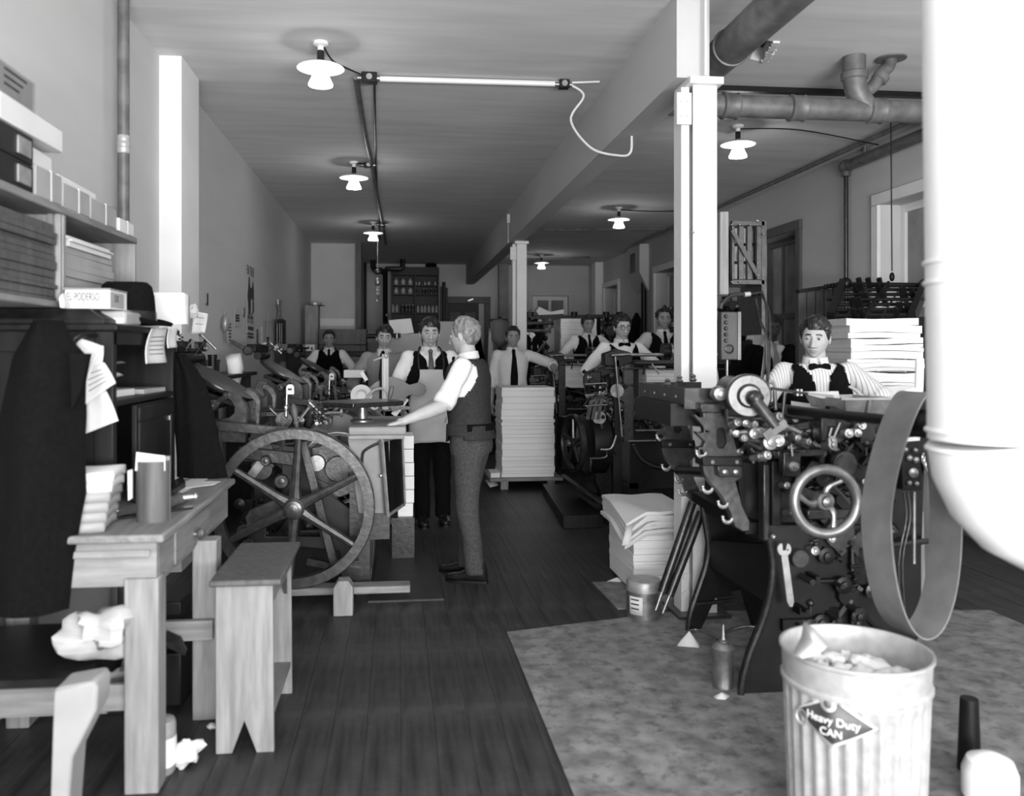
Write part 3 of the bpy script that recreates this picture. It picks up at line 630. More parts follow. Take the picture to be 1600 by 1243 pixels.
# skids
def board(px0, px1, y, z, th, dp, mat, label):
    a, b = AY(px0, 900, y), AY(px1, 900, y)
    return one('floor_skid', MB().box((a.x, y, z), (b.x, y + dp, z + th)), mat, ((a.x + b.x) / 2, y, z), label, 'plank', bevel=.008)
board(430, 641, 5.1, .045, .045, .12, wood_x, 'pale plank under the front press, ending beside the man\'s mat')
board(540, 648, 7.25, .02, .04, .12, wood_x, 'second pale plank poking out below the dark cabinet door')
b0 = AZ(536, 963, 0)
one('wooden_block', MB().prism([(b0.x - .055, b0.y, 0), (b0.x + .055, b0.y, 0), (b0.x + .055, b0.y, .16), (b0.x + .03, b0.y, .2), (b0.x - .03, b0.y, .2), (b0.x - .055, b0.y, .16)], (0, .1, 0)), wood, b0, 'upright worn wooden block before the plank of the front press', 'block', bevel=.006)
one('floor_skid', MB().box((AY(555, 900, 5.3).x, 5.25, .0), (AY(578, 900, 5.3).x, 6.6, .045)), wood_y, (-.4, 5.3, 0), 'worn timber running back under the front press beside the flywheel', 'plank', bevel=.006)
# ================================================================ FRONT RIGHT MACHINE
fm = thing('folding_machine', (1.9, 3.8, 0), 'large black iron machine with handwheel and notched brackets, front right', 'machine')
YN = 3.55
def PF(pts, y=YN): return [AY(a, b, y) for a, b in pts]
def ppart(root, name, mat, pts, y, th, bevel=.004, holes=()):
    mb = MB().prism(PF(pts, y), (0, th, 0), [PF(h, y) for h in holes]); return mb.build(name, mat, root, bevel=bevel)
# legs
leg = [(1198, 820), (1208, 880), (1203, 930), (1190, 975), (1172, 1020), (1161, 1060), (1157, 1092), (1235, 1092), (1262, 1000), (1285, 1092), (1420, 1092), (1440, 960), (1440, 820)]
ppart(fm, 'front_leg', iron_d, leg, YN, .05)
part(fm, 'leg_rim', iron, 'tube', smooth_path(PF(leg[:7], YN - .005), 4), .016)
part(fm, 'leg_foot', iron, 'box', AY(1153, 1100, YN - .06), AY(1240, 1090, YN - .06) + V((0, .2, 0)), bevel=.006)
YR = 4.4
rl = [(1096, 780), (1107, 850), (1103, 885), (1090, 925), (1080, 955), (1075, 985), (1095, 985), (1120, 930), (1160, 920), (1180, 985), (1300, 985), (1300, 780)]
ppart(fm, 'rear_leg', iron_d, rl, YR, .05)
part(fm, 'leg_rim', iron, 'tube', smooth_path(PF(rl[:6], YR - .005), 4), .016)
part(fm, 'leg_rim', iron, 'tube', PF([(1086, 944), (1145, 937)], YR - .005), .012)
part(fm, 'leg_brace', iron_d, 'prism', PF([(1108, 885), (1146, 930), (1090, 938)], YR - .02), (0, .02, 0))
# cross panel between the legs (slanting dark board)
b = [AY(1110, 845, 4.35), AY(1110, 885, 4.35), AY(1203, 945, 3.65), AY(1203, 850, 3.65)]
part(fm, 'end_panel', iron_d, 'prism', b, (.03, .02, 0), label='black panel between the two legs')
# body
part(fm, 'main_body', iron_d, 'prism', PF([(1196, 700), (1445, 700), (1440, 850), (1196, 850)], 3.62), (0, .75, 0))
part(fm, 'bed_rail', iron, 'prism', PF([(1215, 704), (1290, 700), (1290, 712), (1215, 715)], 3.5), (0, .12, 0), bevel=.005)
part(fm, 'bed_rail', iron_d, 'prism', PF([(1290, 655), (1460, 655), (1455, 690), (1300, 690)], 3.55), (0, .8, 0), bevel=.006)
part(fm, 'corner_post', iron, 'prism', PF([(1193, 725), (1203, 725), (1203, 845), (1193, 845)], 3.52), (0, .06, 0), bevel=.006)
part(fm, 'corner_post', iron_d, 'prism', PF([(1206, 720), (1222, 720), (1222, 850), (1206, 850)], 3.56), (0, .06, 0), bevel=.006)
part(fm, 'side_plate', iron_d, 'prism', PF([(1150, 720), (1196, 728), (1196, 838), (1180, 830), (1160, 800)], 3.7), (0, .05, 0))
# handwheel
hw = AY(1290, 783, 3.25); R = 57 * 3.25 / F / .955
hwm = part(fm, 'handwheel', steel_d, 'torus', hw, (-.05, -1, 0.02), R - .018, .0215, 64, 14, label='polished handwheel rim')
for k in range(3):
    a = radians(175 + 120 * k); d = V((cos(a), 0, sin(a))); t = V((-sin(a), 0, cos(a))); rings = []
    for j in range(8):
        f = j / 7; c = hw + d * (.015 + (R - .03) * f) + t * (.016 * sin(f * pi * 1.6)) + V((0, .02 * (1 - f), 0)); wdt = .019 - .007 * sin(f * pi)
        rings.append([c + t * cos(q * pi / 4) * wdt + V((0, sin(q * pi / 4) * .012, 0)) for q in range(8)])
    MB().loft(rings).build('spoke', steel_d, hwm)
part(hwm, 'hub', steel_d, 'lathe', hw + V((0, .05, 0)), (0, -1, 0), [(.036, 0), (.036, .055), (.03, .062), (.026, .062), (.022, .075), (.012, .08), (.003, .082)], 24)
part(fm, 'wheel_shaft', steel_d, 'cyl', hw + V((0, .03, 0)), hw + V((0, .5, 0)), .025)
# notched brackets
br_up = [(1095, 632), (1126, 632), (1128, 648), (1142, 668), (1148, 690), (1155, 714), (1101, 714), (1098, 702), (1091, 703), (1091, 699), (1099, 698), (1102, 690), (1090, 678), (1088, 674), (1094, 676), (1101, 675), (1099, 666), (1086, 651), (1086, 647), (1093, 652), (1100, 651)]
slot = [(1123, 668), (1130, 668), (1134, 673), (1136, 693), (1131, 700), (1123, 700), (1120, 694), (1120, 673)]
br_lo = [(1098, 727), (1160, 727), (1161, 745), (1150, 752), (1160, 790), (1172, 815), (1172, 828), (1160, 830), (1148, 822), (1141, 800), (1128, 775), (1108, 752), (1100, 740)]
hooks = [(1106, 761), (1130, 784), (1137, 808), (1096, 705)]
def bracket(dv):
    def q(n, mb, m, **k):
        mb.v = [p + dv for p in mb.v]; return mb.build(n, m, fm, **k)
    q('notched_bracket', MB().prism(PF(br_up), (0, .045, 0), [PF(slot)]), iron_g, bevel=.003)
    q('bracket_collar', MB().prism(PF([(1098, 713), (1160, 713), (1162, 728), (1098, 728)], YN - .02), (0, .1, 0)), iron_d, bevel=.005)
    q('bracket_foot', MB().prism(PF(br_lo), (0, .05, 0)), iron_g, bevel=.004)
    q('slot_lining', MB().prism(PF(slot, YN + .03), (0, .02, 0)), iron_d)
    for hx, hy in hooks:
        c = AY(hx, hy, YN)
        q('hook', MB().tube(arc(c, (1, 0, 0), (0, 0, 1), .022, pi * 1.0, pi * 1.95, 8), [.005, .007, .008, .009, .009, .009, .008, .007, .005]).ell(c + V((-.022, 0, .002)), (.008, .008, .008), 8, 6), steel)
    q('collar_bolt', MB().hexnut(AY(1112, 721, YN - .02), (0, -1, 0), .009, .012), steel_d)
    q('collar_bolt', MB().hexnut(AY(1150, 721, YN - .02), (0, -1, 0), .009, .012), steel_d)
bracket(V((0, 0, 0)))
bracket(AY(1062, 693, 4.3) - AY(1131, 720, YN))
part(fm, 'bracket_block', iron, 'prism', PF([(1121, 728), (1160, 728), (1160, 745), (1124, 745)], YN - .05), (0, .05, 0), bevel=.004)
for px in (1132, 1149): part(fm, 'block_bolt', steel_d, 'lathe', AY(px, 737, YN - .05), (0, -1, 0), [(.012, 0), (.012, .01), (.005, .014)], 10)
part(fm, 'cross_bar', iron_d, 'cyl', AY(1060, 735, 4.3), AY(1140, 740, 3.6), .025)
part(fm, 'cross_bar', iron_d, 'cyl', AY(1050, 655, 4.3), AY(1120, 662, 3.6), .022)
part(fm, 'delivery_rail', iron_d, 'bar', AY(1090, 775, 4.2), AY(1175, 825, 3.6), .06, .05)
# feed tray at the left end
tA, tB = AY(1071, 606, 3.6), AY(1150, 606, 3.6)
tz0, tz1 = AY(1071, 632, 3.6).z, tA.z
tr = part(fm, 'feed_tray', iron_d, 'box', (tA.x, 3.6, tz0), (tB.x, 4.3, tz0 + .012))
part(fm, 'tray_side', iron, 'box', (tA.x - .008, 3.6, tz0), (tA.x, 4.3, tz1), bevel=.002)
part(fm, 'tray_front', iron_g, 'box', (tA.x - .008, 3.59, tz0 - .02), (tB.x, 3.6, tz1), bevel=.002)
part(fm, 'tray_back', iron, 'box', (tA.x, 4.3, tz0), (tB.x + .1, 4.31, tz1 + .0))
part(fm, 'tray_plate', iron, 'prism', PF([(1138, 608), (1128, 620), (1122, 634), (1126, 646), (1100, 646), (1098, 634), (1071, 620), (1071, 607)], 3.585), (0, .02, 0))
part(fm, 'under_tray', iron_d, 'box', (tA.x - .04, 3.68, tz0 - .1), (tB.x - .02, 4.25, tz0))
for k in range(4): part(fm, 'tray_rivet', steel_d, 'ell', (tA.x - .01, 3.7 + .16 * k, tz0 + .03), (.006, .008, .008), 8, 6)
part(fm, 'bracket_cap', iron, 'prism', PF([(1094, 630), (1126, 630), (1128, 645), (1096, 645)], YN - .02), (0, .08, 0), bevel=.005)
for (px, py) in ((1083, 590), (1062, 592), (1043, 597)):
    c = AY(px, py, 4.2); part(fm, 'wing_nut', steel_d, 'lathe', c + V((0, 0, -.02)), (0, 0, 1), [(.012, 0), (.02, .01), (.01, .02), (.016, .03), (.004, .04)], 10)
# large roller disc with arm
dc = AY(1170, 618, 3.42); s = 3.42 / F * 1.05
dk = part(fm, 'roller_disc', iron_g, 'lathe', dc, (-.25, -1, .0), [(34 * s, -.04), (34 * s, .006), (31 * s, .014), (19 * s, .014), (17 * s, .02), (17 * s, .03), (15 * s, .035), (8 * s, .035), (8 * s, .02), (.003, .02)], 48)
part(fm, 'roller', iron_d, 'cyl', dc + V((.03, .05, 0)), dc + V((.16, .6, 0)), 25 * s, n=24)
part(fm, 'roller_knob', steel_d, 'lathe', AY(1124, 615, 3.5), (-.1, -1, 0), [(12 * s, -.03), (13 * s, 0), (10 * s, .02), (5 * s, .024), (5 * s, .035), (.003, .038)], 20)
part(fm, 'swing_arm', iron_g, 'cyl', AY(1175, 618, 3.36), AY(1212, 668, 3.3), .026, .021, 16)
part(fm, 'arm_socket', iron, 'lathe', AY(1175, 618, 3.37), (.4, -.5, -.5), [(.03, 0), (.034, .01), (.034, .03), (.028, .04)], 16)
part(fm, 'arm_blade', steel_d, 'bar', AY(1194, 682, 3.3), AY(1228, 660, 3.3), .012, .035)
part(fm, 'guide_rod', iron, 'cyl', AY(1137, 652, 3.45), AY(1198, 655, 3.45), .012)
for (px, py, r) in ((1152, 660, 7), (1165, 661, 6), (1178, 663, 7), (1188, 675, 9), (1179, 677, 10), (1216, 688, 11), (1203, 691, 13), (1198, 711, 8), (1150, 677, 6), (1163, 684, 6), (1217, 651, 8), (1246, 684, 6), (1262, 690, 6), (1186, 713, 5), (1300, 688, 8), (1300, 695, 9), (1347, 665, 7), (1326, 677, 8), (1340, 676, 7), (1229, 758, 6), (1237, 800, 6), (1208, 838, 4), (1300, 842, 6), (1273, 860, 8), (1350, 752, 6)):
    c = AY(px, py, 3.42 if py < 720 else 3.5); r = r * 3.42 / F * 1.0
    part(fm, 'bolt_head', random.choice([steel_d, steel_d, steel]), 'lathe', c, (random.uniform(-.3, .3), -1, random.uniform(-.1, .3)), [(r, -.05), (r, 0), (r * .9, .008), (r * .5, .010), (r * .45, .018), (.002, .02)], 16)
for (x0, y0, x1, y1, r) in ((1140, 677, 1190, 672, 6), (1160, 685, 1205, 692, 7), (1165, 690, 1200, 705, 7), (1185, 670, 1240, 672, 5), (1222, 655, 1226, 612, 4), (1212, 640, 1210, 610, 4), (1290, 700, 1300, 665, 4), (1300, 690, 1312, 660, 4), (1240, 690, 1262, 700, 5), (1238, 712, 1236, 694, 3), (1216, 660, 1250, 676, 6), (1262, 615, 1205, 606, 3)):
    part(fm, 'link_rod', random.choice([iron_g, steel_d, iron]), 'cyl', AY(x0, y0, 3.46), AY(x1, y1, 3.46), r * .0026 * .75)
for (x0, y0, x1, y1) in ((1197, 716, 1165, 690), (1170, 705, 1192, 690), (1200, 700, 1230, 688), (1232, 668, 1262, 664)):
    part(fm, 'casting', iron, 'bar', AY(x0, y0, 3.5), AY(x1, y1, 3.5), .05, .035, bevel=.008)
clutter(fm, 'fittings', AY(1150, 712, 3.55), AY(1290, 652, 3.7), 95, 5, [iron, iron_g, steel_d, iron_d, steel], .8)
clutter(fm, 'fittings', AY(1236, 870, 3.6), AY(1400, 700, 3.52), 70, 6, [iron, iron_d, iron_d, iron_g], 1.)
clutter(fm, 'fittings', AY(1235, 990, 3.52), AY(1400, 860, 3.545), 34, 7, [iron, iron_d, iron_d], 1.)
clutter(fm, 'fittings', AY(1290, 695, 3.52), AY(1440, 660, 3.54), 16, 8, [iron, iron_g, iron_d], .9)
for (x0, y0, x1, y1) in ((1262, 880, 1430, 950), (1262, 920, 1430, 975), (1280, 860, 1400, 905)): part(fm, 'tie_rod', iron, 'cyl', AY(x0, y0, 4.2), AY(x1, y1, 3.8), .007)
# feed cylinder, plates, arm
part(fm, 'feed_plate', iron_d, 'prism', PF([(1222, 640), (1228, 633), (1262, 636), (1296, 642), (1310, 648), (1310, 655), (1290, 655), (1288, 668), (1282, 672), (1278, 658), (1240, 655), (1224, 648)], 3.5), (0, .35, 0), bevel=.006)
part(fm, 'cover_plate', iron, 'prism', PF([(1283, 646), (1306, 646), (1308, 668), (1296, 668), (1293, 690), (1283, 690)], 3.44), (0, .08, 0), bevel=.008)
part(fm, 'long_rod', steel_d, 'bar', AY(1206, 608, 3.6), AY(1302, 619, 3.6), .012, .012)
part(fm, 'fly_board', sheet_p, 'prism', [AY(1245, 612, 3.75), AY(1310, 611, 3.75), AY(1312, 622, 3.75), AY(1285, 622, 3.75)], (0, .02, .0))
part(fm, 'sheet_on_bed', sheet_p, 'prism', [AY(1236, 640, 3.7), AY(1300, 645, 3.7), AY(1320, 640, 4.1), AY(1236, 628, 4.1)], (0, 0, .006))
for px in (1245, 1251): part(fm, 'rod_clip', steel, 'box', AY(px, 618, 3.58), AY(px + 3, 608, 3.58) + V((0, .03, 0)))
part(fm, 'curved_arm', iron_d, 'prism', PF([(1296, 634), (1304, 634), (1325, 645), (1352, 655), (1352, 661), (1330, 660), (1308, 648), (1296, 641)], 3.4), (0, .04, 0), bevel=.004)
part(fm, 'slotted_disc', iron_g, 'lathe', AY(1320, 725, 3.45), (.1, -1, 0), [(.055, -.02), (.058, 0), (.055, .006), (.003, .006)], 32)
part(fm, 'disc_slot', ink, 'tube', arc(AY(1320, 725, 3.44), (1, 0, 0), (0, 0, 1), .036, pi * .6, pi * 1.05, 8), .006)
bpz = part(fm, 'bearing_plate', iron, 'prism', PF([(1224, 706), (1252, 706), (1252, 745), (1224, 745)], 3.47), (0, .05, 0), bevel=.006)
part(bpz, 'big_bolt', steel_d, 'lathe', AY(1239, 728, 3.47), (0, -1, 0), [(.024, 0), (.024, .014), (.018, .02), (.009, .021), (.008, .03), (.002, .031)], 18)
part(fm, 'lower_block', iron, 'box', AY(1262, 812, 3.5), AY(1330, 795, 3.5) + V((0, .1, 0)), bevel=.006)
# control panel with knobs
cpn = part(fm, 'control_panel', iron_d, 'prism', PF([(1408, 695), (1438, 695), (1440, 765), (1410, 765)], 3.3), (0, .05, 0), bevel=.004)
for (px, py, r) in ((1414, 702, 4), (1429, 703, 4), (1420, 715, 5), (1430, 718, 5), (1426, 738, 8), (1420, 754, 4), (1431, 755, 4)):
    part(cpn, 'control_knob', steel_d, 'lathe', AY(px, py, 3.3), (-.1, -1, 0), [(r * .0026, 0), (r * .0026, .01), (r * .0018, .014), (.002, .016)], 14)
part(fm, 'conduit', steel_d, 'cyl', AY(1428, 768, 3.35), AY(1428, 880, 3.35), .008)
for dx in (0, 6): part(fm, 'hanging_wire', iron, 'tube', smooth_path([AY(1412 + dx, 768, 3.32), AY(1416 + dx, 810, 3.32), AY(1404 + dx, 880, 3.32), AY(1410 + dx, 985, 3.32)], 4), .004, 6)
part(fm, 'pedal_bar', iron, 'cyl', AY(1385, 853, 3.4), AY(1470, 842, 3.5), .013)
part(fm, 'wood_strut', wood, 'bar', AY(1436, 800, 3.9), AY(1440, 960, 3.9), .05, .03)
for k in range(4): part(fm, 'coil', steel, 'torus', AY(1446 + k * 2, 715 + k * 6, 3.6), (.6, -1, 0), .03 - .004 * k, .006, 20, 6)
# pale bent pipe behind the belt
part(fm, 'belt_shifter', white_paint, 'tube', smooth_path([AY(1437, 560, 3.2), AY(1436, 600, 3.2), AY(1434, 640, 3.2), AY(1435, 668, 3.2)], 4), .016, 12, label='white painted bent pipe')
part(fm, 'shifter_hook', white_paint, 'tube', smooth_path([AY(1435, 618, 3.2), AY(1424, 612, 3.2), AY(1408, 617, 3.2), AY(1395, 632, 3.2), AY(1391, 648, 3.2)], 4), [.02] * 5 + [.014] * 12, 10)
part(fm, 'paper_edge', sheet_p, 'prism', PF([(1412, 684), (1438, 682), (1437, 688), (1412, 690)], 3.5), (0, .1, 0))
# things that belong to the machine's surroundings
tb = thing('tin_tray', AY(1350, 650, 3.7), 'open tin tray standing on the front right machine bed before the seated man', 'tray')
a0, a1 = AY(1322, 652, 3.62), AY(1386, 652, 3.62); tz = AY(1350, 622, 3.62).z; z0 = AY(1350, 654, 3.62).z
def wallq(p): return MB().prism(p, (0, .004, 0))
MB().prism([(a0.x, 3.62, z0), (a1.x, 3.62, z0), (a1.x + .015, 3.58, tz), (a0.x - .03, 3.58, tz)], (0, .005, 0)).build('front_wall', tin, tb)
MB().prism([(a0.x, 3.9, z0), (a1.x, 3.9, z0), (a1.x + .015, 3.94, tz), (a0.x - .03, 3.94, tz)], (0, .005, 0)).build('back_wall', tin, tb)
MB().prism([(a0.x, 3.62, z0), (a0.x, 3.9, z0), (a0.x - .03, 3.94, tz), (a0.x - .03, 3.58, tz)], (.004, 0, 0)).build('end_wall', tin, tb)
MB().prism([(a1.x, 3.62, z0), (a1.x, 3.9, z0), (a1.x + .015, 3.94, tz), (a1.x + .015, 3.58, tz)], (.004, 0, 0)).build('end_wall', tin, tb)
MB().box((a0.x, 3.62, z0), (a1.x, 3.9, z0 + .004)).build('bottom', tin, tb)
MB().bar((a0.x - .05, 3.575, tz), (a1.x + .03, 3.575, tz), .012, .01).build('rim', tin, tb)
MB().cyl(((a0.x + a1.x) / 2 - .01, 3.60, z0), ((a0.x + a1.x) / 2 - .01, 3.575, tz), .008).build('seam', tin, tb)
# leather belt loop
bc = AY(1424, 803, 2.86); e = V((.977, .213, 0)).normalized(); wv = V((.213, -.977, 0)).normalized()
mb = MB(); n = 64; pts = []
for i in range(n):
    a = 2 * pi * i / n; ca, sa = cos(a), sin(a)
    px_ = math.copysign(abs(ca) ** .95, ca) * .155 * (1 - .38 * max(0, sa) ** 1.5) + .035 * max(0, sa); pz_ = math.copysign(abs(sa) ** .95, sa) * (.435 if sa > 0 else .425)
    c = bc + e * (px_ - .012 * pz_ / .43) + V((0, 0, pz_))
    for th in (0, 1):
        rad = (e * ca + V((0, 0, sa * .5))).normalized() * (.006 * th)
        for s_ in (-1, 1): pts.append(c + rad + wv * (s_ * .07))
fs = []
for i in range(n):
    a, b = i * 4, ((i + 1) % n) * 4
    fs += [(a, b, b + 1, a + 1), (a + 2, a + 3, b + 3, b + 2), (a, a + 2, b + 2, b), (a + 1, b + 1, b + 3, a + 3)]
mb.add(pts, fs)
one('drive_belt', mb, belt_m, bc - V((0, 0, .43)), 'long hanging loop of leather drive belt between the handwheel and the white stove pipe', 'belt')
pl = part(fm, 'belt_pulley', iron_d, 'cyl', bc + V((0, 0, .33)) - wv * .06, bc + V((0, 0, .33)) + wv * .2, .05, n=28)
part(fm, 'belt_shaft', iron_d, 'cyl', bc + V((0, 0, .33)) - wv * .1, bc + V((-.2, .9, .33)), .02)
# wrench hanging on the leg
wr = thing('wrench', AY(1226, 950, 3.46), 'open-ended wrench hanging on the front leg of the black machine', 'wrench')
c0 = AY(1226, 858, 3.46)
ja = [c0 + V((cos(a) * .031, 0, sin(a) * .031)) for a in [radians(d) for d in range(115, 425, 20)]]
inner = [c0 + V((.010, 0, .018)), c0 + V((.008, 0, -.004)), c0 + V((-.008, 0, -.004)), c0 + V((-.008, 0, .02))]
MB().prism(ja + inner, (0, .012, 0)).build('jaw', tin, wr, bevel=.002)
MB().prism([AY(1221, 866, 3.462), AY(1231, 866, 3.462), AY(1241, 940, 3.462), AY(1239, 948, 3.462), AY(1234, 948, 3.462), AY(1230, 940, 3.462)], (0, .01, 0)).build('shank', tin, wr, bevel=.002)
# white stove pipe in front right
wp = thing('stove_pipe', (1.33, 2.05, 0), 'wide white painted stove pipe with an elbow, nearest at the right edge', 'pipe')
WX, WY, WR_ = AY(1558, 300, 2.05).x, 2.05, .163
ze = 1.27
mb = MB().cyl((WX - .03, WY, ZC), (WX, WY, ze), WR_, n=48); mb.build('pipe', white_paint, wp)
for yb in (395, 430, 685, 717):
    zz = AY(1500, yb, 2.05 - WR_).z; part(wp, 'bead', white_paint, 'torus', (WX - .03 * (zz - ze) / (ZC - ze), WY, zz), (0, 0, 1), WR_, .007, 48, 8)
el = [(WX, WY, ze + .001)] + [(WX + .2 - .2 * cos(a), WY - .0, ze - .2 * sin(a)) for a in [radians(x) for x in (18, 36, 54, 72, 90)]] + [(WX + .9, WY, ze - .2)]
part(wp, 'elbow', white_paint, 'tube', el, WR_ * 1.015, 40)
part(wp, 'bead', white_paint, 'torus', (WX + .06, WY, ze - .13), (.6, 0, -1), WR_ * 1.01, .007, 44, 8)
# ---------------------------------------------------------------- items on the floor
cn = thing('trash_can', D(1336, 1200, 2.66) * 1, 'corrugated galvanised trash can full of waste paper in the right foreground', 'trash can')
cc = D(1336, 1012, 2.66); cn.location = (cc.x, cc.y, 0); H = cc.z; r0, r1 = .215, .228
mb = MB(); n = 168; rings = []
prof = [(0, .19, 0), (.02, .192, 1), (H - .15, .205, 1), (H - .125, .210, .5), (H - .105, .214, 0)]
for z, r, k in prof:
    rings.append([V((cc.x + cos(2 * pi * i / n) * (r + k * .0085 * sin(i * 2 * pi / 6)), cc.y + sin(2 * pi * i / n) * (r + k * .0085 * sin(i * 2 * pi / 6)), z)) for i in range(n)])
mb.loft(rings, caps=False); body = mb.build('body', galv, cn, solid=.002)
MB().lathe((cc.x, cc.y, 0), (0, 0, 1), [(.214, H - .106), (.222, H - .1), (.222, H - .09), (.216, H - .084), (.220, H - .012), (.226, H - .006), (.226, H + .004), (.218, H + .004), (.212, H - .09), (.210, H - .106)], 96, closed=True).build('rim_band', galv, cn)
MB().lathe((cc.x, cc.y, 0), (0, 0, 1), [(.18, .02), (.004, .02)], 48, caps=False).build('bottom', galv, cn)
for sgn in (-1,):
    hx = V((cc.x, cc.y, H - .19)) + V((-.205, -.06, .01)); part(cn, 'handle', galv, 'torus', hx, (1, .4, 0), .022, .004, 20, 6)
# diamond label bent round the can, with lettering
def on_can(u, zz, lift=.0):   # u metres along the surface from the front point, z height
    a = a_lab + u / .222; r = .2145 + lift; return V((cc.x + sin(a) * r, cc.y - cos(a) * r, zz))
vv = AY(1298, 1133, cc.y - .19); a_lab = math.atan2(AY(1287, 1133, cc.y - .2).x - cc.x, .2); zl = .415
zl = D(1298, 1133, 2.47).z
def diamond(sx, sz, lift):
    mb = MB(); N = 16; top = []; bot = []
    for i in range(N + 1):
        u = -sx + 2 * sx * i / N; hgt = sz * (1 - abs(u) / sx) + .0005
        top.append(on_can(u, zl + hgt, lift)); bot.append(on_can(u, zl - hgt, lift))
    return mb.add(top + bot, [(i, i + 1, N + 2 + i, N + 1 + i) for i in range(N)])
diamond(.128, .076, .0).build('label_border', enamel, cn, solid=.001)
lab = diamond(.119, .067, .0012).build('label', mwood, cn, solid=.0006)
def can_text(txt, size, u0, z0, slant=0):
    vs_, fs = text_mesh(txt, size); return MB().add([on_can(u0 + p.x, zl + z0 + p.y + p.x * slant, .0022 + p.z) for p in vs_], fs).build('lettering', enamel, cn)
can_text('Heavy Duty', .034, -.002, .0); can_text('CAN', .032, -.004, -.035)
def disc_label(u0, z0, r, lift, m, nm):
    N = 20; mb = MB().add([on_can(u0 + cos(2 * pi * i / N) * r, zl + z0 + sin(2 * pi * i / N) * r, lift) for i in range(N)], [tuple(range(N))]); mb.build(nm, m, cn, solid=.0005)
disc_label(-.012, .050, .024, .003, enamel, 'label_badge'); disc_label(-.012, .050, .014, .0036, grey_paint, 'label_badge')
# waste paper in the can
def crumple(mb, c, r, seed, flat=.7, n=14, m=9):
    rnd = random.Random(seed); o = V((rnd.random() * 50, rnd.random() * 50, rnd.random() * 50)); k0 = len(mb.v); mb.ell(c, (r, r, r * flat), n, m)
    for i in range(k0, len(mb.v)):
        q = mb.v[i] - V(c); f = 1 + .75 * (noise.noise(q * (1.5 / r) + o)) + .3 * abs(noise.noise(q * (4 / r) + o)) - .1; mb.v[i] = V(c) + q * f
    return mb
random.seed(9)
for k in range(19):
    a, r = k * 2.39996, .155 * math.sqrt((k + .5) / 19); c = V((cc.x + cos(a) * r, cc.y + sin(a) * r, H - .075 + random.uniform(-.012, .012)))
    one('waste_paper', crumple(MB(), c, .034, k, .6), sheet_p, c, 'crumpled white waste paper filling the trash can', 'paper', 'waste paper in the trash can', sharp=60)
c = D(1262, 1000, 2.58); mb = MB(); ps = [D(1238, 1022, 2.56), D(1252, 995, 2.6), D(1256, 970, 2.62), D(1272, 982, 2.6), D(1296, 1008, 2.6), D(1280, 1020, 2.5), D(1255, 1028, 2.5)]
top = sum(ps, V((0, 0, 0))) / 7 + V((.0, -.03, .01)); mb.add(ps + [top], [(i, (i + 1) % 7, 7) for i in range(7)])
one('paper_scrap', mb, sheet_p, c, 'peaked white sheet sticking up out of the trash can', 'paper', solid=.002, sharp=20)
# tin can, oil can
tn = AZ(1006, 962, 0); t = thing('ink_tin', tn, 'round lidded metal tin on the floor before the white paper pile', 'tin')
s = (AZ(1033, 962).x - AZ(979, 962).x) / 2; hh = .21
MB().lathe(tn, (0, 0, 1), [(s * .96, 0), (s, .004), (s, hh * .74), (s * .98, hh * .75), (s * .98, hh * .76)], 36).build('body', steel_d, t)
MB().lathe(tn, (0, 0, 1), [(s * 1.03, hh * .72), (s * 1.03, hh * .96), (s * .97, hh), (s * .6, hh + .002), (.003, hh + .002)], 36).build('lid', tin, t)
mb = MB(); N = 10; pts = []
for zz in (.03, hh * .62):
    for i in range(N + 1):
        a = radians(200 + 50 * i / N); pts.append(tn + V((cos(a) * (s + .0015), sin(a) * (s + .0015), zz)))
mb.add(pts, [(i, i + 1, N + 2 + i, N + 1 + i) for i in range(N)]).build('paper_label', sheet_p, t, solid=.001)
mb = MB()
for zz in (.06, .085, .11): mb.add([tn + V((cos(radians(a)) * (s + .003), sin(radians(a)) * (s + .003), zz + dz)) for dz in (0, .008) for a in (208, 218, 228, 238)], [(0, 1, 5, 4), (1, 2, 6, 5), (2, 3, 7, 6)])
mb.build('label_print', ink, t)
oc = AZ(1130, 1073, 0); t = thing('oil_can', oc, 'small cylindrical oil can with a spout beside the machine leg', 'oil can')
s = .046
MB().lathe(oc, (0, 0, 1), [(s * 1.02, 0), (s * 1.05, .006), (s, .012), (s, .165), (s * 1.05, .17), (s * 1.05, .178), (s * .9, .184), (s * .75, .195), (s * .35, .205), (.003, .206)], 28).build('body', steel_d, t)
MB().lathe(oc + V((0, 0, .2)), (0, 0, 1), [(.02, 0), (.02, .01), (.012, .014), (.008, .03), (.004, .075), (.002, .08)], 16).build('spout', steel_d, t)
# rods and rails on the floor by the leg
for pts, r, lab in (([(1078, 984), (1092, 984), (1130, 1000), (1160, 1008)], .005, 'thin bent wire rod lying on the floor behind the oil can'), ([(1125, 997), (1140, 984), (1165, 978), (1185, 980)], .008, 'curved metal bar on the floor behind the oil can')):
    pp_ = [AZ(a, b, .012) for a, b in pts]; one('floor_rod', MB().tube(smooth_path(pp_, 5), r), steel_d, pp_[0], lab, 'rod')
def scrap(pts, lab, h=.0, fold=.02):
    P_ = [AZ(a, b, .004) for a, b in pts]; c = sum(P_, V((0, 0, 0))) / len(P_); k = len(P_)
    mb = MB().add(P_ + [c + V((0, 0, fold))], [(i, (i + 1) % k, k) for i in range(k)]); one('paper_scrap', mb, sheet_p, c, lab, 'paper', solid=.0015, sharp=15)
scrap([(1058, 1009), (1065, 995), (1078, 1000), (1093, 1003), (1092, 1012)], 'triangular white paper scrap on the floor left of the machine leg', fold=.06)
scrap([(1114, 1088), (1128, 1084), (1141, 1087), (1133, 1093), (1120, 1092)], 'small white paper scrap on the floor below the oil can')
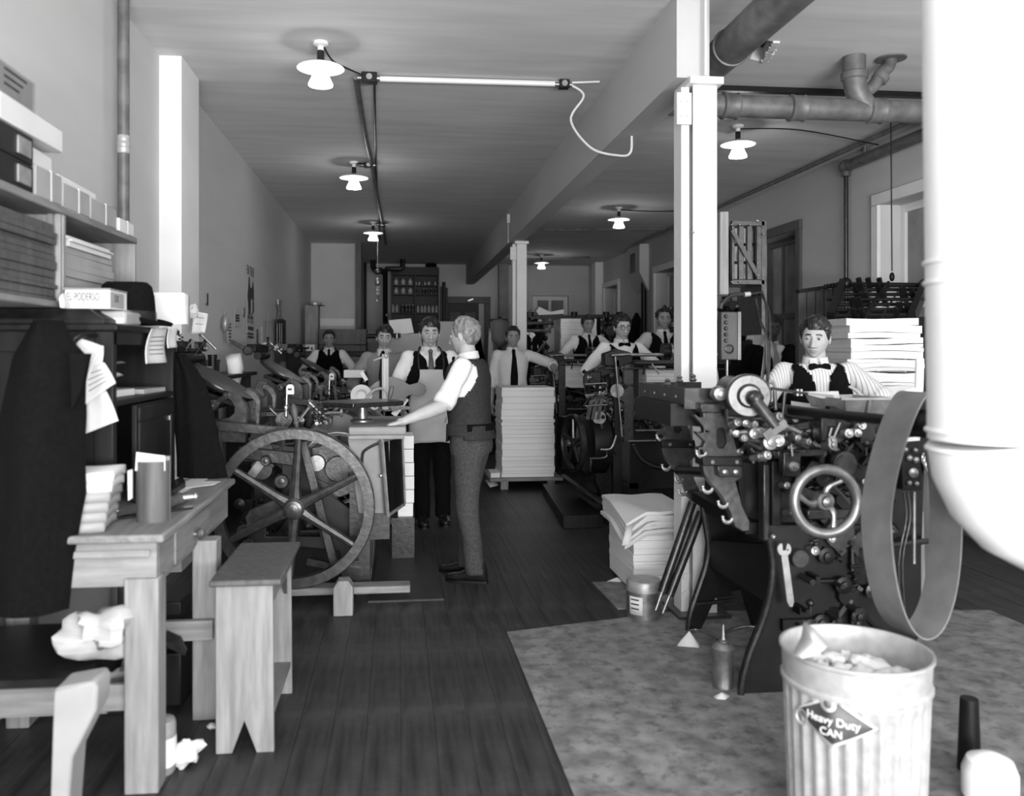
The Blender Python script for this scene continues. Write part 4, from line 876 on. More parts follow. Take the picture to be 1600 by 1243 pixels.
scrap([(758, 750), (768, 747), (779, 748), (779, 758), (766, 761)], 'white paper scrap on the floor left of the paper pallet', fold=.03)
scrap([(948, 908), (962, 903), (975, 906), (970, 909)], 'tiny white paper scrap on the grey sheet left of the round tin')
scrap([(329, 1074), (338, 1070), (340, 1080), (332, 1084)], 'tiny white scrap on the floor by the bench foot', fold=.02)
c = AZ(292, 1195, .0); one('paper_ball', crumple(MB(), c + V((0, 0, .045)), .052, 5, .8, 18, 12), sheet_p, c, 'crumpled white paper ball on the floor in front of the bench', 'paper', sharp=50)
c = AZ(331, 1140, .0); one('paper_ball', crumple(MB(), c + V((0, 0, .015)), .015, 8, .8), sheet_p, c, 'tiny crumpled paper ball left of the bench foot', 'paper', sharp=50)
# ---------------------------------------------------------------- paper piles
def pile(name, x0, x1, y0, y1, z0, z1, n, seed, mat, label, jit=.006, wavy=0., reamname='ream'):
    rnd = random.Random(seed); t = thing(name, ((x0 + x1) / 2, (y0 + y1) / 2, z0), label, 'paper pile')
    hs = [rnd.uniform(.5, 1.5) for _ in range(n)]; tot = sum(hs); z = z0
    for h in hs:
        h *= (z1 - z0) / tot; dx, dy = rnd.uniform(-jit, jit), rnd.uniform(-jit, jit); mb = MB(); N = 10
        if not wavy: mb.box((x0 + dx, y0 + dy, z + .0006), (x1 + dx, y1 + dy, z + h - .0006))
        else:
            ph = rnd.uniform(0, 6); am = wavy * rnd.uniform(.3, 1); rings = []
            for i in range(N + 1):
                f = i / N; x = x0 + dx + (x1 - x0) * f; zz = am * (sin(f * 5 + ph) - sin(ph)) + am * rnd.uniform(-.2, .2)
                zz2 = zz; rings.append([V((x, y0 + dy, z + zz)), V((x, y1 + dy, z + zz)), V((x, y1 + dy, z + h * .99 + zz2)), V((x, y0 + dy, z + h * .99 + zz2))])
            mb.loft(rings)
        mb.build(reamname, mat, t, bevel=.002 if not wavy else 0); z += h
    return t
yy = 9.15; xa, xb = AY(784, 740, yy).x, AY(866, 740, yy).x; zt2 = AY(820, 605, yy).z; zb2 = .12
pile('paper_pile', xa, xb, yy, yy + .6, zb2, zt2, 20, 4, paper, 'tall white paper pile on a low wooden pallet in mid room', jit=.009)
pt = thing('pallet', ((xa + xb) / 2, yy + .3, 0), 'low wooden pallet under the tall white paper pile', 'pallet')
MB().box((xa - .14, yy - .1, zb2 - .03), (xb + .08, yy + .68, zb2)).build('deck', wood_x, pt, bevel=.004)
for xx in (xa + .02, xb - .05):
    MB().prism([(xx - .04, yy - .08, 0), (xx - .04, yy + .03, 0), (xx - .04, yy + .06, zb2 - .03), (xx - .04, yy - .1, zb2 - .03)], (.08, 0, 0)).build('foot', wood, pt)
    MB().box((xx - .04, yy + .5, 0), (xx + .04, yy + .62, zb2 - .03)).build('foot', wood, pt)
one('paper_block', MB().box((xa - .12, yy, zb2), (xa - .02, yy + .3, zb2 + .05)), paper, (xa - .07, yy, zb2), 'small white paper block on the left edge of the pallet', 'paper block')
# pile left of the front machine
yy = 5.05; xa, xb = AY(990, 900, yy).x, AY(1082, 900, yy).x; zt2 = AY(1040, 795, yy).z
pile('paper_pile', xa, xb, yy, yy + .6, .02, AY(1040, 835, yy).z, 9, 6, paper, 'white paper pile on the floor left of the black machine, lower part of the heap', jit=.004)
zc2 = AY(1040, 835, yy).z
u = thing('paper_pile', ((xa + xb) / 2, yy, zc2), 'loose sheets with curled corners on top of the floor pile by the machine', 'paper pile')
rnd = random.Random(2)
for k in range(7):
    z0 = zc2 + k * .022; mb = MB(); ng = 10; dx, dy = rnd.uniform(-.02, .01), rnd.uniform(-.02, .02); gv = []
    for th in (0, 1):
        for i in range(ng + 1):
            for j in range(ng + 1):
                x = xa - .05 + (xb - xa + .05) * i / ng; y = yy - .03 + .62 * j / ng; cr = max(0, 1 - (i + j * .5) / 3.2); gv.append(V((x + dx, y + dy - .0, z0 + th * .02 - cr * (.075 + .025 * k % .05) + .004 * sin(i + k))))
    q = ng + 1; fs = [(i * q + j, (i + 1) * q + j, (i + 1) * q + j + 1, i * q + j + 1) for i in range(ng) for j in range(ng)]
    tops = [tuple(a + q * q for a in f)[::-1] for f in fs]
    side = []
    for i in range(ng): side += [(i * q, (i + 1) * q, (i + 1) * q + q * q, i * q + q * q), (i * q + ng, (i + 1) * q + ng, (i + 1) * q + ng + q * q, i * q + ng + q * q), (i, i + 1, i + 1 + q * q, i + q * q), (ng * q + i, ng * q + i + 1, ng * q + i + 1 + q * q, ng * q + i + q * q)]
    mb.add(gv, fs + tops + side).build('sheet_batch', sheet_p, u)
cs = [AY(978, 822, yy - .05), AY(990, 818, yy - .05), AY(984, 850, yy - .12), AY(972, 852, yy - .12)]
MB().add(cs, [(0, 1, 2, 3)]).build('curled_sheet', sheet_p, u, solid=.002)
for k, (x0, y0, x1, y1) in enumerate(((1082, 785, 1034, 925), (1096, 800, 1046, 930))):
    pA, pB = AY(x0, y0, 4.52), AY(x1, y1, 4.45)
    t = thing('ink_roller', pB, ('left' if k == 0 else 'right') + ' one of two dark rollers leaning on the white paper pile', 'roller', 'rollers leaning on the paper pile')
    dv = (pB - pA).normalized()
    MB().cyl(pA, pB, .024, n=16).build('roller_body', iron, t)
    MB().cyl(pA - dv * .09, pA, .008).cyl(pB, pB + dv * .10, .008).build('spindle', steel_d, t)
# step platform in the aisle
q = [AZ(880, 826), AZ(950, 826)]; xL = AZ(880, 826).x
one('step_platform', MB().prism([(AZ(880, 826).x, AZ(880, 826).y, 0), (AZ(945, 826).x, AZ(880, 826).y, 0), (AZ(945, 826).x, AZ(848, 772).y, 0), (AZ(848, 772).x, AZ(848, 772).y, 0)], (0, 0, .11)), dwood, (1.2, 7.5, 0), 'low dark wooden step platform in the aisle before the middle press', 'platform', bevel=.006)

wj = AZ(1522, 1240, 0); jg_ = thing('white_vessel', wj, 'blurred white rounded vessel on the floor in the bottom right corner', 'vessel')
wz = D(1522, 1160, wj.length * .0 + 2.85).z
MB().lathe((wj.x + .02, wj.y - .05, 0), (0, 0, 1), [(.07, 0), (.085, .02), (.085, .10), (.07, .14), (.03, .16), (.003, .165)], 28).build('body', enamel, jg_)
MB().cyl((wj.x + .09, wj.y + .15, 0), (wj.x + .09, wj.y + .15, .26), .04, .03).build('dark_neck', iron_d, jg_)
# ================================================================ PRESSES IN THE RIGHT BAY
def cylinder_press(off, label, seed):
    off = V(off); A = lambda px, py, y=7.4: AY(px, py, y) + off
    root = thing('cylinder_press', A(1000, 800, 7.6) * 1, label, 'printing press'); root.location.z = 0
    PP = lambda pts, y=7.4: [A(a, b, y) for a, b in pts]
    X0, X1 = A(985, 560).x, 2.95
    # upright posts of the feeder
    for px0, px1, m, y in ((975, 990, iron_g, 7.4), (960, 968, iron_d, 7.35), (946, 953, iron_d, 7.5), (992, 998, iron_d, 7.6)):
        part(root, 'upright', m, 'prism', PP([(px0, 562), (px1, 562), (px1, 690), (px0, 690)], y), (0, .05, 0), bevel=.004)
    part(root, 'base_post', iron_d, 'prism', PP([(958, 690), (972, 690), (972, 800), (958, 800)], 7.35), (0, .08, 0), bevel=.004)
    part(root, 'diagonal_rod', steel_d, 'cyl', A(961, 553, 7.3), A(972, 682, 7.3), .009)
    part(root, 'delivery_shaft', steel_d, 'cyl', (X0 - .08 + off.x * 0, A(0, 0).y, A(985, 554).z), (X1, A(0, 0).y, A(985, 554).z), .016)
    part(root, 'delivery_shaft', iron, 'cyl', (X0, A(0, 0, 7.3).y, A(985, 567, 7.3).z), (X1, A(0, 0, 7.3).y, A(985, 567, 7.3).z), .026)
    part(root, 'delivery_rod', iron_g, 'cyl', A(945, 575, 7.35), V((X1, A(0, 0, 7.35).y, A(1000, 577, 7.35).z)), .008)
    for px in (1048, 1059): part(root, 'guide_ring', steel_d, 'lathe', A(px, 549, 7.38), (1, 0, .0), [(.045, -.01), (.075, -.01), (.075, .01), (.045, .01)], 24, closed=True)
    part(root, 'guide_disc', iron_d, 'cyl', A(1035, 549, 7.42), A(1060, 549, 7.42), .075, n=24)
    for x0, y0, x1, y1, m in ((1018, 568, 1030, 584, tin), (1008, 570, 1005, 585, iron_d)): part(root, 'sheet_finger', m, 'bar', A(x0, y0, 7.25), A(x1, y1, 7.25), .03, .01)
    part(root, 'cap_casting', iron_d, 'prism', PP([(944, 552), (965, 545), (985, 550), (990, 565), (970, 573), (944, 570)], 7.35), (0, .12, 0), bevel=.008)
    part(root, 'feeder_head', iron_d, 'prism', PP([(930, 580), (955, 568), (962, 582), (940, 588)], 7.4), (0, .3, 0), bevel=.006)
    part(root, 'cap_rod', steel_d, 'cyl', A(955, 555, 7.3), A(985, 553, 7.3), .014)
    # paper pile board and bed
    part(root, 'pile_board', iron_d, 'box', (X0 + .05, A(0, 0).y, A(1000, 632).z), (X1, A(0, 0).y + .8, A(1000, 626).z))
    part(root, 'bed', iron_d, 'box', (X0 + .02, A(0, 0).y + .1, .25), (X1, A(0, 0).y + .75, A(1000, 660).z))
    part(root, 'bed_rail', steel_d, 'box', (X0 + .05, A(0, 0).y, A(1000, 671).z - .012), (X1, A(0, 0).y + .1, A(1000, 671).z))
    part(root, 'bed_rail', steel_d, 'box', (X0 - .02, A(0, 0).y - .02, A(1000, 687).z - .012), (X1, A(0, 0).y + .1, A(1000, 687).z))
    part(root, 'bed_roller', iron, 'lathe', A(1000, 650), (0, -1, 0), [(.05, -.1), (.05, 0), (.03, .01), (.03, .02), (.003, .02)], 20)
    part(root, 'gear_box', iron, 'box', A(1010, 658), A(1030, 646) + V((0, .1, 0)), bevel=.01)
    part(root, 'wedge', iron, 'prism', PP([(992, 622), (1040, 640), (1040, 644), (992, 630)]), (0, .1, 0))
    clutter(root, 'fittings', A(992, 668, 7.42), A(1100, 640, 7.45), 26, seed, [iron, iron_d, iron_g], 1.)
    # side mechanism at the drive end
    clutter(root, 'fittings', A(922, 660, 7.35), A(965, 585, 7.6), 85, seed + 1, [iron, iron_d, iron_g, steel_d], .9)
    clutter(root, 'fittings', A(936, 720, 7.35), A(960, 655, 7.6), 34, seed + 2, [iron, iron_d, iron_g], 1.)
    part(root, 'mechanism_box', iron_d, 'box', A(920, 600, 7.35), A(940, 580, 7.35) + V((0, .2, 0)), bevel=.01)
    part(root, 'mechanism_plate', iron_d, 'prism', PP([(912, 595), (945, 590), (948, 690), (925, 660)], 7.6), (0, .05, 0))
    for k in range(3): part(root, 'cross_rod', steel_d, 'cyl', A(914, 600 + k * 17, 7.32), A(948, 598 + k * 17, 7.32), .008)
    for px in (918, 926, 934): part(root, 'vertical_link', iron_g, 'bar', A(px, 655, 7.34), A(px + 6, 625, 7.34), .014, .03)
    # flywheel and drum turned edge-on, axis along the machine
    fc = A(896, 692, 7.5)
    wheel(root, fc, (1, .18, 0), .262, .05, .04, 5, iron, hub=.05, spoke_w=.04, n=48)
    part(root, 'drum', iron_d, 'lathe', A(918, 692, 7.55), (1, .12, 0), [(.2, -.03), (.27, -.02), (.275, 0), (.275, .14), (.26, .15), (.1, .15)], 48)
    part(root, 'drum_shaft', steel_d, 'cyl', A(885, 692, 7.5), A(960, 692, 7.6), .03)
    part(root, 'pedestal', iron, 'prism', PP([(930, 715), (960, 700), (960, 800), (945, 785), (928, 750)], 7.6), (0, .12, 0), bevel=.02)
    part(root, 'skid', iron_d, 'prism', PP([(900, 760), (907, 758), (968, 796), (968, 806)], 7.3), (0, .7, 0), bevel=.005)
    part(root, 'skid_rail', iron, 'bar', A(903, 760, 7.35), A(965, 800, 7.2), .04, .03)
    part(root, 'crank_pedal', steel_d, 'tube', smooth_path([A(963, 680, 7.25), A(955, 700, 7.25), A(938, 702, 7.25)], 4), .012)
    part(root, 'crank_pedal', iron, 'tube', smooth_path([A(948, 704, 7.28), A(946, 714, 7.28), A(922, 716, 7.28)], 4), .012)
    part(root, 'pipe_bend', iron, 'tube', smooth_path([A(924, 716, 7.3), A(923, 735, 7.3), A(930, 745, 7.4)], 4), .012)
    part(root, 'hose', iron, 'tube', smooth_path([A(989, 694, 7.3), A(1000, 715, 7.3), A(1020, 728, 7.3), A(1050, 732, 7.3), A(1075, 727, 7.3)], 5), .02)
    part(root, 'end_panel', iron_d, 'box', V((X0 + .0, A(0, 0).y + .1, 0)), V((X0 + .1, A(0, 0).y + .7, .3)))
    return root, X0, X1
m1, X0, X1 = cylinder_press((0, 0, 0), 'near middle cylinder press where the man with round glasses stands', 101)
m2, _, _ = cylinder_press((.0, 3.1, -.02), 'farther middle cylinder press with a paper pile, behind the pallet of paper', 131)
def feed_pile(y, zb, zt, xa, xb, seed, label):
    pile('paper_pile', xa, xb, y, y + .65, zb, zt, 9, seed, paper, label, jit=.004)
zb = AY(1000, 626, 7.4).z + .001
feed_pile(7.43, zb, AY(1020, 577, 7.4).z, AY(1010, 600, 7.43).x, 2.9, 21, 'white paper pile on the near middle press below its shiny shafts')
feed_pile(10.53, zb - .02, AY(900, 569, 10.53).z, AY(882, 580, 10.53).x, 2.9, 22, 'white paper pile on the farther middle press, right of the striped shirt')
# tall feeder press behind
tf = thing('feeder_press', (2.2, 12.6, 0), 'tall black feeder frame behind the farther middle press', 'printing press')
AT = lambda px, py, y=12.5: AY(px, py, y)
for px in (826, 836, 845, 934, 948, 960, 968): part(tf, 'frame_post', iron_d, 'bar', AT(px, 700), AT(px, 492), .05, .06)
part(tf, 'top_bar', iron_d, 'bar', AT(822, 496), AT(972, 493), .07, .05)
part(tf, 'top_bar', iron_d, 'bar', AT(822, 505, 12.4), AT(862, 503, 12.4), .05, .04)
for px in (826, 829, 897, 947, 968): part(tf, 'top_knob', iron_d, 'cyl', AT(px, 495), AT(px, 487), .05)
part(tf, 'side_motor', iron_d, 'ell', AT(822, 506), (.11, .1, .12))
part(tf, 'hose', iron_d, 'tube', smooth_path([AT(822, 500), AT(812, 502), AT(809, 512), AT(812, 530)], 5), .03)
clutter(tf, 'fittings', AT(824, 580, 12.4), AT(852, 500, 12.7), 40, 141, [iron_d, iron, iron_d, steel_d], 1.7)
clutter(tf, 'fittings', AT(936, 560, 12.4), AT(968, 500, 12.7), 36, 142, [iron_d, iron, iron_d], 1.7)
for i in range(4): part(tf, 'slat', iron_d, 'bar', AT(936, 505 + i * 12), AT(968, 503 + i * 12), .04, .04)
part(tf, 'paper_side', kraft, 'box', AT(852, 555, 12.6), AT(866, 512, 12.6) + V((0, .3, 0)))
part(tf, 'base', iron_d, 'box', AT(830, 690, 12.5), V((3.2, 13.2, AT(0, 575).z)))
xa, xb = AT(876, 500, 12.45).x, AT(932, 500, 12.45).x
pile('paper_pile', xa, xb, 12.45, 13.1, AT(0, 575, 12.45).z, AT(0, 494, 12.45).z, 12, 23, paper, 'tall white paper pile in the black feeder frame behind the man in the dark vest', jit=.006)
mb = MB(); P0 = [AT(838, 486, 12.5), AT(842, 479, 12.55), AT(860, 487, 12.5), AT(881, 483, 12.5), AT(881, 490, 12.5), AT(842, 492, 12.5)]
one('crumpled_sheet', MB().prism(P0, (0, .3, 0)), sheet_p, AT(860, 492), 'crumpled white sheet lying on top of the tall feeder frame', 'paper')
# slanted delivery racks and big pile at the right
def rack(name, pts, y, n, lab, seed, knobs=True):
    """slanted black rack: two side bars joined by round rods with clips"""
    a, b, c, d = [AY(px, py, yy) for (px, py), yy in zip(pts, y)]      # top-left, top-right, bottom-right, bottom-left
    t = thing(name, (a + b + c + d) / 4, lab, 'rack'); rnd = random.Random(seed)
    part(t, 'side_bar', iron_d, 'bar', a, d, .05, .09); part(t, 'side_bar', iron_d, 'bar', b, c, .05, .09)
    for i in range(n):
        f = i / (n - 1) * .9 + .03; p, q = a.lerp(d, f), b.lerp(c, f); r = part(t, 'rack_rod', iron_d, 'cyl', p, q, .014 if i else .02)
        if knobs:
            for k in range(3):
                s = p.lerp(q, rnd.uniform(.1, .95)); part(r, 'clip', iron_d, 'bar', s + V((-.02, -.03, .05)), s + V((.02, .0, -.05)), .03, .03)
    for g in (.28, .72): part(t, 'tape', iron, 'cyl', a.lerp(b, g), d.lerp(c, g - .1), .007)
    part(t, 'tape_bar', iron_d, 'bar', a.lerp(b, .55), d.lerp(c, .4), .02, .05)
    return t
R1 = rack('delivery_rack', [(1318, 443), (1446, 444), (1425, 495), (1298, 497)], (6.3, 6.3, 5.75, 5.75), 7, 'slanted black delivery rack with clips above the big paper pile at right', 4)
part(R1, 'long_rod', iron_d, 'cyl', AY(1292, 468, 6.0), AY(1452, 467, 6.0), .011)
for (x, y_) in ((1321, 443), (1444, 446)): part(R1, 'corner_casting', iron_d, 'ell', AY(x, y_, 6.28), (.05, .05, .05))
part(R1, 'support_post', iron_d, 'bar', AY(1440, 495, 5.8), V((AY(1440, 495, 5.8).x, 5.75, 0)), .05, .05)
part(R1, 'support_post', iron_d, 'bar', AY(1298, 495, 5.8), V((AY(1298, 495, 5.8).x, 5.75, 0)), .05, .05)
part(R1, 'back_box', iron_d, 'box', AY(1318, 500, 6.25), AY(1418, 486, 6.25) + V((0, .2, 0)))
wpn = thing('wood_cabinet', AY(1280, 600, 6.6), 'dark panelled wooden cabinet with sloping top left of the slanted rack', 'cabinet')
wpn.location.z = 0
for i in range(5):
    x0, x1 = 1248 + i * 13.5, 1248 + i * 13.5 + 13
    a = AY(x0, 456 - i * 1.6, 6.6); b_ = AY(x1, 456 - i * 1.6 - 1.5, 6.6)
    MB().box((a.x, 6.6, 0), (b_.x - .004, 6.63, a.z)).build('board', mwood, wpn, bevel=.003)
MB().bar(AY(1246, 455, 6.58), AY(1322, 444, 6.58), .06, .03).build('top_rail', iron_d, wpn)
for i in range(6): part(wpn, 'rail_bolt', iron_d, 'cyl', AY(1290 + i * 5, 449 - i * .8, 6.55), AY(1290 + i * 5, 444 - i * .8, 6.55), .012)
MB().box((AY(1248, 455, 6.66).x, 6.66, 0), (AY(1318, 455, 6.66).x, 6.72, 1.9)).build('body', mwood, wpn)
yy = 5.0
xa, xb = AY(1327, 560, yy).x, AY(1440, 560, yy).x
zt2 = AY(1380, 497, yy).z
pile('paper_pile', xa, xb, yy, yy + .38, .78, zt2, 30, 31, paper_n, 'big uneven white paper pile behind the seated man at right', jit=.018, wavy=.007)
tb2 = thing('pile_table', ((xa + xb) / 2, yy + .3, 0), 'dark table carrying the big uneven paper pile at right', 'table')
MB().box((xa - .15, yy - .05, .73), (xb + .1, yy + .65, .78)).build('top', mwood, tb2)
for xx in (xa - .1, xb): 
    for y_ in (yy, yy + .52): MB().box((xx, y_, 0), (xx + .07, y_ + .07, .73)).build('leg', mwood, tb2)
# second rack and dark press parts behind the switch box
R2 = rack('delivery_rack', [(1130, 475), (1172, 478), (1160, 530), (1120, 530)], (9.2, 9.2, 8.8, 8.8), 6, 'farther slanted black rack half hidden behind the switch box', 6, False)
part(R2, 'support_frame', iron_d, 'box', AY(1130, 640, 8.8), AY(1176, 532, 8.8) + V((0, .3, 0)))
one('white_cover', MB().prism([AY(1150, 530, 9.1), AY(1178, 530, 9.1), AY(1178, 500, 9.1), AY(1166, 500, 9.1)], (0, .02, 0)), sheet_p, AY(1165, 530, 9.1), 'white sheet showing behind the farther slanted rack', 'sheet')
clutter(R2, 'fittings', AY(1130, 485, 9.15), AY(1160, 470, 9.3), 22, 61, [iron_d, iron], 1.2)
# machine part right of the far vest man
fx = thing('feeder_press', AY(1060, 700, 10.6), 'dark feeder head standing behind the tall man right of the glasses man', 'printing press'); fx.location.z = 0
AF = lambda px, py, y=10.6: AY(px, py, y)
part(fx, 'head_box', iron, 'box', AF(1052, 540), AF(1085, 478) + V((0, .4, 0)), bevel=.01)
part(fx, 'head_label', tin, 'box', AF(1061, 510, 10.58), AF(1074, 500, 10.58) + V((0, .02, 0)))
part(fx, 'frame_post', iron_d, 'box', (AF(1052, 700).x, 10.6, 0), AF(1080, 540) + V((0, .3, 0)))
clutter(fx, 'fittings', AF(1046, 535, 10.5), AF(1054, 485, 10.7), 20, 62, [iron, iron_d, steel_d], 1.1)
# dark coat / apron hanging on the far right wall and sacks
hc_ = thing('hanging_coat', AX(1000, 520, 4.5), 'long dark coat hanging on the far right wall behind the glasses man', 'coat')
hp = [AX(997, 488, 4.52), AX(1002, 498, 4.52), AX(1000, 512, 4.5), AX(998, 560, 4.5), AX(985, 600, 4.5), AX(985, 530, 4.5), AX(991, 500, 4.52)]
MB().prism(hp, (-.06, 0, 0)).build('cloth', wool_d, hc_, bevel=.015)
# ---------------------------------------------------------------- resistor box, switch panel and cables at the column
rb = thing('resistor_box', AY(1165, 445, 4.95), 'slatted resistor box with diagonal brace on the right side of the white column', 'electrical box')
a, b_ = AY(1142, 345, 4.9), AY(1193, 445, 4.9)
part(rb, 'side_board', wood, 'prism', [AY(1125, 330, 4.75), AY(1139, 330, 4.75), AY(1139, 460, 4.75), AY(1125, 460, 4.75)], (0, .3, 0), bevel=.006)
part(rb, 'frame_bar', iron_g, 'box', (a.x, 4.88, a.z - .03), (b_.x, 4.92, a.z), bevel=.003); part(rb, 'frame_bar', iron_g, 'box', (a.x, 4.88, b_.z), (b_.x, 4.92, b_.z + .03), bevel=.003)
for px in (1142, 1153, 1166, 1181): x0 = AY(px, 345, 4.9).x; part(rb, 'slat', iron_g, 'box', (x0, 4.885, b_.z + .03), (x0 + (.032 if px > 1142 else .018), 4.915, a.z - .03), bevel=.003)
part(rb, 'diagonal_brace', iron_g, 'bar', AY(1144, 360, 4.87), AY(1184, 430, 4.87), .012, .024)
for px, py in ((1143, 351), (1156, 351), (1172, 351), (1143, 440), (1156, 440), (1145, 361), (1185, 430), (1193, 365)): part(rb, 'rivet', steel_d, 'ell', AY(px, py, 4.865), (.006, .006, .006), 8, 6)
part(rb, 'back_frame', iron_g, 'box', (b_.x - .02, 4.88, b_.z - .3), (b_.x + .01, 5.2, a.z))
for i, px in enumerate((1149, 1161, 1176)):
    for k in range(3): part(rb, 'resistor_grid', sheet_p if i < 2 else iron_g, 'cyl', AY(px, 357 + k * 28, 5.0), AY(px, 380 + k * 28, 5.0), .016)
part(rb, 'back_board', iron_d, 'box', (a.x, 5.1, b_.z), (b_.x, 5.12, a.z))
part(rb, 'top_knob', steel_d, 'ell', AY(1183, 345, 4.88), (.014, .014, .010))
sw = thing('switch_panel', AY(1143, 562, 4.9), 'wooden switch panel with a column of round buttons beside the white column', 'switch panel')
q0, q1 = AY(1127, 562, 4.9), AY(1157, 487, 4.9)
MB().box((q0.x, 4.9, q0.z), (q1.x, 4.96, q1.z)).build('board', mwood, sw, bevel=.006)
MB().box((q1.x - .02, 4.89, q0.z), (q1.x, 4.9, q1.z)).build('edge_strip', wood, sw)
for i in range(5): part(sw, 'button', iron, 'lathe', AY(1134, 494 + i * 9.5, 4.9), (0, -1, 0), [(.012, 0), (.012, .006), (.008, .012), (.003, .012)], 16)
part(sw, 'dial', iron, 'lathe', AY(1139, 545, 4.9), (0, -1, 0), [(.028, 0), (.028, .008), (.022, .010), (.02, .006), (.003, .006)], 24)
part(sw, 'conduit', steel_d, 'cyl', AY(1136, 562, 4.92), AY(1136, 660, 4.92), .009)
for k, pts in enumerate((([1190, 455], [1197, 480], [1196, 540], [1190, 600]), ([1186, 452], [1202, 490], [1202, 560], [1198, 612]), ([1180, 455], [1188, 500], [1198, 530], [1199, 610]))):
    pp_ = [AY(x, y_, 4.9 - .42 * i) for i, (x, y_) in enumerate(pts)]
    one('cable', MB().tube(smooth_path(pp_, 6), .007, 6), iron_g, pp_[0], ['left', 'right', 'middle'][k] + ' one of the grey cables hanging from the resistor box to the front machine', 'cable')
cpts = [AY(1192, 457, 4.85), AY(1165, 459, 4.85), AY(1145, 461, 4.85), AY(1130, 472, 4.85), AY(1126, 482, 4.85)]
cb = thing('plug_cable', cpts[0], 'thick cable with a plug curving below the resistor box to the column', 'cable')
MB().tube(smooth_path(cpts, 5), .012).build('cable', iron_g, cb)
MB().cyl(AY(1172, 459, 4.84), AY(1188, 457, 4.84), .018).build('plug', iron_d, cb); MB().cyl(AY(1163, 460, 4.84), AY(1172, 459, 4.84), .015).build('ferrule', galv, cb)
# ================================================================ BACK OF THE ROOM
sx0, sx1 = AY(611, 450, 19.2).x, AY(686, 450, 19.2).x
sh_ = thing('jar_shelf', ((sx0 + sx1) / 2, 19.3, 0), 'tall dark shelf of ink jars against the back wall', 'shelf')
zt_ = AY(650, 428, 19.2).z
for x in (sx0, (sx0 + sx1) / 2 - .01, sx1 - .03): MB().box((x, 19.2, 0), (x + .03, 19.5, zt_)).build('upright', dwood, sh_)
MB().box((sx0, 19.49, 0), (sx1, 19.52, zt_)).build('back', dwood, sh_)
levels = [428, 445, 459, 488, 500]
zl_ = [AY(650, y, 19.2).z for y in levels]
for z in zl_ + [1.4, .9, .4]: MB().box((sx0 + .002, 19.19, z - .025), (sx1 - .002, 19.49, z)).build('board', dwood, sh_)
MB().box((sx0, 19.18, zt_), (sx1, 19.2, zt_ + .16)).build('cornice', dwood, sh_)
def jar(x, z, r, h, glass, lab, grp, y=19.27):
    t = thing('ink_jar', (x, y, z), lab, 'jar', grp)
    MB().lathe((x, y, z + .001), (0, 0, 1), [(r * .9, 0), (r, .01), (r, h * .7), (r * .75, h * .8), (r * .7, h * .84)], 14).build('body', glass, t)
    MB().lathe((x, y, z + h * .82), (0, 0, 1), [(r * .8, 0), (r * .8, h * .12), (r * .6, h * .16), (.003, h * .17)], 14).build('lid', steel_d, t)
jx = lambda px: AY(px, 450, 19.27).x
for row, nm in ((1, 'upper'), (2, 'second')):
    for k, px in enumerate((619, 630, 641)): jar(jx(px), zl_[row], .065, .15, galv, '%s big round jar on the %s shelf of the back rack' % (('left', 'middle', 'right')[k], nm), 'big jars on the back rack')
for k, px in enumerate((650, 655, 664, 670, 680)): jar(jx(px), zl_[1], .035 if k != 3 else .06, .09, tin, 'small tin on the upper back shelf, number %s from the left of its row' % ('one', 'two', 'three', 'four', 'five')[k], 'small tins on the back rack')
for k, px in enumerate((652, 662, 667, 674, 681)): jar(jx(px), zl_[2], .03, .13, iron_g, 'dark bottle on the second shelf of the back rack, number %s from the left' % ('one', 'two', 'three', 'four', 'five')[k], 'dark bottles on the back rack')
for k, px in enumerate((614, 620, 629, 635, 640, 645)): jar(jx(px), zl_[3], .04, .19, galv if k < 2 else iron_g, 'left half third-shelf jar of the back rack, number %s' % ('one', 'two', 'three', 'four', 'five', 'six')[k], 'jars on the third shelf')
for k, px in enumerate((653, 659, 664, 670, 676, 682)): jar(jx(px), zl_[3], .038, .17, galv, 'right half third-shelf jar of the back rack, number %s' % ('one', 'two', 'three', 'four', 'five', 'six')[k], 'jars on the third shelf')
hz = zt_; xh = AY(674, 425, 19.25).x
one('dark_bundle', MB().ell((xh, 19.32, hz + .17), (.13, .13, .17)), wool_d, (xh, 19.32, hz), 'dark rounded bundle on top of the jar shelf', 'bundle')
for k, (px, ytop, r) in enumerate(((690, 447, .025), (694, 440, .04), (698, 449, .03))):
    x = AY(px, 470, 19.35).x; one('leaning_pole', MB().cyl((x, 19.3, 0), (x, 19.45, AY(px, ytop, 19.35).z), r), [mwood, iron, mwood][k], (x, 19.3, 0), ['left', 'tallest middle', 'right'][k] + ' pole standing between the jar shelf and the back door', 'pole')
# black pipework near the back wall
bp0 = thing('black_pipe', AY(602, 480, 18.2), 'thick black pipe with elbows running up before the back wall', 'pipe')
Q = lambda px, py: AY(px, py, 18.2)
MB().tube([Q(602, 560), Q(602, 425), Q(604, 420), Q(612, 420), Q(626, 420), Q(629, 417), Q(629, 405)], .055).build('riser', iron_d, bp0)
MB().tube([Q(602, 427), Q(594, 422), Q(585, 421), Q(583, 417), Q(583, 406)], .06).build('branch', iron_d, bp0)
MB().ell(Q(604, 492), (.05, .05, .06)).build('valve', steel_d, bp0)
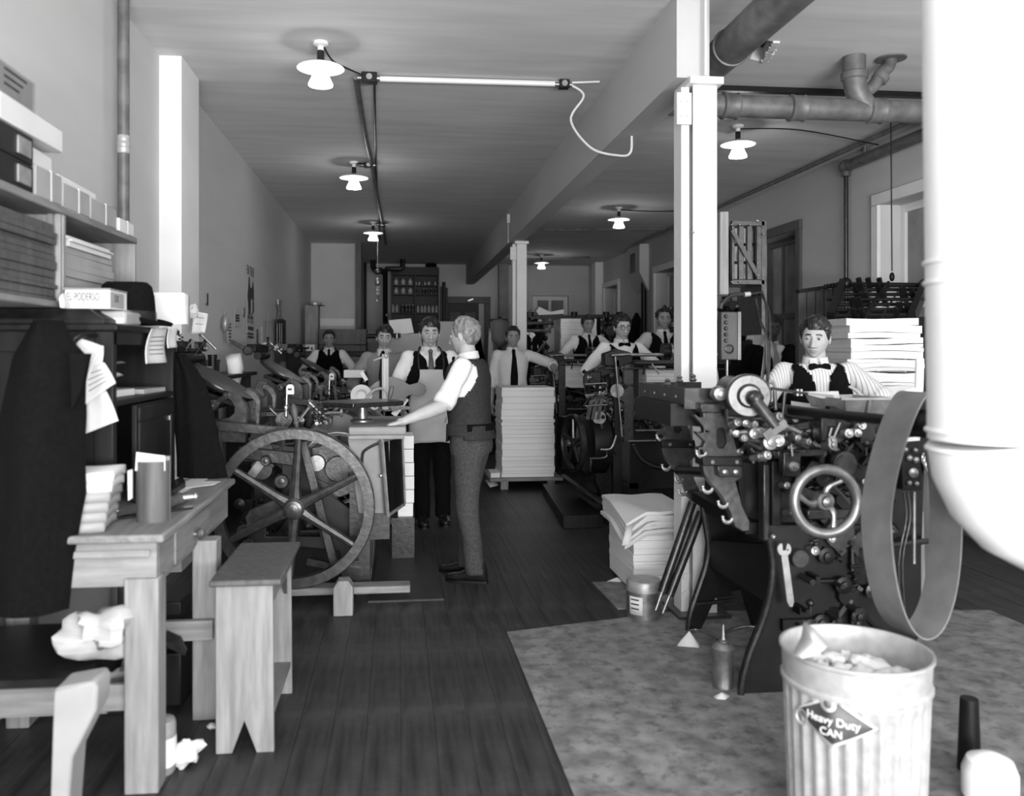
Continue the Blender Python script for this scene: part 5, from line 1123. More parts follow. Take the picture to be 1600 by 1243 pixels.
# chain hoist hanging from the ceiling
hs = AZ(590, 352, ZC); ch = thing('chain_hoist', (hs.x, hs.y, 2.3), 'chain hoist with hook hanging from the ceiling before the back wall', 'hoist')
Q = lambda px, py: AY(px, py, hs.y)
MB().cyl(V((hs.x, hs.y, ZC)), Q(590, 430), .006).build('rope', steel_d, ch)
MB().ell(Q(590, 440), (.05, .04, .075)).build('pulley_block', steel_d, ch); MB().ell(Q(590, 424), (.06, .03, .05)).build('upper_block', iron, ch)
cm_ = MB(); pts = [Q(590, 447), Q(592, 455), Q(591, 463)]
for i in range(6):
    c = Q(590.5 + (i % 2) * .8, 447 + i * 2.8); cm_.torus(c, (1, 0, 0) if i % 2 else (0, 1, 0), .018, .006, 12, 6)
o = cm_.build('chain', steel_d, ch); o['kind'] = 'stuff'
MB().tube(smooth_path([Q(591, 462), Q(593, 466), Q(591, 471), Q(588, 468)], 4), .014).build('hook', steel_d, ch)
# stacked boards and boxes behind the presses at left back
def slab(px0, py0, px1, py1, y, dp, m, label, nm='board_stack', cat='board', **k):
    a, b = AY(px0, py1, y), AY(px1, py0, y); return one(nm, MB().box((a.x, y, a.z), (b.x, y + dp, b.z)), m, ((a.x + b.x) / 2, y, a.z), label, cat, bevel=.006, **k)
yb = 14.2
a, b_ = AY(476, 600, yb), AY(497, 600, yb)
one('tall_crate', MB().box((a.x, yb, 0), (b_.x, yb + .35, AY(480, 476, yb).z)), wood, (a.x, yb, 0), 'tall narrow wooden crate standing at the back left', 'crate', bevel=.01)
tl = thing('round_tin', AY(492, 476, yb + .15), 'low round tin on the tall narrow crate at the back left', 'tin'); q = AY(492, 476, yb + .15); q.z = AY(480, 476, yb).z
MB().lathe(q, (0, 0, 1), [(.11, 0), (.11, .05), (.09, .055), (.003, .055)], 20).build('lid', tin, tl); MB().lathe(q, (0, 0, 1), [(.17, 0), (.17, .008), (.12, .01)], 24).build('brim', iron_d, tl)
tl.location = q
for k, (y0, y1) in enumerate(((514, 538), (539, 549), (549, 556), (557, 575))):
    slab(498, y0, 572, y1, 13.9 + .02 * k, .8, [mwood, mwood, dwood, wood_x][k], ['topmost', 'second', 'third dark', 'lowest pale'][k] + ' wide layer of the board stack behind the two men at left')
a0_, b0_ = AY(498, 575, 13.96), AY(572, 575, 13.96)
one('stack_base', MB().box((a0_.x, 13.95, 0), (b0_.x, 14.7, a0_.z)), dwood, (a0_.x, 13.95, 0), 'dark base under the board stack at the back left', 'base')
one('white_carton', MB().box(AY(474, 548, 12.6), AY(492, 538, 12.6) + V((0, .3, 0))), sheet_p, AY(483, 548, 12.6), 'white carton left of the man in the dark apron', 'carton', bevel=.005)
one('carton_stand', MB().box(V((AY(474, 548, 12.6).x, 12.6, 0)), AY(492, 548.2, 12.6) + V((0, .3, 0))), dwood, AY(483, 600, 12.6), 'dark stand under the white carton at the back left', 'stand')
# big white paper bale with grey side behind the work-shirt man
t = thing('paper_bale', AY(640, 560, 11.6), 'large pale paper bale behind the work-shirt man and apron man', 'paper pile')
A_ = lambda px, py: AY(px, py, 11.6)
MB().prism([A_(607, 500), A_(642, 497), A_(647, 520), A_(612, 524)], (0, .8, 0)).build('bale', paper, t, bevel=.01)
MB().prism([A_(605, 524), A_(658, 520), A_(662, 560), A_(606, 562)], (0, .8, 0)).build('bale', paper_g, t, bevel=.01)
MB().prism([A_(606, 562), A_(662, 560), V((A_(662, 560).x, 11.6, 0)), V((A_(606, 560).x, 11.6, 0))], (0, .7, 0)).build('base', dwood, t)
one('paper_bale', MB().box(V((A_(686, 560).x, 12.2, 0)), AY(726, 502, 12.2) + V((0, .6, 0))), paper_g, A_(700, 600), 'grey paper bale between the apron man and the foreground man', 'paper pile', bevel=.01)
cr = thing('clamp_bar', AY(600, 528, 11.2), 'dark clamp with bar on the bale beside the work-shirt man', 'clamp')
part(cr, 'bar', iron_d, 'cyl', AY(573, 525, 11.2), AY(626, 524, 11.2), .03); part(cr, 'block', iron_d, 'box', AY(574, 535, 11.2), AY(592, 519, 11.2) + V((0, .1, 0)))
part(cr, 'knob', steel_d, 'cyl', AY(620, 520, 11.15), AY(620, 530, 11.15), .025)
# dark coat and aprons hanging by the back door
def hang(name, pts, y, mat, label, cat='coat', th=.09):
    t = thing(name, AY(pts[0][0], pts[0][1], y), label, cat); k = len(pts); mb = MB()
    P0 = [AY(a, b, y) for a, b in pts]; c = sum(P0, V((0, 0, 0))) / k
    mb.add([p + V((0, .0, 0)) for p in P0] + [c.lerp(p, .55) + V((0, -th, 0)) for p in P0] + [c + V((0, -th * 1.2, 0))], [(i, (i + 1) % k, k + (i + 1) % k, k + i) for i in range(k)] + [(k + i, k + (i + 1) % k, 2 * k) for i in range(k)])
    mb.build('cloth', mat, t, sharp=70, solid=.01); return t
hang('hanging_coat', [(742, 505), (748, 510), (752, 535), (758, 563), (745, 568), (735, 565), (733, 520)], 19.47, wool_d, 'black coat hanging before the back door, right of the foreground man\'s head')
hang('hanging_apron', [(770, 500), (782, 498), (795, 502), (794, 535), (780, 545), (768, 530)], 14.06, cloth_g, 'grey apron hanging left of the striped-shirt man', 'apron', .05)
hang('hanging_apron', [(764, 510), (770, 520), (772, 580), (762, 570)], 14.2, cloth_w, 'pale cloth hanging between the door frame and the grey apron', 'cloth', .04)
one('dark_bench', MB().box((AY(758, 640, 12.8).x, 12.8, 0), AY(784, 584, 12.8) + V((0, .5, 0))), dwood, AY(770, 640, 12.8), 'dark wooden crate stand behind the pallet, below the hanging aprons', 'crate', bevel=.01)
cs_ = thing('coat_stand', AY(781, 600, 14.13) , 'slim dark coat stand carrying the aprons left of the striped-shirt man', 'stand'); cs_.location.z = 0
qx = AY(781, 500, 14.13); MB().cyl((qx.x, 14.13, 0), (qx.x, 14.13, qx.z + .06), .025).build('post', dwood, cs_); MB().bar((qx.x - .2, 14.13, qx.z), (qx.x + .14, 14.13, qx.z), .03, .05).build('peg_bar', dwood, cs_); MB().cyl((qx.x, 14.13, 0), (qx.x, 14.13, .03), .22).build('foot', dwood, cs_)
# ---------------------------------------------------------------- left wall papers and tools
def wall_paper(pts, mat, label, nm='wall_notice', cat='notice', x=XL + .006):
    P0 = [AX(a, b, x) for a, b in pts]; return P0, one(nm, MB().prism(P0, (.004, 0, 0)), mat, P0[0], label, cat)
def ink_line(root, px0, py0, px1, py1, h, x=XL + .0115):
    a, b = AX(px0, py0, x), AX(px1, py1, x); q = root; off = world_off(q)
    return MB().prism([a, b, b - V((0, 0, h)), a - V((0, 0, h))], (.001, 0, 0)).build('print_line', ink, root)
_, po = wall_paper([(385, 412), (397, 421), (398, 528), (385, 520)], paper_g, 'tall poster with two dark standing figures on the left wall', 'poster', 'poster')
def poly(root, pts, nm='printed_figure', x=XL + .011): return MB().prism([AX(a, b, x) for a, b in pts], (.0015, 0, 0)).build(nm, ink, root)
poly(po, [(388.6, 433), (389.6, 432), (390.3, 436), (390.2, 441), (391, 448), (393, 450), (394.2, 446), (394.6, 441), (395.4, 440.5), (396, 446), (396.6, 455), (396.6, 470), (394, 469), (393.6, 466), (391.8, 468), (391.5, 488), (389, 494), (388.3, 489), (387.6, 470), (386.6, 462), (387.8, 450)])
poly(po, [(394.8, 470), (396.6, 471), (396.6, 488), (394, 490), (394.6, 484)])
for (y, n_, s) in ((424, 'EN TRUE', .145), (494, 'GOOD', .10), (500, 'IS YOU', .12)):
    c = AX(391.4, y, XL + .0115); mb = MB(); put_text(mb, n_, s, c, (0, 1, 0), (0, 0, 1), .8 if y == 424 else 1.0); mb.build('lettering', ink, po)
for y in (509, 512, 519, 524): ink_line(po, 387.5, y, 396, y + 2, .02)
_, q = wall_paper([(366, 482), (376, 483), (376, 511), (366, 510)], paper_g, 'small grey notice on the left wall, left of the poster'); [ink_line(q, 368, y, 374, y + .5, .02) for y in (491, 495, 499)]
_, q = wall_paper([(356, 501), (362, 502), (362, 540), (356, 540)], paper_g, 'narrow printed list on the left wall beside the hanging ladle'); [ink_line(q, 357, y, 361, y + .4, .012) for y in range(505, 534, 5)]
_, q = wall_paper([(322, 455), (326, 457), (326, 475), (322, 473)], paper_g, 'narrow small card on the left wall near the white pilaster'); ink_line(q, 323, 458, 325.4, 459, .1)
_, q = wall_paper([(380, 477), (383, 478), (383, 492), (380, 491)], paper_g, 'tiny narrow card on the left wall right beside the poster'); ink_line(q, 381, 480, 382.4, 481, .1)
_, q = wall_paper([(350, 486), (354, 486), (354, 492), (350, 492)], paper_g, 'tiny square card on the left wall above the hanging ladle')
_, q = wall_paper([(419, 489), (422, 490), (422, 502), (419, 501)], paper_g, 'tiny narrow card on the left wall right of the poster')
_, q = wall_paper([(408, 510), (411, 511), (412, 543), (408, 542)], sheet_p, 'white strip of paper hanging on the left wall right of the poster')
_, q = wall_paper([(401, 514), (403, 514), (404, 556), (401, 556)], mwood, 'dark wooden strip hanging on the left wall below the poster', 'wall_strip', 'strip')
_, q = wall_paper([(413, 501), (415, 501), (415, 541), (413, 540)], kraft, 'narrow brown strip hanging right of the white paper strip', 'wall_strip', 'strip')
ld = thing('ladle', AX(352, 505, XL + .06), 'round-headed wooden ladle hanging on the left wall', 'ladle')
MB().ell(AX(352.5, 505, XL + .05), (.035, .05, .075)).build('head', tin, ld); MB().bar(AX(353, 511, XL + .05), AX(355, 535, XL + .06), .02, .03).build('handle', wood, ld)
wr2 = thing('wall_wrench', AX(435, 480, XL + .03), 'big wrench hanging high on the left wall above a dark board', 'wrench')
MB().prism([AX(a, b, XL + .02) for a, b in ((433, 468), (436, 472), (438, 468), (439, 473), (437, 477), (437, 490), (440, 500), (432, 500), (435, 488), (433, 475))], (.02, 0, 0)).build('body', tin, wr2)
tb3 = thing('tool_board', AX(436, 545, XL + .03), 'dark framed tool board standing on the left wall below the big wrench', 'board')
MB().prism([AX(a, b, XL + .02) for a, b in ((431, 500), (441, 500), (441, 565), (431, 565))], (.05, 0, 0)).build('panel', dwood, tb3)
MB().bar(AX(430, 501, XL + .07), AX(442, 500, XL + .07), .03, .03).build('rail', iron_d, tb3)
for k, px in enumerate((433, 437, 440)): MB().cyl(AX(px, 505, XL + .08), AX(px, 545, XL + .08), .02).build('hung_tool', iron, tb3)
one('wall_box', MB().box(AX(441, 547, XL + .15), AX(449, 538, XL + .15) + V((-.1, .0, 0))), sheet_p, AX(445, 547, XL + .1), 'small white box on a wall bracket below the big wrench', 'box')
one('tall_board', MB().box(V((XL + .02, 12.4, 0)), V((XL + .25, 12.7, 1.6))), dwood, (XL + .1, 12.5, 0), 'tall dark board leaning on the left wall at the back presses', 'board')
# bench along the wall behind the presses, with tins
bn = thing('wall_bench', (-1.4, 6.6, 0), 'narrow dark work bench along the left wall behind the front press', 'bench')
MB().box((XL + .01, 6.45, 1.28), (-1.3, 8.0, 1.31)).build('top', dwood, bn)
for y_ in (6.5, 7.9): MB().box((XL + .05, y_, 0), (-1.35, y_ + .06, 1.28)).build('leg', dwood, bn)
q = AZ(320, 570, 1.31); 
for k, (px, py, r, h, m, lab) in enumerate(((318, 570, .06, .07, tin, 'low shiny tin on the wall bench, left one'), (332, 572, .035, .16, iron_d, 'tall black tin on the wall bench'), (300, 566, .09, .12, iron, 'dark stacked plates on the wall bench by the pilaster'))):
    c = AY(px, py, 6.75 + .1 * k); c.z = 1.311; c.x = max(c.x, XL + .1)
    one('bench_tin', MB().lathe(c, (0, 0, 1), [(r, 0), (r, h * .8), (r * 1.05, h * .8), (r * 1.05, h), (.003, h)], 20), m, c, lab, 'tin')
rg = hang('hanging_rag', [(352, 555), (362, 553), (376, 552), (380, 575), (372, 612), (362, 610), (356, 585)], 7.3, cloth_w, 'pale rags hanging among rods on the left wall behind the ink disc', 'rag', .06)
# ================================================================ LEFT FOREGROUND
TZ = .88
tb = thing('work_table', (-1.15, 3.2, 0), 'worn wooden work table with a drawer knob in the left foreground', 'table')
xr = AZ(259, 832, TZ).x; y0t, y1t = 2.95, 4.22
MB().box((XL + .02, y0t, TZ - .028), (xr, y1t, TZ)).build('tabletop', wood_y, tb, bevel=.008)
xa_ = xr - .03
MB().box((XL + .04, y0t + .03, TZ - .18), (xa_, y0t + .055, TZ - .028)).build('front_apron', wood_x, tb, bevel=.003)
MB().box((xa_ - .025, y0t + .056, TZ - .18), (xa_, y1t - .03, TZ - .028)).build('side_apron', wood_y, tb, bevel=.003)
dr = MB().box((xa_, 3.2, TZ - .165), (xa_ + .008, 3.75, TZ - .045)).build('drawer_front', wood_y, tb, bevel=.003)
kc = AX(308, 816, xa_ + .02)
MB().lathe((xa_ + .008, kc.y, TZ - .11), (1, 0, 0), [(.010, 0), (.010, .012), (.022, .02), (.024, .03), (.016, .04), (.003, .042)], 18).build('knob', steel_d, dr)
MB().box((XL + .04, y0t + .02, TZ - .08), (xa_ - .02, y0t + .03, TZ - .055)).build('front_batten', wood_x, tb, bevel=.003)
def leg(x0, x1, y, nm='leg'): return MB().box((x0, y, 0), (x1, y + .1, TZ - .15)).build(nm, wood, tb, bevel=.006)
lx0, lx1 = AY(193, 1000, 2.96).x, AY(247, 1000, 2.96).x
leg(lx0, lx1, y0t + .012)
fx0, fx1 = AY(300, 1000, 3.53).x, AY(338, 1000, 3.53).x
leg(fx0, fx1, 3.53)
leg(XL + .06, XL + .15, 3.53); leg(XL + .06, XL + .15, y0t + .04)
MB().box((XL + .1, 3.49, AY(300, 1000, 3.5).z), (AY(333, 1000, 3.5).x, 3.525, AY(300, 969, 3.5).z)).build('rear_stretcher', wood_x, tb, bevel=.004)
MB().box((XL + .06, y0t + .05, .27), (lx0, y0t + .08, .36)).build('front_stretcher', wood_x, tb, bevel=.004)
MB().box((XL + .06, y0t + .085, .25), (-1.0, 3.5, .275)).build('lower_shelf', wood_x, tb)
# cabinet standing on the table
CXR, CY0, CY1, CZ1 = -1.06, 3.30, 4.16, 1.575
cb_ = thing('desk_cabinet', (-1.33, 3.7, TZ), 'dark wooden desk cabinet standing on the work table', 'cabinet')
MB().box((XL + .01, CY0, TZ + .001), (CXR, CY0 + .03, CZ1)).build('end_panel', dwood, cb_, bevel=.004)
for z0, z1, x0, x1 in ((TZ, CZ1, CXR - .07, CXR), (TZ, CZ1, XL + .02, XL + .1), (CZ1 - .08, CZ1, XL + .1, CXR - .07), (TZ + .001, TZ + .06, XL + .1, CXR - .07)):
    MB().box((x0, CY0 - .012, z0 + .001), (x1, CY0, z1)).build('panel_frame', dwood, cb_, bevel=.004)
MB().box((XL + .01, CY1 - .03, TZ + .001), (CXR, CY1, CZ1)).build('end_panel', dwood, cb_, bevel=.004)
MB().box((XL + .012, CY0 + .03, TZ + .001), (XL + .03, CY1 - .03, CZ1)).build('back', dwood, cb_)
shz = AX(240, 640, CXR).z
MB().box((XL + .03, CY0 + .03, 1.31 - .02), (CXR, CY1 - .03, 1.31)).build('shelf', dwood, cb_, bevel=.003)
MB().box((CXR - .04, CY0, CZ1 - .05), (CXR, CY1, CZ1)).build('top_rail', dwood, cb_)
MB().box((XL + .005, CY0 - .03, CZ1), (CXR + .02, CY1 + .02, CZ1 + .025)).build('top_board', dwood, cb_, bevel=.006)
cm_ = MB()
prof = [(0, 0), (.05, .005), (.05, .02), (.035, .04), (.015, .06), (.0, .075)]
cm_.loft([[V((XL + .02 + (0), CY0 - .02 + .0 - 0, CZ1 + .025)), V((CXR - .03, CY0 - .02, CZ1 + .025)), V((CXR - .03, CY0 + .3, CZ1 + .025)), V((XL + .02, CY0 + .3, CZ1 + .025))],
          [V((XL + .02, CY0 - .02, CZ1 + .045)), V((CXR - .03, CY0 - .02, CZ1 + .045)), V((CXR - .03, CY0 + .3, CZ1 + .045)), V((XL + .02, CY0 + .3, CZ1 + .045))],
          [V((XL + .02, CY0 + .02, CZ1 + .07)), V((CXR - .08, CY0 + .02, CZ1 + .07)), V((CXR - .08, CY0 + .27, CZ1 + .07)), V((XL + .02, CY0 + .27, CZ1 + .07))],
          [V((XL + .02, CY0 + .03, CZ1 + .085)), V((CXR - .10, CY0 + .03, CZ1 + .085)), V((CXR - .10, CY0 + .26, CZ1 + .085)), V((XL + .02, CY0 + .26, CZ1 + .085))]])
cm_.build('cornice', dwood, cb_, bevel=.004)
dd = MB().box((CXR - .02, CY0 + .27, TZ + .002), (CXR, CY1 - .03, 1.28)).build('door', dwood, cb_, bevel=.003)
for (ya, yb, za, zb) in ((CY0 + .28, CY1 - .04, TZ + .01, TZ + .07), (CY0 + .28, CY1 - .04, 1.21, 1.27), (CY0 + .28, CY0 + .34, TZ + .07, 1.21), (CY1 - .1, CY1 - .04, TZ + .07, 1.21)): MB().box((CXR, ya, za), (CXR + .012, yb, zb)).build('door_rail', dwood, dd, bevel=.004)
MB().box((CXR + .001, CY1 - .105, TZ + .3), (CXR + .006, CY1 - .1, 1.2)).build('edge_strip', tin, dd)
# papers on the cabinet shelf
def sheet(name, pts, mat, label, cat='paper', thick=.002, bend=.0):
    c = sum(pts, V((0, 0, 0))) / len(pts); return one(name, MB().prism(pts, V((0, 0, thick))), mat, c, label, cat)
def curl(name, p00, p10, p11, p01, mat, label, amp=.01, cat='paper', thick=.002, n=8, lines=0, parent=None):
    """a sheet with a gentle bend between four corners"""
    p00, p10, p11, p01 = map(V, (p00, p10, p11, p01)); nrm = (p10 - p00).cross(p01 - p00).normalized(); g = []
    for i in range(n + 1):
        for j in range(n + 1):
            a, b = i / n, j / n; p = p00 * (1 - a) * (1 - b) + p10 * a * (1 - b) + p11 * a * b + p01 * (1 - a) * b; g.append(p + nrm * amp * (sin(pi * b) + .5 * sin(2 * pi * a)))
    q = n + 1; mb = MB().add(g, [(i * q + j, (i + 1) * q + j, (i + 1) * q + j + 1, i * q + j + 1) for i in range(n) for j in range(n)])
    c = sum(g, V((0, 0, 0))) / len(g)
    if not lines: return one(name, mb, mat, c, label, cat, solid=thick, sharp=60)
    t = thing(name, c, label, cat); mb.build('sheet', mat, t, solid=thick, sharp=60)
    off = nrm * (thick * 1.2); off = off if off.dot(EYE - c) > 0 else -off
    for k in range(lines):
        b = .25 + .6 * k / lines; mb = MB(); pts = []
        for i in range(5):
            a = .2 + .6 * i / 4
            for db in (0, .025): p = p00 * (1 - a) * (1 - b - db) + p10 * a * (1 - b - db) + p11 * a * (b + db) + p01 * (1 - a) * (b + db); pts.append(p + nrm * amp * (sin(pi * (b + db)) + .5 * sin(2 * pi * a)) + off)
        mb.add(pts, [(2 * i, 2 * i + 2, 2 * i + 3, 2 * i + 1) for i in range(4)]).build('print_line', grey_paint, t, solid=.0003)
    return t
z = 1.311
for k, (a, b, yy0, yy1, th, m, lab) in enumerate(((-1.5, -1.14, 3.38, 3.75, .03, sheet_p, 'white folded papers lying on the cabinet shelf, front ones'), (-1.45, -1.10, 3.78, 4.08, .022, kraft, 'brown envelopes lying on the cabinet shelf behind the white papers'))):
    one('shelf_papers', MB().prism([(a, yy0, z), (b, yy0 + .03, z), (b + .02, yy1, z), (a + .03, yy1 - .02, z)], (0, 0, th)), m, (a, yy0, z), lab, 'paper', bevel=.003)
curl('rolled_sheet', (-1.42, 3.38, 1.36), (-1.12, 3.36, 1.36), (-1.12, 3.6, 1.40), (-1.42, 3.62, 1.40), sheet_p, 'curled white sheet on top of the shelf papers', .03)
curl('open_sheet', (-1.4, 3.4, 1.43), (-1.12, 3.42, 1.43), (-1.14, 3.7, 1.45), (-1.42, 3.7, 1.45), kraft, 'pale folded sheet topmost of the shelf papers', .015)
# notes pinned on the cabinet
Q = lambda px, py, x=CXR + .03: AX(px, py, x)
curl('pinned_note', Q(237, 513), Q(262, 511), Q(261, 566), Q(228, 568), sheet_p, 'white typed note hanging from the cabinet top edge', .012, lines=5)
curl('pinned_note', Q(264, 513), Q(278, 513), Q(277, 542), Q(262, 544), sheet_p, 'small white note right of the typed note on the cabinet', .006)
# hat, cigar box, books on the cabinet
ztop = CZ1 + .026
hc = AZ(212, 503, ztop); hc = V((-1.155, 3.76, ztop)); ht = thing('felt_hat', hc, 'dark felt fedora hat resting on the cabinet top', 'hat')
def hat_ring(rx, ry, z, dip=0, rot=.2): return [hc + V((cos(2 * pi * i / 40) * rx * 1.15, sin(2 * pi * i / 40) * ry * 1.1, z * 1.22 + dip * abs(sin(2 * pi * i / 40)) ** 2)) for i in range(40)]
MB().loft([hat_ring(.10, .125, .02), hat_ring(.098, .122, .06), hat_ring(.094, .117, .11), hat_ring(.085, .105, .145), hat_ring(.07, .088, .158, -.004), hat_ring(.04, .05, .15, 0), hat_ring(.015, .03, .135)]).build('crown', wool_d, ht, sharp=70)
MB().loft([hat_ring(.10, .125, .02), hat_ring(.13, .16, .012, .005), hat_ring(.155, .185, .008, .03), hat_ring(.160, .19, .012, .034), hat_ring(.155, .183, .003, .026), hat_ring(.1, .125, .008)]).build('brim', wool_d, ht, sharp=70)
MB().loft([hat_ring(.104, .129, .018), hat_ring(.102, .127, .055), hat_ring(.099, .124, .055), hat_ring(.1, .125, .018)]).build('ribbon', leather, ht)
# place cigar box on the cornice
zc = CZ1 + .086
cg = thing('cigar_box', (-1.35, 3.38, zc), 'pale cigar box with printed letters on the cabinet cornice', 'box')
g0, g1 = AY(101, 480, 3.36), AY(172, 480, 3.36); hgt = .072
MB().box((g0.x, 3.36, zc), (g1.x, 3.56, zc + hgt)).build('body', sheet_p, cg, bevel=.002)
MB().box((g0.x - .004, 3.355, zc + hgt), (g1.x + .002, 3.56, zc + hgt + .006)).build('lid', wood_x, cg)
gw = g1.x - g0.x
mb = MB(); put_text(mb, 'EL PODERSO', .042, ((g0.x + g1.x) / 2 - .015, 3.3585, zc + .044), (1, 0, 0), (0, 0, 1), .5); mb.build('lettering', ink, cg)
mb = MB(); cxg = g0.x + gw * .42
for k in range(9):
    a = pi * (.08 + .105 * k); mb.add([V((cxg + cos(a - .03) * .018, 3.3588, zc + .004 + sin(a - .03) * .012)), V((cxg + cos(a - .05) * .06, 3.3588, zc + .004 + abs(sin(a - .05)) * .024)), V((cxg + cos(a + .05) * .06, 3.3588, zc + .004 + abs(sin(a + .05)) * .024)), V((cxg + cos(a + .03) * .018, 3.3588, zc + .004 + sin(a + .03) * .012))], [(0, 1, 2, 3)])
mb.build('printed_rays', grey_paint, cg, solid=.0004)
MB().box((g1.x - .02 * 0 - .001, 3.36, zc + .006), (g1.x + .0012, 3.52, zc + hgt - .008)).build('end_print', kraft, cg)
mb = MB(); put_text(mb, 'EX', .04, (g1.x + .002, 3.43, zc + .04), (0, 1, 0), (0, 0, 1)); mb.build('lettering', ink, cg)
one('paper_bag', MB().prism([AY(92, 466, 3.3), AY(97, 458, 3.3), AY(100, 472, 3.3), AY(100, 481, 3.3), AY(94, 480, 3.3)], (0, .05, 0)), sheet_p, AY(96, 480, 3.3), 'torn white paper scrap left of the cigar box', 'paper')
bk = thing('book', (-1.12, 3.5, ztop), 'pale book with rounded spine on the cabinet between cigar box and hat', 'book')
MB().box((-1.2, 3.42, ztop), (-1.055, 3.62, ztop + .055)).build('cover', kraft, bk, bevel=.012); MB().box((-1.2, 3.415, ztop + .006), (-1.062, 3.62, ztop + .026)).build('pages', sheet_p, bk)
# white folder standing behind the hat
fd = thing('white_folder', (-1.05, 4.08, ztop), 'large white envelope standing behind the hat on the cabinet', 'envelope')
MB().prism([AY(226, 456, 4.08), AY(288, 457, 4.08), AY(291, 506, 4.08), AY(230, 509, 4.08)], (0, .02, 0)).build('envelope', sheet_p, fd, bevel=.004)
MB().prism([AY(288, 457, 4.09), AY(294, 461, 4.09), AY(294, 507, 4.09), AY(291, 506, 4.09)], (0, .03, 0)).build('side', kraft, fd)
curl('pinned_note', AY(302, 485, 5.9), AY(325, 490, 5.9), AY(320, 520, 5.9), AY(299, 521, 5.9), sheet_p, 'white note pinned on the pilaster edge right of the big envelope', .01, lines=2)
crm = crumple(MB(), AY(302, 487, 5.88), .035, 3, 1.2); one('paper_twist', crm, sheet_p, AY(302, 487, 5.88), 'small crumpled white paper above the pinned note on the pilaster', 'paper', sharp=50)
# coat hanging on the end of the cabinet
ct = thing('hanging_jacket', (-.95, 4.3, 1.5), 'dark jacket hanging from the right end of the desk cabinet', 'jacket')
yj = 4.26; rows = [(552, 272, 288), (575, 272, 307), (600, 272, 322), (640, 272, 333), (680, 274, 341), (715, 276, 349), (745, 276, 356)]
fr, bk_ = [], []; N = 14; mb = MB(); rings = []
for (py, xl, xr_) in rows:
    ring = []
    for i in range(N):
        f = i / (N - 1); p = AY(xl + (xr_ - xl) * f, py, yj); d = .05 * sin(pi * min(1, f * 1.0)) ** .6 + .012 * sin(f * 11 + py * .013); ring.append(p + V((0, -d, 0)))
    for i in range(N)[::-1]:
        f = i / (N - 1); p = AY(xl + (xr_ - xl) * f, py, yj); ring.append(p + V((0, .05 * sin(pi * f) + .002, 0)))
    rings.append(ring)
mb.loft(rings); mb.build('body', wool_d, ct, sharp=80)
# items on the tabletop
bxw = AZ(206, 800, TZ); q0, q1 = AY(207, 800, 3.15), AY(259, 800, 3.15)
wc = thing('wooden_caddy', ((q0.x + q1.x) / 2, 3.2, TZ), 'curved upright wooden veneer caddy standing on the work table', 'caddy')
hz = AY(230, 722, 3.15).z
n = 14; cx_, r_ = (q0.x + q1.x) / 2, (q1.x - q0.x) / 2
ringo = [V((cx_ + cos(a) * r_ * 1.0, 3.2 + sin(a) * r_ * .9, 0)) for a in [radians(180 + 180 * i / n) for i in range(n + 1)]] 
ringi = [V((cx_ + (p.x - cx_) * .93, 3.2 + (p.y - 3.2) * .9, 0)) for p in ringo]
MB().prism([p + V((0, 0, TZ)) for p in ringo + ringi[::-1]], (0, 0, hz - TZ)).build('front', mwood, wc)
MB().prism([V((cx_ - r_, 3.2, TZ)), V((cx_ + r_, 3.2, TZ)), V((cx_ + r_, 3.215, TZ)), V((cx_ - r_, 3.215, TZ))], (0, 0, hz + .015 - TZ)).build('back', wood, wc)
one('white_card', MB().prism([AY(213, 706, 3.17), AY(258, 712, 3.17), AY(258, 735, 3.17), AY(211, 735, 3.17)], (0, .004, 0)), sheet_p, AY(230, 735, 3.17), 'white card standing in the curved wooden caddy', 'card')
one('leaning_sheet', MB().prism([AY(199, 735, 3.24), AY(207, 733, 3.24), AY(207, 778, 3.24), AY(200, 782, 3.24)], (0, .004, 0)), sheet_p, AY(203, 780, 3.24), 'white sheet edge left of the curved caddy', 'paper')
for k in range(6):
    z0 = TZ + .018 + k * .034; sh_x = 0
    curl('loose_sheets', (XL + .05, 3.0, z0), (AY(176, 790, 3.0).x + sh_x - .006 * (5 - k), 3.0, z0), (AY(180, 780, 3.1).x + sh_x - .006 * (5 - k), 3.22, z0), (XL + .05, 3.24, z0), kraft if k < 4 else sheet_p, 'curling paper batch on the work table, layer %s from the bottom' % ('one', 'two', 'three', 'four', 'five', 'top six')[k], .012, thick=.031)
hm = thing('hammer', AZ(285, 782, TZ), 'small mallet lying on the work table, dark head with bright pin', 'hammer')
hp = AZ(281, 783, TZ + .02)
MB().cyl(hp + V((-.03, -.05, .005)), hp + V((.005, .06, .005)), .022).build('head', mwood, hm); MB().cyl(hp + V((.0, .02, .01)), hp + V((.05, .04, .012)), .012).ell(hp + V((.05, .04, .012)), (.015, .015, .015)).build('pin', steel, hm)
one('ruler', MB().bar(AZ(120, 818, TZ + .006), AZ(298, 792, TZ + .006), .035, .008), iron, AZ(210, 805, TZ), 'long dark straightedge lying across the work table', 'ruler')
one('paste_pad', MB().prism([AZ(258, 768, TZ), AZ(285, 752, TZ), AZ(290, 762, TZ), AZ(262, 780, TZ)], (0, 0, .03)), iron_d, AZ(272, 768, TZ), 'black flat case behind the mallet on the table', 'case', bevel=.004)
for k, (pts, lab) in enumerate((([(262, 765), (300, 748), (325, 748), (285, 770)], 'left white sheet at the far end of the work table'), ([(288, 763), (312, 752), (345, 752), (336, 757)], 'right white sheet at the far end of the work table'))):
    P0 = [AZ(a, b, TZ + .002 + .003 * k) for a, b in pts]; one('table_sheet', MB().prism(P0, (0, 0, .002)), sheet_p, P0[0], lab, 'paper')
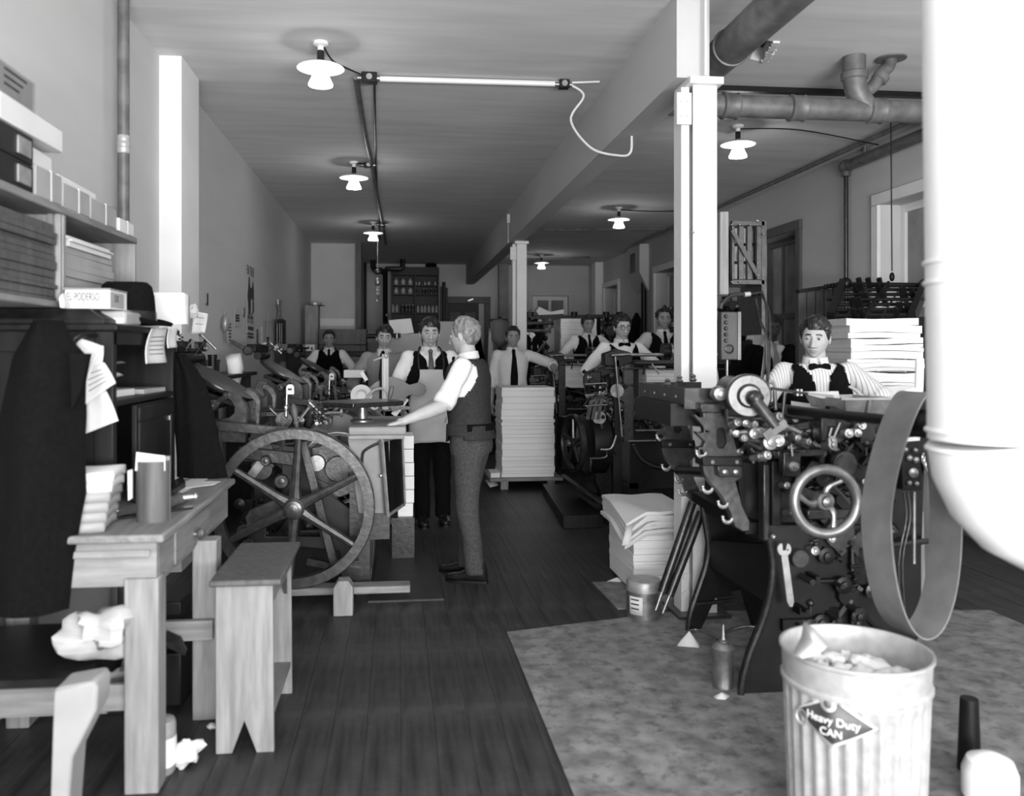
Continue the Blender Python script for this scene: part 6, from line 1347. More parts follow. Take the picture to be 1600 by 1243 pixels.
one('small_screw', MB().cyl(AZ(180, 798, TZ + .01), AZ(190, 796, TZ + .015), .006).ell(AZ(183, 798, TZ + .012), (.012, .012, .012)), steel_d, AZ(185, 798, TZ), 'small metal clip on the table before the caddy', 'clip')
# clipboard papers hanging on the cabinet's near side
Q2 = lambda px, py, y=3.25: AY(px, py, y)
curl('hung_sheet', Q2(134, 612, 3.27), Q2(166, 610, 3.27), Q2(185, 657, 3.26), Q2(134, 677, 3.26), sheet_p, 'lowest white sheet hanging on the cabinet side', .01)
curl('hung_sheet', Q2(126, 570, 3.25), Q2(163, 566, 3.25), Q2(181, 598, 3.24), Q2(128, 635, 3.24), sheet_p, 'middle white sheet with writing hanging on the cabinet side', .01, lines=4)
curl('hung_sheet', Q2(110, 545, 3.23), Q2(128, 529, 3.23), Q2(162, 541, 3.23), Q2(128, 608, 3.22), sheet_p, 'upper white sheet hanging on the cabinet side', .012)
curl('hung_sheet', Q2(130, 538, 3.24), Q2(162, 540, 3.24), Q2(160, 566, 3.24), Q2(128, 580, 3.24), sheet_p, 'small white sheet behind the upper ones on the cabinet side', .006)
hk = thing('coat_hook', Q2(122, 528, 3.2), 'dark iron hook with a strap above the hanging sheets', 'hook')
MB().tube(smooth_path([Q2(150, 524, 3.27), Q2(130, 524, 3.2), Q2(118, 528, 3.18), Q2(112, 540, 3.18), Q2(118, 548, 3.18)], 4), .008).build('hook', iron_d, hk)
# dark garment hanging in the left foreground
gm = thing('dark_overcoat', Q2(90, 545, 3.05), 'black overcoat hanging at the far left before the cabinet', 'coat')
rings = []
for (py, xl, xr_, d) in ((500, 52, 100, .05), (530, 35, 112, .09), (556, 20, 136, .11), (620, 5, 134, .12), (700, -10, 132, .13), (770, -15, 134, .13), (860, -15, 118, .12), (950, -15, 108, .12)):
    ring = []
    for i in range(12): f = i / 11; p = AY(xl + (xr_ - xl) * f, py, 2.98); ring.append(p + V((0, -d * sin(pi * f) - .01 * sin(9 * f + py * .02), 0)))
    for i in range(12)[::-1]: f = i / 11; p = AY(xl + (xr_ - xl) * f, py, 2.98); ring.append(p + V((0, .04 * sin(pi * f) + .001, 0)))
    rings.append(ring)
MB().loft(rings).build('body', wool_d, gm, sharp=80)
MB().prism([AY(108, 552, 2.84), AY(138, 552, 2.84), AY(128, 605, 2.84), AY(112, 640, 2.84)], (0, .03, 0)).build('lapel', wool_d, gm)
# bookcase on the wall above
BX, BY1, BZ = -1.29, 4.36, 2.03
bc_ = thing('bookcase', (-1.45, 3.2, 1.6), 'open wooden bookcase on the left wall full of wrapped stock', 'bookcase')
MB().box((XL + .005, 1.75, BZ), (BX, BY1, BZ + .03)).build('top_board', wood_y, bc_, bevel=.004)
MB().box((XL + .005, 1.75, 1.665), (BX, BY1, 1.69)).build('shelf_board', wood_y, bc_, bevel=.004)
for y in (3.44, BY1 - .025, 2.2): MB().box((XL + .006, y, 1.69), (BX - .005, y + .025, BZ)).build('upright', wood, bc_, bevel=.003)
for k, x in enumerate((BX - .06, BX - .03)): MB().box((x, 3.425, 1.69), (x + .02, 3.44, BZ)).build('batten', wood, bc_)
MB().box((XL + .004, 1.75, 1.67), (XL + .012, BY1, BZ)).build('back', wood_y, bc_)
for y in (2.0, 4.2): MB().box((XL + .006, y, 1.55), (BX - .1, y + .03, 1.665)).build('bracket', wood, bc_)
pile('paper_pile', XL + .02, BX - .03, 3.52, 4.1, 1.691, 1.92, 8, 41, kraft, 'grey wrapped paper batches on the bookcase shelf right of the upright', jit=.008)
pile('paper_pile', XL + .02, BX - .02, 3.55, 4.05, 1.921, 1.965, 3, 42, sheet_p, 'white sheets on top of the wrapped batches in the bookcase', jit=.012)
pile('paper_pile', XL + .02, BX - .02, 2.5, 3.40, 1.691, 1.985, 12, 43, mwood, 'dark paper batches in the bookcase left of the upright', jit=.01)
# parcels on top
zt0 = BZ + .031
def parcel(y0, y1, h, m, label, x1=BX - .01, z0=None, band=True, d=.26):
    z0 = zt0 if z0 is None else z0; t = thing('wrapped_parcel', (x1 - d / 2, (y0 + y1) / 2, z0), label, 'parcel')
    MB().box((x1 - d, y0, z0), (x1, y1, z0 + h)).build('body', m, t, bevel=.006)
    if band: yb_ = y0 + (y1 - y0) * .55; MB().box((x1 - d - .001, yb_, z0 - .0), (x1 + .0015, yb_ + .012, z0 + h + .0015)).build('band', sheet_p, t)
    return t
parcel(3.20, 3.44, .115, kraft, 'brown wrapped parcel on the bookcase, nearest in its row')
parcel(3.45, 3.74, .10, kraft, 'second brown parcel with a pale band on the bookcase top')
parcel(3.75, 4.08, .095, kraft, 'third brown parcel with a pale band on the bookcase top')
parcel(4.12, 4.34, .065, sheet_p, 'white and brown parcel at the far right end of the bookcase top')
parcel(3.48, 3.9, .035, sheet_p, 'white box lid lying on the second and third parcels', z0=zt0 + .101, x1=BX - .04, band=False, d=.2)
parcel(3.22, 3.42, .07, sheet_p, 'white carton on the nearest brown parcel', x1=BX - .04, z0=zt0 + .116, band=False, d=.2)
t = thing('box_stack', (-1.43, 3.0, zt0), 'dark drawer boxes stacked at the near end of the bookcase top', 'boxes')
for k in range(2):
    z0 = zt0 + k * .10; bx1_ = MB().box((XL + .01, 2.85, z0), (BX - .01, 3.18, z0 + .098)).build('box', dwood, t, bevel=.004); MB().box((BX - .012, 3.05, z0 + .02), (BX - .004, 3.15, z0 + .08)).build('label_frame', tin, bx1_)
zz = zt0 + .202
t = thing('label_carton', (-1.4, 3.1, zz), 'large carton with a printed label overhanging above the drawer boxes', 'carton')
MB().box((XL + .01, 2.9, zz), (BX + .0, 3.42, zz + .085)).build('tray', sheet_p, t, bevel=.004)
MB().box((XL + .02, 2.85, zz + .086), (BX - .01, 3.2, zz + .2)).build('body', kraft, t, bevel=.004)
MB().box((BX - .01, 2.9, zz + .096), (BX - .008, 3.17, zz + .19)).build('label', grey_paint, t)
for k in range(3): MB().box((BX - .0078, 2.95, zz + .172 - .025 * k), (BX - .0068, 3.12 - .03 * k, zz + .180 - .025 * k)).build('print_line', ink, t)
# ---------------------------------------------------------------- step bench
sb = thing('step_bench', (-.55, 3.45, 0), 'tall narrow wooden bench with V-notched ends, before the flywheel', 'bench')
y0, y1 = 3.23, 3.80; xl, xr2 = -.675, -.468; hz = .628
MB().box((xl - .02, y0 - .03, hz), (xr2 + .035, y1 + .03, hz + .024)).build('seat_board', mwood, sb, bevel=.007)
def endb(y):
    m_ = (xl + xr2) / 2; w_ = .045
    MB().prism([(xl - .0, y, 0), (m_ - w_, y, 0), (m_, y, .12), (m_ + w_, y, 0), (xr2 + .005, y, 0), (xr2, y, hz), (xl, y, hz)], (0, .022, 0)).build('end_board', wood, sb, bevel=.002)
endb(y0); endb(y1 - .03)
MB().box((xr2 - .018, y0 + .022, hz - .075), (xr2, y1 - .03, hz)).build('side_apron', wood_y, sb, bevel=.003); MB().box((xl, y0 + .022, hz - .075), (xl + .018, y1 - .03, hz)).build('side_apron', wood_y, sb, bevel=.003)
MB().box((xl + .02, y0 + .022, .12), (xr2 - .0, y1 - .03, .14)).build('lower_board', wood_y, sb, bevel=.003)
for y, s in ((y0 + .022, 1), (y1 - .03, -1)): MB().prism([(xr2 - .015, y, hz - .075), (xr2 - .015, y + s * .11, hz - .075), (xr2 - .015, y, hz - .19)], (-.015, 0, 0)).build('corner_brace', mwood, sb)
# ---------------------------------------------------------------- clutter below the table
bgc = AY(165, 985, 3.0)
mb = crumple(MB(), bgc + V((0, 0, -.0)), .13, 12, .62, 22, 14); one('newsprint_bundle', mb, paper_g, bgc, 'crumpled newsprint bundle below the work table behind its near leg', 'bundle', sharp=50)
def bxx(px0, py0, px1, py1, y, dp, m, label, nm='storage_box', bev=.006):
    a, b = AY(px0, py1, y), AY(px1, py0, y); a.z = max(a.z, 0.001); return one(nm, MB().box((a.x, y, a.z), (b.x, y + dp, b.z)), m, ((a.x + b.x) / 2, y, a.z), label, 'box', bevel=bev)
bxx(225, 1020, 283, 1105, 3.62, .35, dwood, 'lower dark wooden box below the table by the far leg')
bxx(225, 940, 283, 972, 3.62, .3, dwood, 'upper dark wooden box below the table by the far leg')
bxx(228, 972, 282, 1018, 3.66, .28, iron_d, 'middle black tin below the table between two dark boxes', 'tin_box')
bxx(120, 1035, 200, 1120, 3.3, .3, dwood, 'dark crate below the table at left, behind the near leg')
lf = thing('leather_flap', AY(262, 1000, 3.45), 'dark drooping leather piece hanging over the stretcher below the table', 'leather')
MB().prism([AY(a, b, 3.46) for a, b in ((240, 990), (262, 986), (282, 995), (292, 1015), (288, 1024), (268, 1014), (246, 1000))], (0, .01, 0)).build('flap', iron, lf)
one('slant_board', MB().prism([AY(85, 1075, 2.5), AY(146, 1064, 2.5), AY(152, 1075, 2.5), AY(150, 1110, 2.5), AY(112, 1185, 2.5), AY(98, 1370, 2.5), AY(75, 1370, 2.5)], (0, .12, 0)), kraft, AY(110, 1240, 2.5), 'blurred pale bundle of boards leaning at the bottom left corner', 'boards', bevel=.01)
jp = AZ(254, 1215, 0); jp.y = 3.12; jp.x = AY(250, 1200, 3.12).x
jg = thing('paste_bucket', jp, 'small pale labelled bucket behind the near table leg', 'bucket')
MB().lathe(jp, (0, 0, 1), [(.05, 0), (.055, .01), (.055, .17), (.05, .185), (.03, .195), (.003, .196)], 28).build('body', tin, jg); MB().lathe(jp, (0, 0, 1), [(.0565, .03), (.0565, .13)], 28, caps=False).build('paper_label', sheet_p, jg)
for k, (px, py) in enumerate(((160, 1030), (175, 1045), (205, 1040), (150, 1020))):
    c = AY(px, py, 3.1 + .05 * k); one('rag', crumple(MB(), c, .06, 60 + k, .7), [wool_d, cloth_g, wool_d, iron][k], c, ['dark rag', 'pale rag', 'second dark rag', 'black cloth lump'][k] + ' on the low shelf below the work table', 'rag', sharp=50)
one('bundle_shelf', MB().box((XL + .05, 2.85, .42), (-1.02, 3.42, .445)), dwood, (-1.3, 3.1, .42), 'dark board below the work table carrying the newsprint bundle', 'board')
# ================================================================ PEOPLE
def remesh(mb, voxel, smooth=3, fac=.5):
    me = mb.mesh('temp'); o = bpy.data.objects.new('temp', me); COL.objects.link(o)
    r = o.modifiers.new('r', 'REMESH'); r.mode = 'VOXEL'; r.voxel_size = voxel; r.use_smooth_shade = True
    if smooth: s_ = o.modifiers.new('s', 'SMOOTH'); s_.iterations = smooth; s_.factor = fac
    dg = bpy.context.evaluated_depsgraph_get(); m2 = bpy.data.meshes.new_from_object(o.evaluated_get(dg))
    v = [x.co.copy() for x in m2.vertices]; f = [tuple(p.vertices) for p in m2.polygons]
    bpy.data.objects.remove(o); bpy.data.meshes.remove(me); bpy.data.meshes.remove(m2)
    return v, f
TORSO = [(.80, .150, .110, .005), (.88, .168, .122, .008), (.95, .164, .116, .004), (1.05, .148, .106, 0), (1.15, .154, .110, 0), (1.25, .168, .118, .0), (1.33, .174, .116, .004), (1.40, .160, .098, .008), (1.435, .120, .078, .010), (1.46, .075, .062, .010), (1.52, .058, .060, .004)]
def tor(z):
    for a, b in zip(TORSO, TORSO[1:]):
        if z <= b[0]:
            f = max(0, (z - a[0]) / (b[0] - a[0])); return [a[i] + (b[i] - a[i]) * f for i in range(1, 4)]
    return list(TORSO[-1][1:])
def ik(sh, wr, l1, l2, pole):
    d = wr - sh; L = d.length; L_ = min(L, (l1 + l2) * .998); dn = d.normalized(); a = (l1 * l1 - l2 * l2 + L_ * L_) / (2 * L_); h = math.sqrt(max(0, l1 * l1 - a * a))
    p = pole - dn * pole.dot(dn); p.normalize(); return sh + dn * a + p * h
def gauss(x, s): return math.exp(-x * x / (2 * s * s))
def sstep(a, b, x): t = max(0, min(1, (x - a) / (b - a))); return t * t * (3 - 2 * t)
def head_point(d, jaw=1., nose=1.):
    """surface point of the head for a unit direction (front is -y)"""
    x, y, z = d
    p = V((x * .077, y * .098, z * .120))
    if p.z > 0: p.x *= 1 + .02 * sstep(0, .08, p.z)
    lo = sstep(0, -.115, p.z)
    p.x *= 1 - .30 * jaw * lo
    if p.y > 0: p.y *= 1 - .45 * lo; p.y += .012 * sstep(-.02, .05, p.z) * (1 - sstep(.08, .12, p.z))
    else: p.y *= 1 + .10 * lo * sstep(0, -.5, y)
    f = sstep(.1, -.55, y)
    if f > 0:
        X, Z = p.x, p.z; ax = abs(X)
        n = 0.
        rid = sstep(.012, -.040, Z) * (1 - sstep(-.046, -.058, Z)); n += nose * rid * (.029 * gauss(X, .0075 + .006 * sstep(0, -.04, Z)))
        n += .006 * gauss(X, .007) * gauss(Z - .005, .016)
        n += .007 * gauss(ax - .014, .006) * gauss(Z + .045, .007)
        n -= .013 * gauss(ax - .032, .014) * gauss(Z - .004, .011)
        n += .006 * gauss(ax - .030, .018) * gauss(Z - .026, .007)
        n += .004 * gauss(ax - .048, .014) * gauss(Z + .026, .014)
        n += .007 * gauss(X, .020) * (gauss(Z + .066, .0045) + 1.1 * gauss(Z + .077, .005)) - .005 * gauss(X, .024) * gauss(Z + .0715, .0022)
        n -= .003 * gauss(X, .02) * gauss(Z + .088, .005)
        n += .009 * gauss(X, .018) * gauss(Z + .105, .012)
        n -= .003 * gauss(ax - .028, .010) * gauss(Z + .055, .02)
        p.y -= n * f
    return p
NU, NV = 112, 84
def head_grid():
    g = []
    for j in range(NV + 1):
        t = pi * j / NV
        for i in range(NU): a = 2 * pi * i / NU; g.append(V((sin(t) * sin(a), -sin(t) * cos(a), cos(t))))
    return g
HG = head_grid()
HF = [(j * NU + i, j * NU + (i + 1) % NU, (j + 1) * NU + (i + 1) % NU, (j + 1) * NU + i) for j in range(NV) for i in range(NU)]
def hand(mb_list, wrist, fwd, pn, side, curl_=.5, s=1., spread=.1):
    """palm and five bent fingers; fwd points to the fingertips, pn is the palm normal (towards what is held)"""
    f = fwd.normalized(); n = (pn - f * pn.dot(f)).normalized(); r = f.cross(n) * side
    mb = MB()
    mb.capsule(wrist - f * .03 * s, .023 * s, wrist + f * .02 * s, .026 * s, 10)
    for k in range(4):
        o = (k - 1.5) * .019 * s; mb.capsule(wrist + r * o * .7 + f * .015 * s, .014 * s, wrist + r * o + f * .085 * s, .0125 * s, 8)
    L = [.066, .078, .073, .056]
    for k in range(4):
        o = (k - 1.5); b = wrist + r * o * .0195 * s + f * (.088 - .004 * abs(o)) * s; a = curl_ * .5; d = (f + r * spread * o * .5).normalized()
        for q, (fr, rad) in enumerate(((.45, .0098), (.31, .009), (.24, .008))):
            dd = (d * cos(a) + n * sin(a)).normalized(); e = b + dd * L[k] * fr * s; mb.capsule(b, rad * s, e, rad * .93 * s, 8); b = e; a += curl_ * (.7 + .2 * q)
    b = wrist + r * -.026 * s + f * .02 * s; d = (f * .75 - r * .75 + n * .25).normalized()
    for q, (ln, rad) in enumerate(((.045, .0135), (.034, .0115), (.026, .010))):
        e = b + d * ln * s; mb.capsule(b, rad * s, e, rad * .93 * s, 8); b = e; d = (d + f * .45 + n * .12).normalized()
    v, fc = remesh(mb, .0052 * s, 2); mb_list.add(v, fc)

def person(label, pos, h=1.72, face=0., lean=(0, 0), wrists=(None, None), poles=(None, None), head=(0, 0, 0), skin_=None, hair=hair_d, hairstyle=0, shirt=cloth_w, sleeve='rolled', trousers=wool_d, vest=None, vz=1.17, jacket=False, apron=None, tie=wool_d, tie_len=.36, bow=False, collar=True, glasses=False, lips=None, vox=.011, legs=True, hands=(True, True), feet=None, jaw=1., thick=1., handdirs=(None, None), curls=(.5, .5), vestback=None, nose=1., ties=1.):
    sk = skin_ or skin; lp_ = lips or skin_lip; s = h / 1.72; base = V(pos); Rz = Matrix.Rotation(radians(face), 3, 'Z')
    root = thing('person', base, label, 'person')
    def W(p): return base + Rz @ (V(p) * s)
    def Linv(p): return (Rz.transposed() @ (V(p) - base)) / s
    def T(p):
        p = V(p); k = max(0, p.z - .93); return V((p.x + lean[0] * k, p.y + lean[1] * k, p.z))
    def ring(z, off=0., n=36, sc=1.):
        rx, ry, cy = tor(z); rx = rx * thick * sc + off; ry = ry * thick * sc + off; out = []
        for i in range(n):
            a = 2 * pi * i / n; ca, sa = sin(a), -cos(a); e = 2 / 2.35
            out.append(T((math.copysign(abs(ca) ** e, ca) * rx, cy + math.copysign(abs(sa) ** e, sa) * ry, z)))
        return out
    def front(x, z, off):
        rx, ry, cy = tor(z); rx = rx * thick + off; ry = ry * thick + off; q = min(.99, abs(x) / rx)
        return T((x, cy - ry * (1 - q ** 2.35) ** (1 / 2.35), z))
    sh, el, wr = [], [], []
    for k, sd in enumerate((-1, 1)):
        S = T((sd * .178 * thick, .012, 1.395)); w_ = wrists[k]
        w_ = V((sd * .27, -.03, .87)) if w_ is None else (Linv(w_) if len(w_) == 3 else V(w_[:3]))
        pole = V(poles[k]) if poles[k] else V((sd * .6, .8, -.3)); d = w_ - S; mx = .57
        if d.length > mx: w_ = S + d.normalized() * mx
        E = ik(S, w_, .305, .268, pole); sh.append(S); el.append(E); wr.append(w_)
    ft = feet or ((-.10, -.02), (.10, .0))
    hip = [V((-.088, .005, .88)), V((.088, .005, .88))]; kn, an = [], []
    for k in range(2):
        a = V((ft[k][0], ft[k][1] + .03, .085)); an.append(a); m_ = (hip[k] + a) / 2; kn.append(V((m_.x, m_.y - .03, .48)))
    # ---- body: one continuous skin
    mb = MB(); mb.loft([ring(z, -.006, 24, .93) for z in (.82, .9, 1.0, 1.1, 1.2, 1.3, 1.38, 1.43)])
    nk0, nk1 = T((0, .016, 1.40)), T((0, .004, 1.54)); mb.capsule(nk0, .066, nk1, .056, 16)
    for k in range(2):
        mb.capsule(sh[k], .05, el[k], .043, 12); mb.capsule(el[k], .045, el[k].lerp(wr[k], .35), .046, 12); mb.capsule(el[k].lerp(wr[k], .35), .046, wr[k], .027, 12)
        mb.capsule(sh[k], .05, T((0, .01, 1.36)), .06, 12)
        if legs: mb.capsule(hip[k], .085, kn[k], .055, 12); mb.capsule(kn[k], .053, an[k], .04, 12); mb.capsule(an[k], .036, an[k] + V((0, -.10, -.058)), .015, 10)
    v, f = remesh(mb, .0125, 4); B = MB().add(v, f)
    for k in range(2):
        if hands[k]:
            fw = (wr[k] - el[k]).normalized(); hd = handdirs[k]
            fwd = Rz.transposed() @ V(hd[0]) if hd else fw; pn = Rz.transposed() @ V(hd[1]) if hd else V((-(-1, 1)[k], .2, -.1))
            hand(B, wr[k], fwd, pn, (-1, 1)[k], curls[k])
    # head
    hy, hp, hr = head; HR = Matrix.Rotation(radians(hy), 3, 'Z') @ Matrix.Rotation(radians(hp), 3, 'X') @ Matrix.Rotation(radians(hr), 3, 'Y')
    piv = T((0, .012, 1.50)); hc = lambda p: piv + HR @ (V(p) + V((0, -.022, .102)))
    HP = [head_point(d, jaw, nose) for d in HG]
    n0 = len(B.v); nf0 = len(B.f); B.add([hc(p) for p in HP], HF)
    for i, fc in enumerate(HF):
        c = sum((HP[q] for q in fc), V((0, 0, 0))) / 4
        if c.y < -.06:
            ax = abs(c.x)
            if -.081 < c.z < -.0635 and ax < .026 * (1 - abs(c.z + .0715) / .015): B.mi[nf0 + i] = 1
            elif .013 < ax < .047 and abs(c.z - .0265 + .3 * max(0, ax - .034)) < .0044: B.mi[nf0 + i] = 2
    for sd in (-1, 1):
        er = Matrix.Rotation(radians(18 * sd), 3, 'Z'); k0 = len(B.v); B.ell((0, 0, 0), (.009, .019, .031), 14, 10)
        for i in range(k0, len(B.v)): q = B.v[i]; B.v[i] = hc(er @ (V((q.x, q.y * (1 + .25 * q.z / .03), q.z))) + V((sd * .078, .012, -.004)))
    B.v = [W(p) for p in B.v]
    bo = B.build('body', [sk, lp_, hair if hair is not hair_l else mwood], root, sharp=80)
    # eyes
    for sd in (-1, 1):
        ey = MB(); c = V((sd * .0315, -.0805, .003)); rr = .0125; n_, m_ = 20, 14; k0 = len(ey.v)
        for j in range(m_ + 1):
            t = pi * j / m_
            for i in range(n_): a = 2 * pi * i / n_; ey.v.append(c + V((sin(t) * cos(a), -cos(t), sin(t) * sin(a))) * rr)
        for j in range(m_):
            for i in range(n_):
                a = 2 * pi * (i + .5) / n_; t = pi * (j + .5) / m_; zz = sin(t) * sin(a) * rr
                ey.f.append((j * n_ + i, j * n_ + (i + 1) % n_, (j + 1) * n_ + (i + 1) % n_, (j + 1) * n_ + i)); ey.mi.append(2 if (zz > .0030 or zz < -.0050) else (1 if t < .60 else 0))
        ey.v = [W(hc(p)) for p in ey.v]; ey.build('eye', [eye_w, eye_d, sk], bo)
    # hair
    hm = MB(); keep = {}
    def hl(p, d):   # signed distance inside the hair region
        fz = .068 if hairstyle != 2 else .078
        if hairstyle == 1 and p.x > -.03: fz -= .012
        a = math.atan2(abs(d.x), -d.y)              # 0 front, pi back
        line = fz if a < .75 else fz + (-.005 - fz) * sstep(.75, 1.35, a) if a < 1.5 else -.005 + (-.065 + .005) * sstep(1.65, 2.5, a)
        return p.z - line
    idx = {}; hv = []
    for i, (p, d) in enumerate(zip(HP, HG)):
        dist = hl(p, d); th = (.004 + .013 * sstep(.0, .05, dist) + (.006 if p.z > .05 else 0)) * (.8 if hairstyle == 2 else 1.)
        th *= 1 + .35 * noise.noise(p * 40) + (.25 * noise.noise(V((p.x * 120, p.y * 40, p.z * 60))))
        if hairstyle == 1 and p.z > .06 and p.y < -.02: th += .008 * gauss(p.x - .02, .03)
        if -.014 < dist <= 0: th = .0015
        nrm = V((d.x / .077, d.y / .098, d.z / .12)).normalized(); q = p + nrm * (th if dist > -.002 else -.002); idx[i] = dist; hv.append(q)
    fs = [fc for fc in HF if min(idx[q] for q in fc) > -.012]
    used = sorted({q for fc in fs for q in fc}); mp = {q: k for k, q in enumerate(used)}
    hm.add([W(hc(hv[q])) for q in used], [tuple(mp[q] for q in fc) for fc in fs]); hm.build('hair', hair, root, sharp=80)
    if glasses:
        gm_ = MB()
        for sd in (-1, 1): gm_.torus(hc((sd * .031, -.103, .002)), HR @ V((.1 * sd, -1, 0)), .022, .0022, 28, 6); gm_.tube([hc((sd * .053, -.098, .004)), hc((sd * .078, -.05, .006)), hc((sd * .08, .012, .01))], .0016, 6)
        gm_.tube([hc((-.009, -.108, .006)), hc((0, -.111, .009)), hc((.009, -.108, .006))], .0018, 6)
        gm_.v = [W(p) for p in gm_.v]; gm_.build('spectacles', iron_d, root)
    # ---- clothes
    sm = MB(); sm.loft([ring(z, .012 + (.012 if z < 1.1 and not vest else 0)) for z in ((.97, .98, 1.02, 1.1, 1.18) if vest and not jacket else (.90, .96, 1.02, 1.1, 1.18)) + (1.22, 1.26, 1.33, 1.39, 1.43, 1.452)])
    slv = MB() if jacket else sm
    for k in range(2):
        S2 = sh[k] + V((0, 0, .004)); slv.capsule(S2, .064, sh[k].lerp(el[k], .55), .062, 16)
        if sleeve == 'rolled':
            e = sh[k].lerp(el[k], .80); slv.capsule(sh[k].lerp(el[k], .5), .066, e, .066, 16); dn = (el[k] - sh[k]).normalized(); slv.cyl(e - dn * .01, e + dn * .05, .074, .068, 20)
        elif sleeve == 'elbow':
            e = el[k].lerp(wr[k], .2); slv.capsule(sh[k].lerp(el[k], .5), .064, el[k], .062, 16); dn = (wr[k] - el[k]).normalized(); slv.capsule(el[k], .062, e, .058, 16); slv.cyl(e, e + dn * .04, .064, .060, 20)
        else:
            slv.capsule(sh[k].lerp(el[k], .5), .062, el[k], .056, 16); slv.capsule(el[k], .056, el[k].lerp(wr[k], .93), .042, 16)
        slv.capsule(S2, .062, T((0, .01, 1.36)), .07, 12)
    def wrinkle(vs_, amp=.006, fq=11.):
        out = []
        for p in vs_:
            q = p * fq; nn = V((noise.noise(q), noise.noise(q + V((9, 3, 1))), noise.noise(q + V((2, 7, 5))))); out.append(p + nn * amp)
        return out
    def garment(mbx, nm, m, amp=.006, fq=11., sm_=4, vx=None):
        v, f = remesh(mbx, vx or vox, sm_); g = MB().add([W(p) for p in wrinkle(v, amp, fq)], f); return g.build(nm, m, root, sharp=80)
    garment(sm, 'shirt', shirt)
    if jacket: garment(slv, 'jacket_sleeves', vest)
    if legs:
        tm = MB(); tm.loft([ring(z, .018) for z in (.83, .88, .93, .97, 1.0, 1.02)]); 
        for k in range(2):
            hem = an[k] + (kn[k] - an[k]).normalized() * .0
            tm.capsule(hip[k] + V((0, .01, -.02)), .105, hip[k].lerp(kn[k], .5), .09, 18); tm.capsule(hip[k].lerp(kn[k], .5), .09, kn[k], .075, 18); tm.capsule(kn[k], .075, kn[k].lerp(an[k], .6), .068, 18); tm.cyl(kn[k].lerp(an[k], .5), hem + V((0, .0, -.035)), .067, .066, 20)
        garment(tm, 'trousers', trousers, .009, 9., 3)
        for k in range(2):
            a = an[k]; bm = MB(); rings = []
            for (yy, w_, hh, z0) in ((.075, .030, .055, .0), (.06, .042, .13, 0), (.0, .046, .14, 0), (-.05, .042, .085, 0), (-.10, .044, .06, 0), (-.15, .042, .05, .002), (-.185, .028, .036, .006), (-.20, .012, .02, .01)):
                rings.append([V((a.x + cos(2 * pi * i / 16) * w_, a.y + yy, z0 + .006 + (hh / 2) * (1 + sin(2 * pi * i / 16)))) for i in range(16)])
            bm.loft(rings); bm.v = [W(p) for p in bm.v]; so = bm.build('shoe', leather, root, sharp=80)
            sl_ = MB(); pts = [(.08, .028), (.04, .036), (-.05, .036), (-.11, .045), (-.165, .04), (-.2, .018)]
            P0 = [V((a.x + w_, a.y + yy, 0)) for yy, w_ in pts] + [V((a.x - w_, a.y + yy, 0)) for yy, w_ in pts[::-1]]; sl_.prism(P0, (0, 0, .014)); sl_.v = [W(p) for p in sl_.v]; sl_.build('sole', iron_d, so)
    if collar:
        cm_ = MB(); n = 40; rr_ = []
        for (rad, dz) in ((.078, -.016), (.068, .030), (.064, .030), (.070, -.016)):
            rr_.append([T((sin(a) * rad, .012 - cos(a) * rad * .98, 1.468 + dz - .022 * (1 + cos(a)) * .5 + .008)) for a in [radians(7) + (2 * pi - radians(14)) * i / n for i in range(n + 1)]])
        q = n + 1; pts = [p for r in rr_ for p in r]; fs = [(j * q + i, j * q + i + 1, ((j + 1) % 4) * q + i + 1, ((j + 1) % 4) * q + i) for j in range(4) for i in range(n)] + [(0, q, 2 * q, 3 * q), (n, q + n, 2 * q + n, 3 * q + n)]
        cm_.add(pts, fs)
        for sd in (-1, 1):   # collar points
            a, b, c, d_ = T((sd * .008, -.071, 1.462)), T((sd * .045, -.052, 1.475)), T((sd * .058, -.082, 1.425)), T((sd * .026, -.104, 1.412)); cm_.add([a, b, c, d_, a + V((0, .005, 0)), b + V((0, .005, 0)), c + V((0, .005, 0)), d_ + V((0, .005, 0))], [(0, 1, 2, 3), (4, 5, 6, 7), (0, 1, 5, 4), (1, 2, 6, 5), (2, 3, 7, 6), (3, 0, 4, 7)])
        cm_.v = [W(p) for p in cm_.v]; cm_.build('collar', sheet_p if shirt is not cloth_s else sheet_p, root, sharp=50)
    ov = .036
    if tie and not bow:
        tm = MB(); L_ = []; zs_ = [1.452 - tie_len * i / 10 for i in range(11)]
        for i, z in enumerate(zs_):
            wd = (.017 if i == 0 else .013 + .022 * min(1, i / 7)) * ties; c0 = front(0, z, ov if z < 1.40 else .02); c0.y = min(c0.y, T((0, -.085, z)).y if z > 1.4 else 9)
            L_.append((c0, wd))
        pts = []
        for c, wd in L_: pts += [c + V((-wd, .004, 0)), c + V((0, -.006, 0)), c + V((wd, .004, 0)), c + V((0, .006, 0))]
        c, wd = L_[-1]; k = len(L_); pts.append(c + V((0, 0, -.035)))
        fs = [(i * 4 + j, i * 4 + (j + 1) % 4, i * 4 + 4 + (j + 1) % 4, i * 4 + 4 + j) for i in range(k - 1) for j in range(4)] + [((k - 1) * 4 + j, (k - 1) * 4 + (j + 1) % 4, 4 * k) for j in range(4)] + [(0, 1, 2, 3)]
        tm.add(pts, fs).ell(L_[0][0] + V((0, -.004, -.002)), (.019, .012, .018), 12, 8); tm.v = [W(p) for p in tm.v]; tm.build('tie', tie, root, sharp=60)
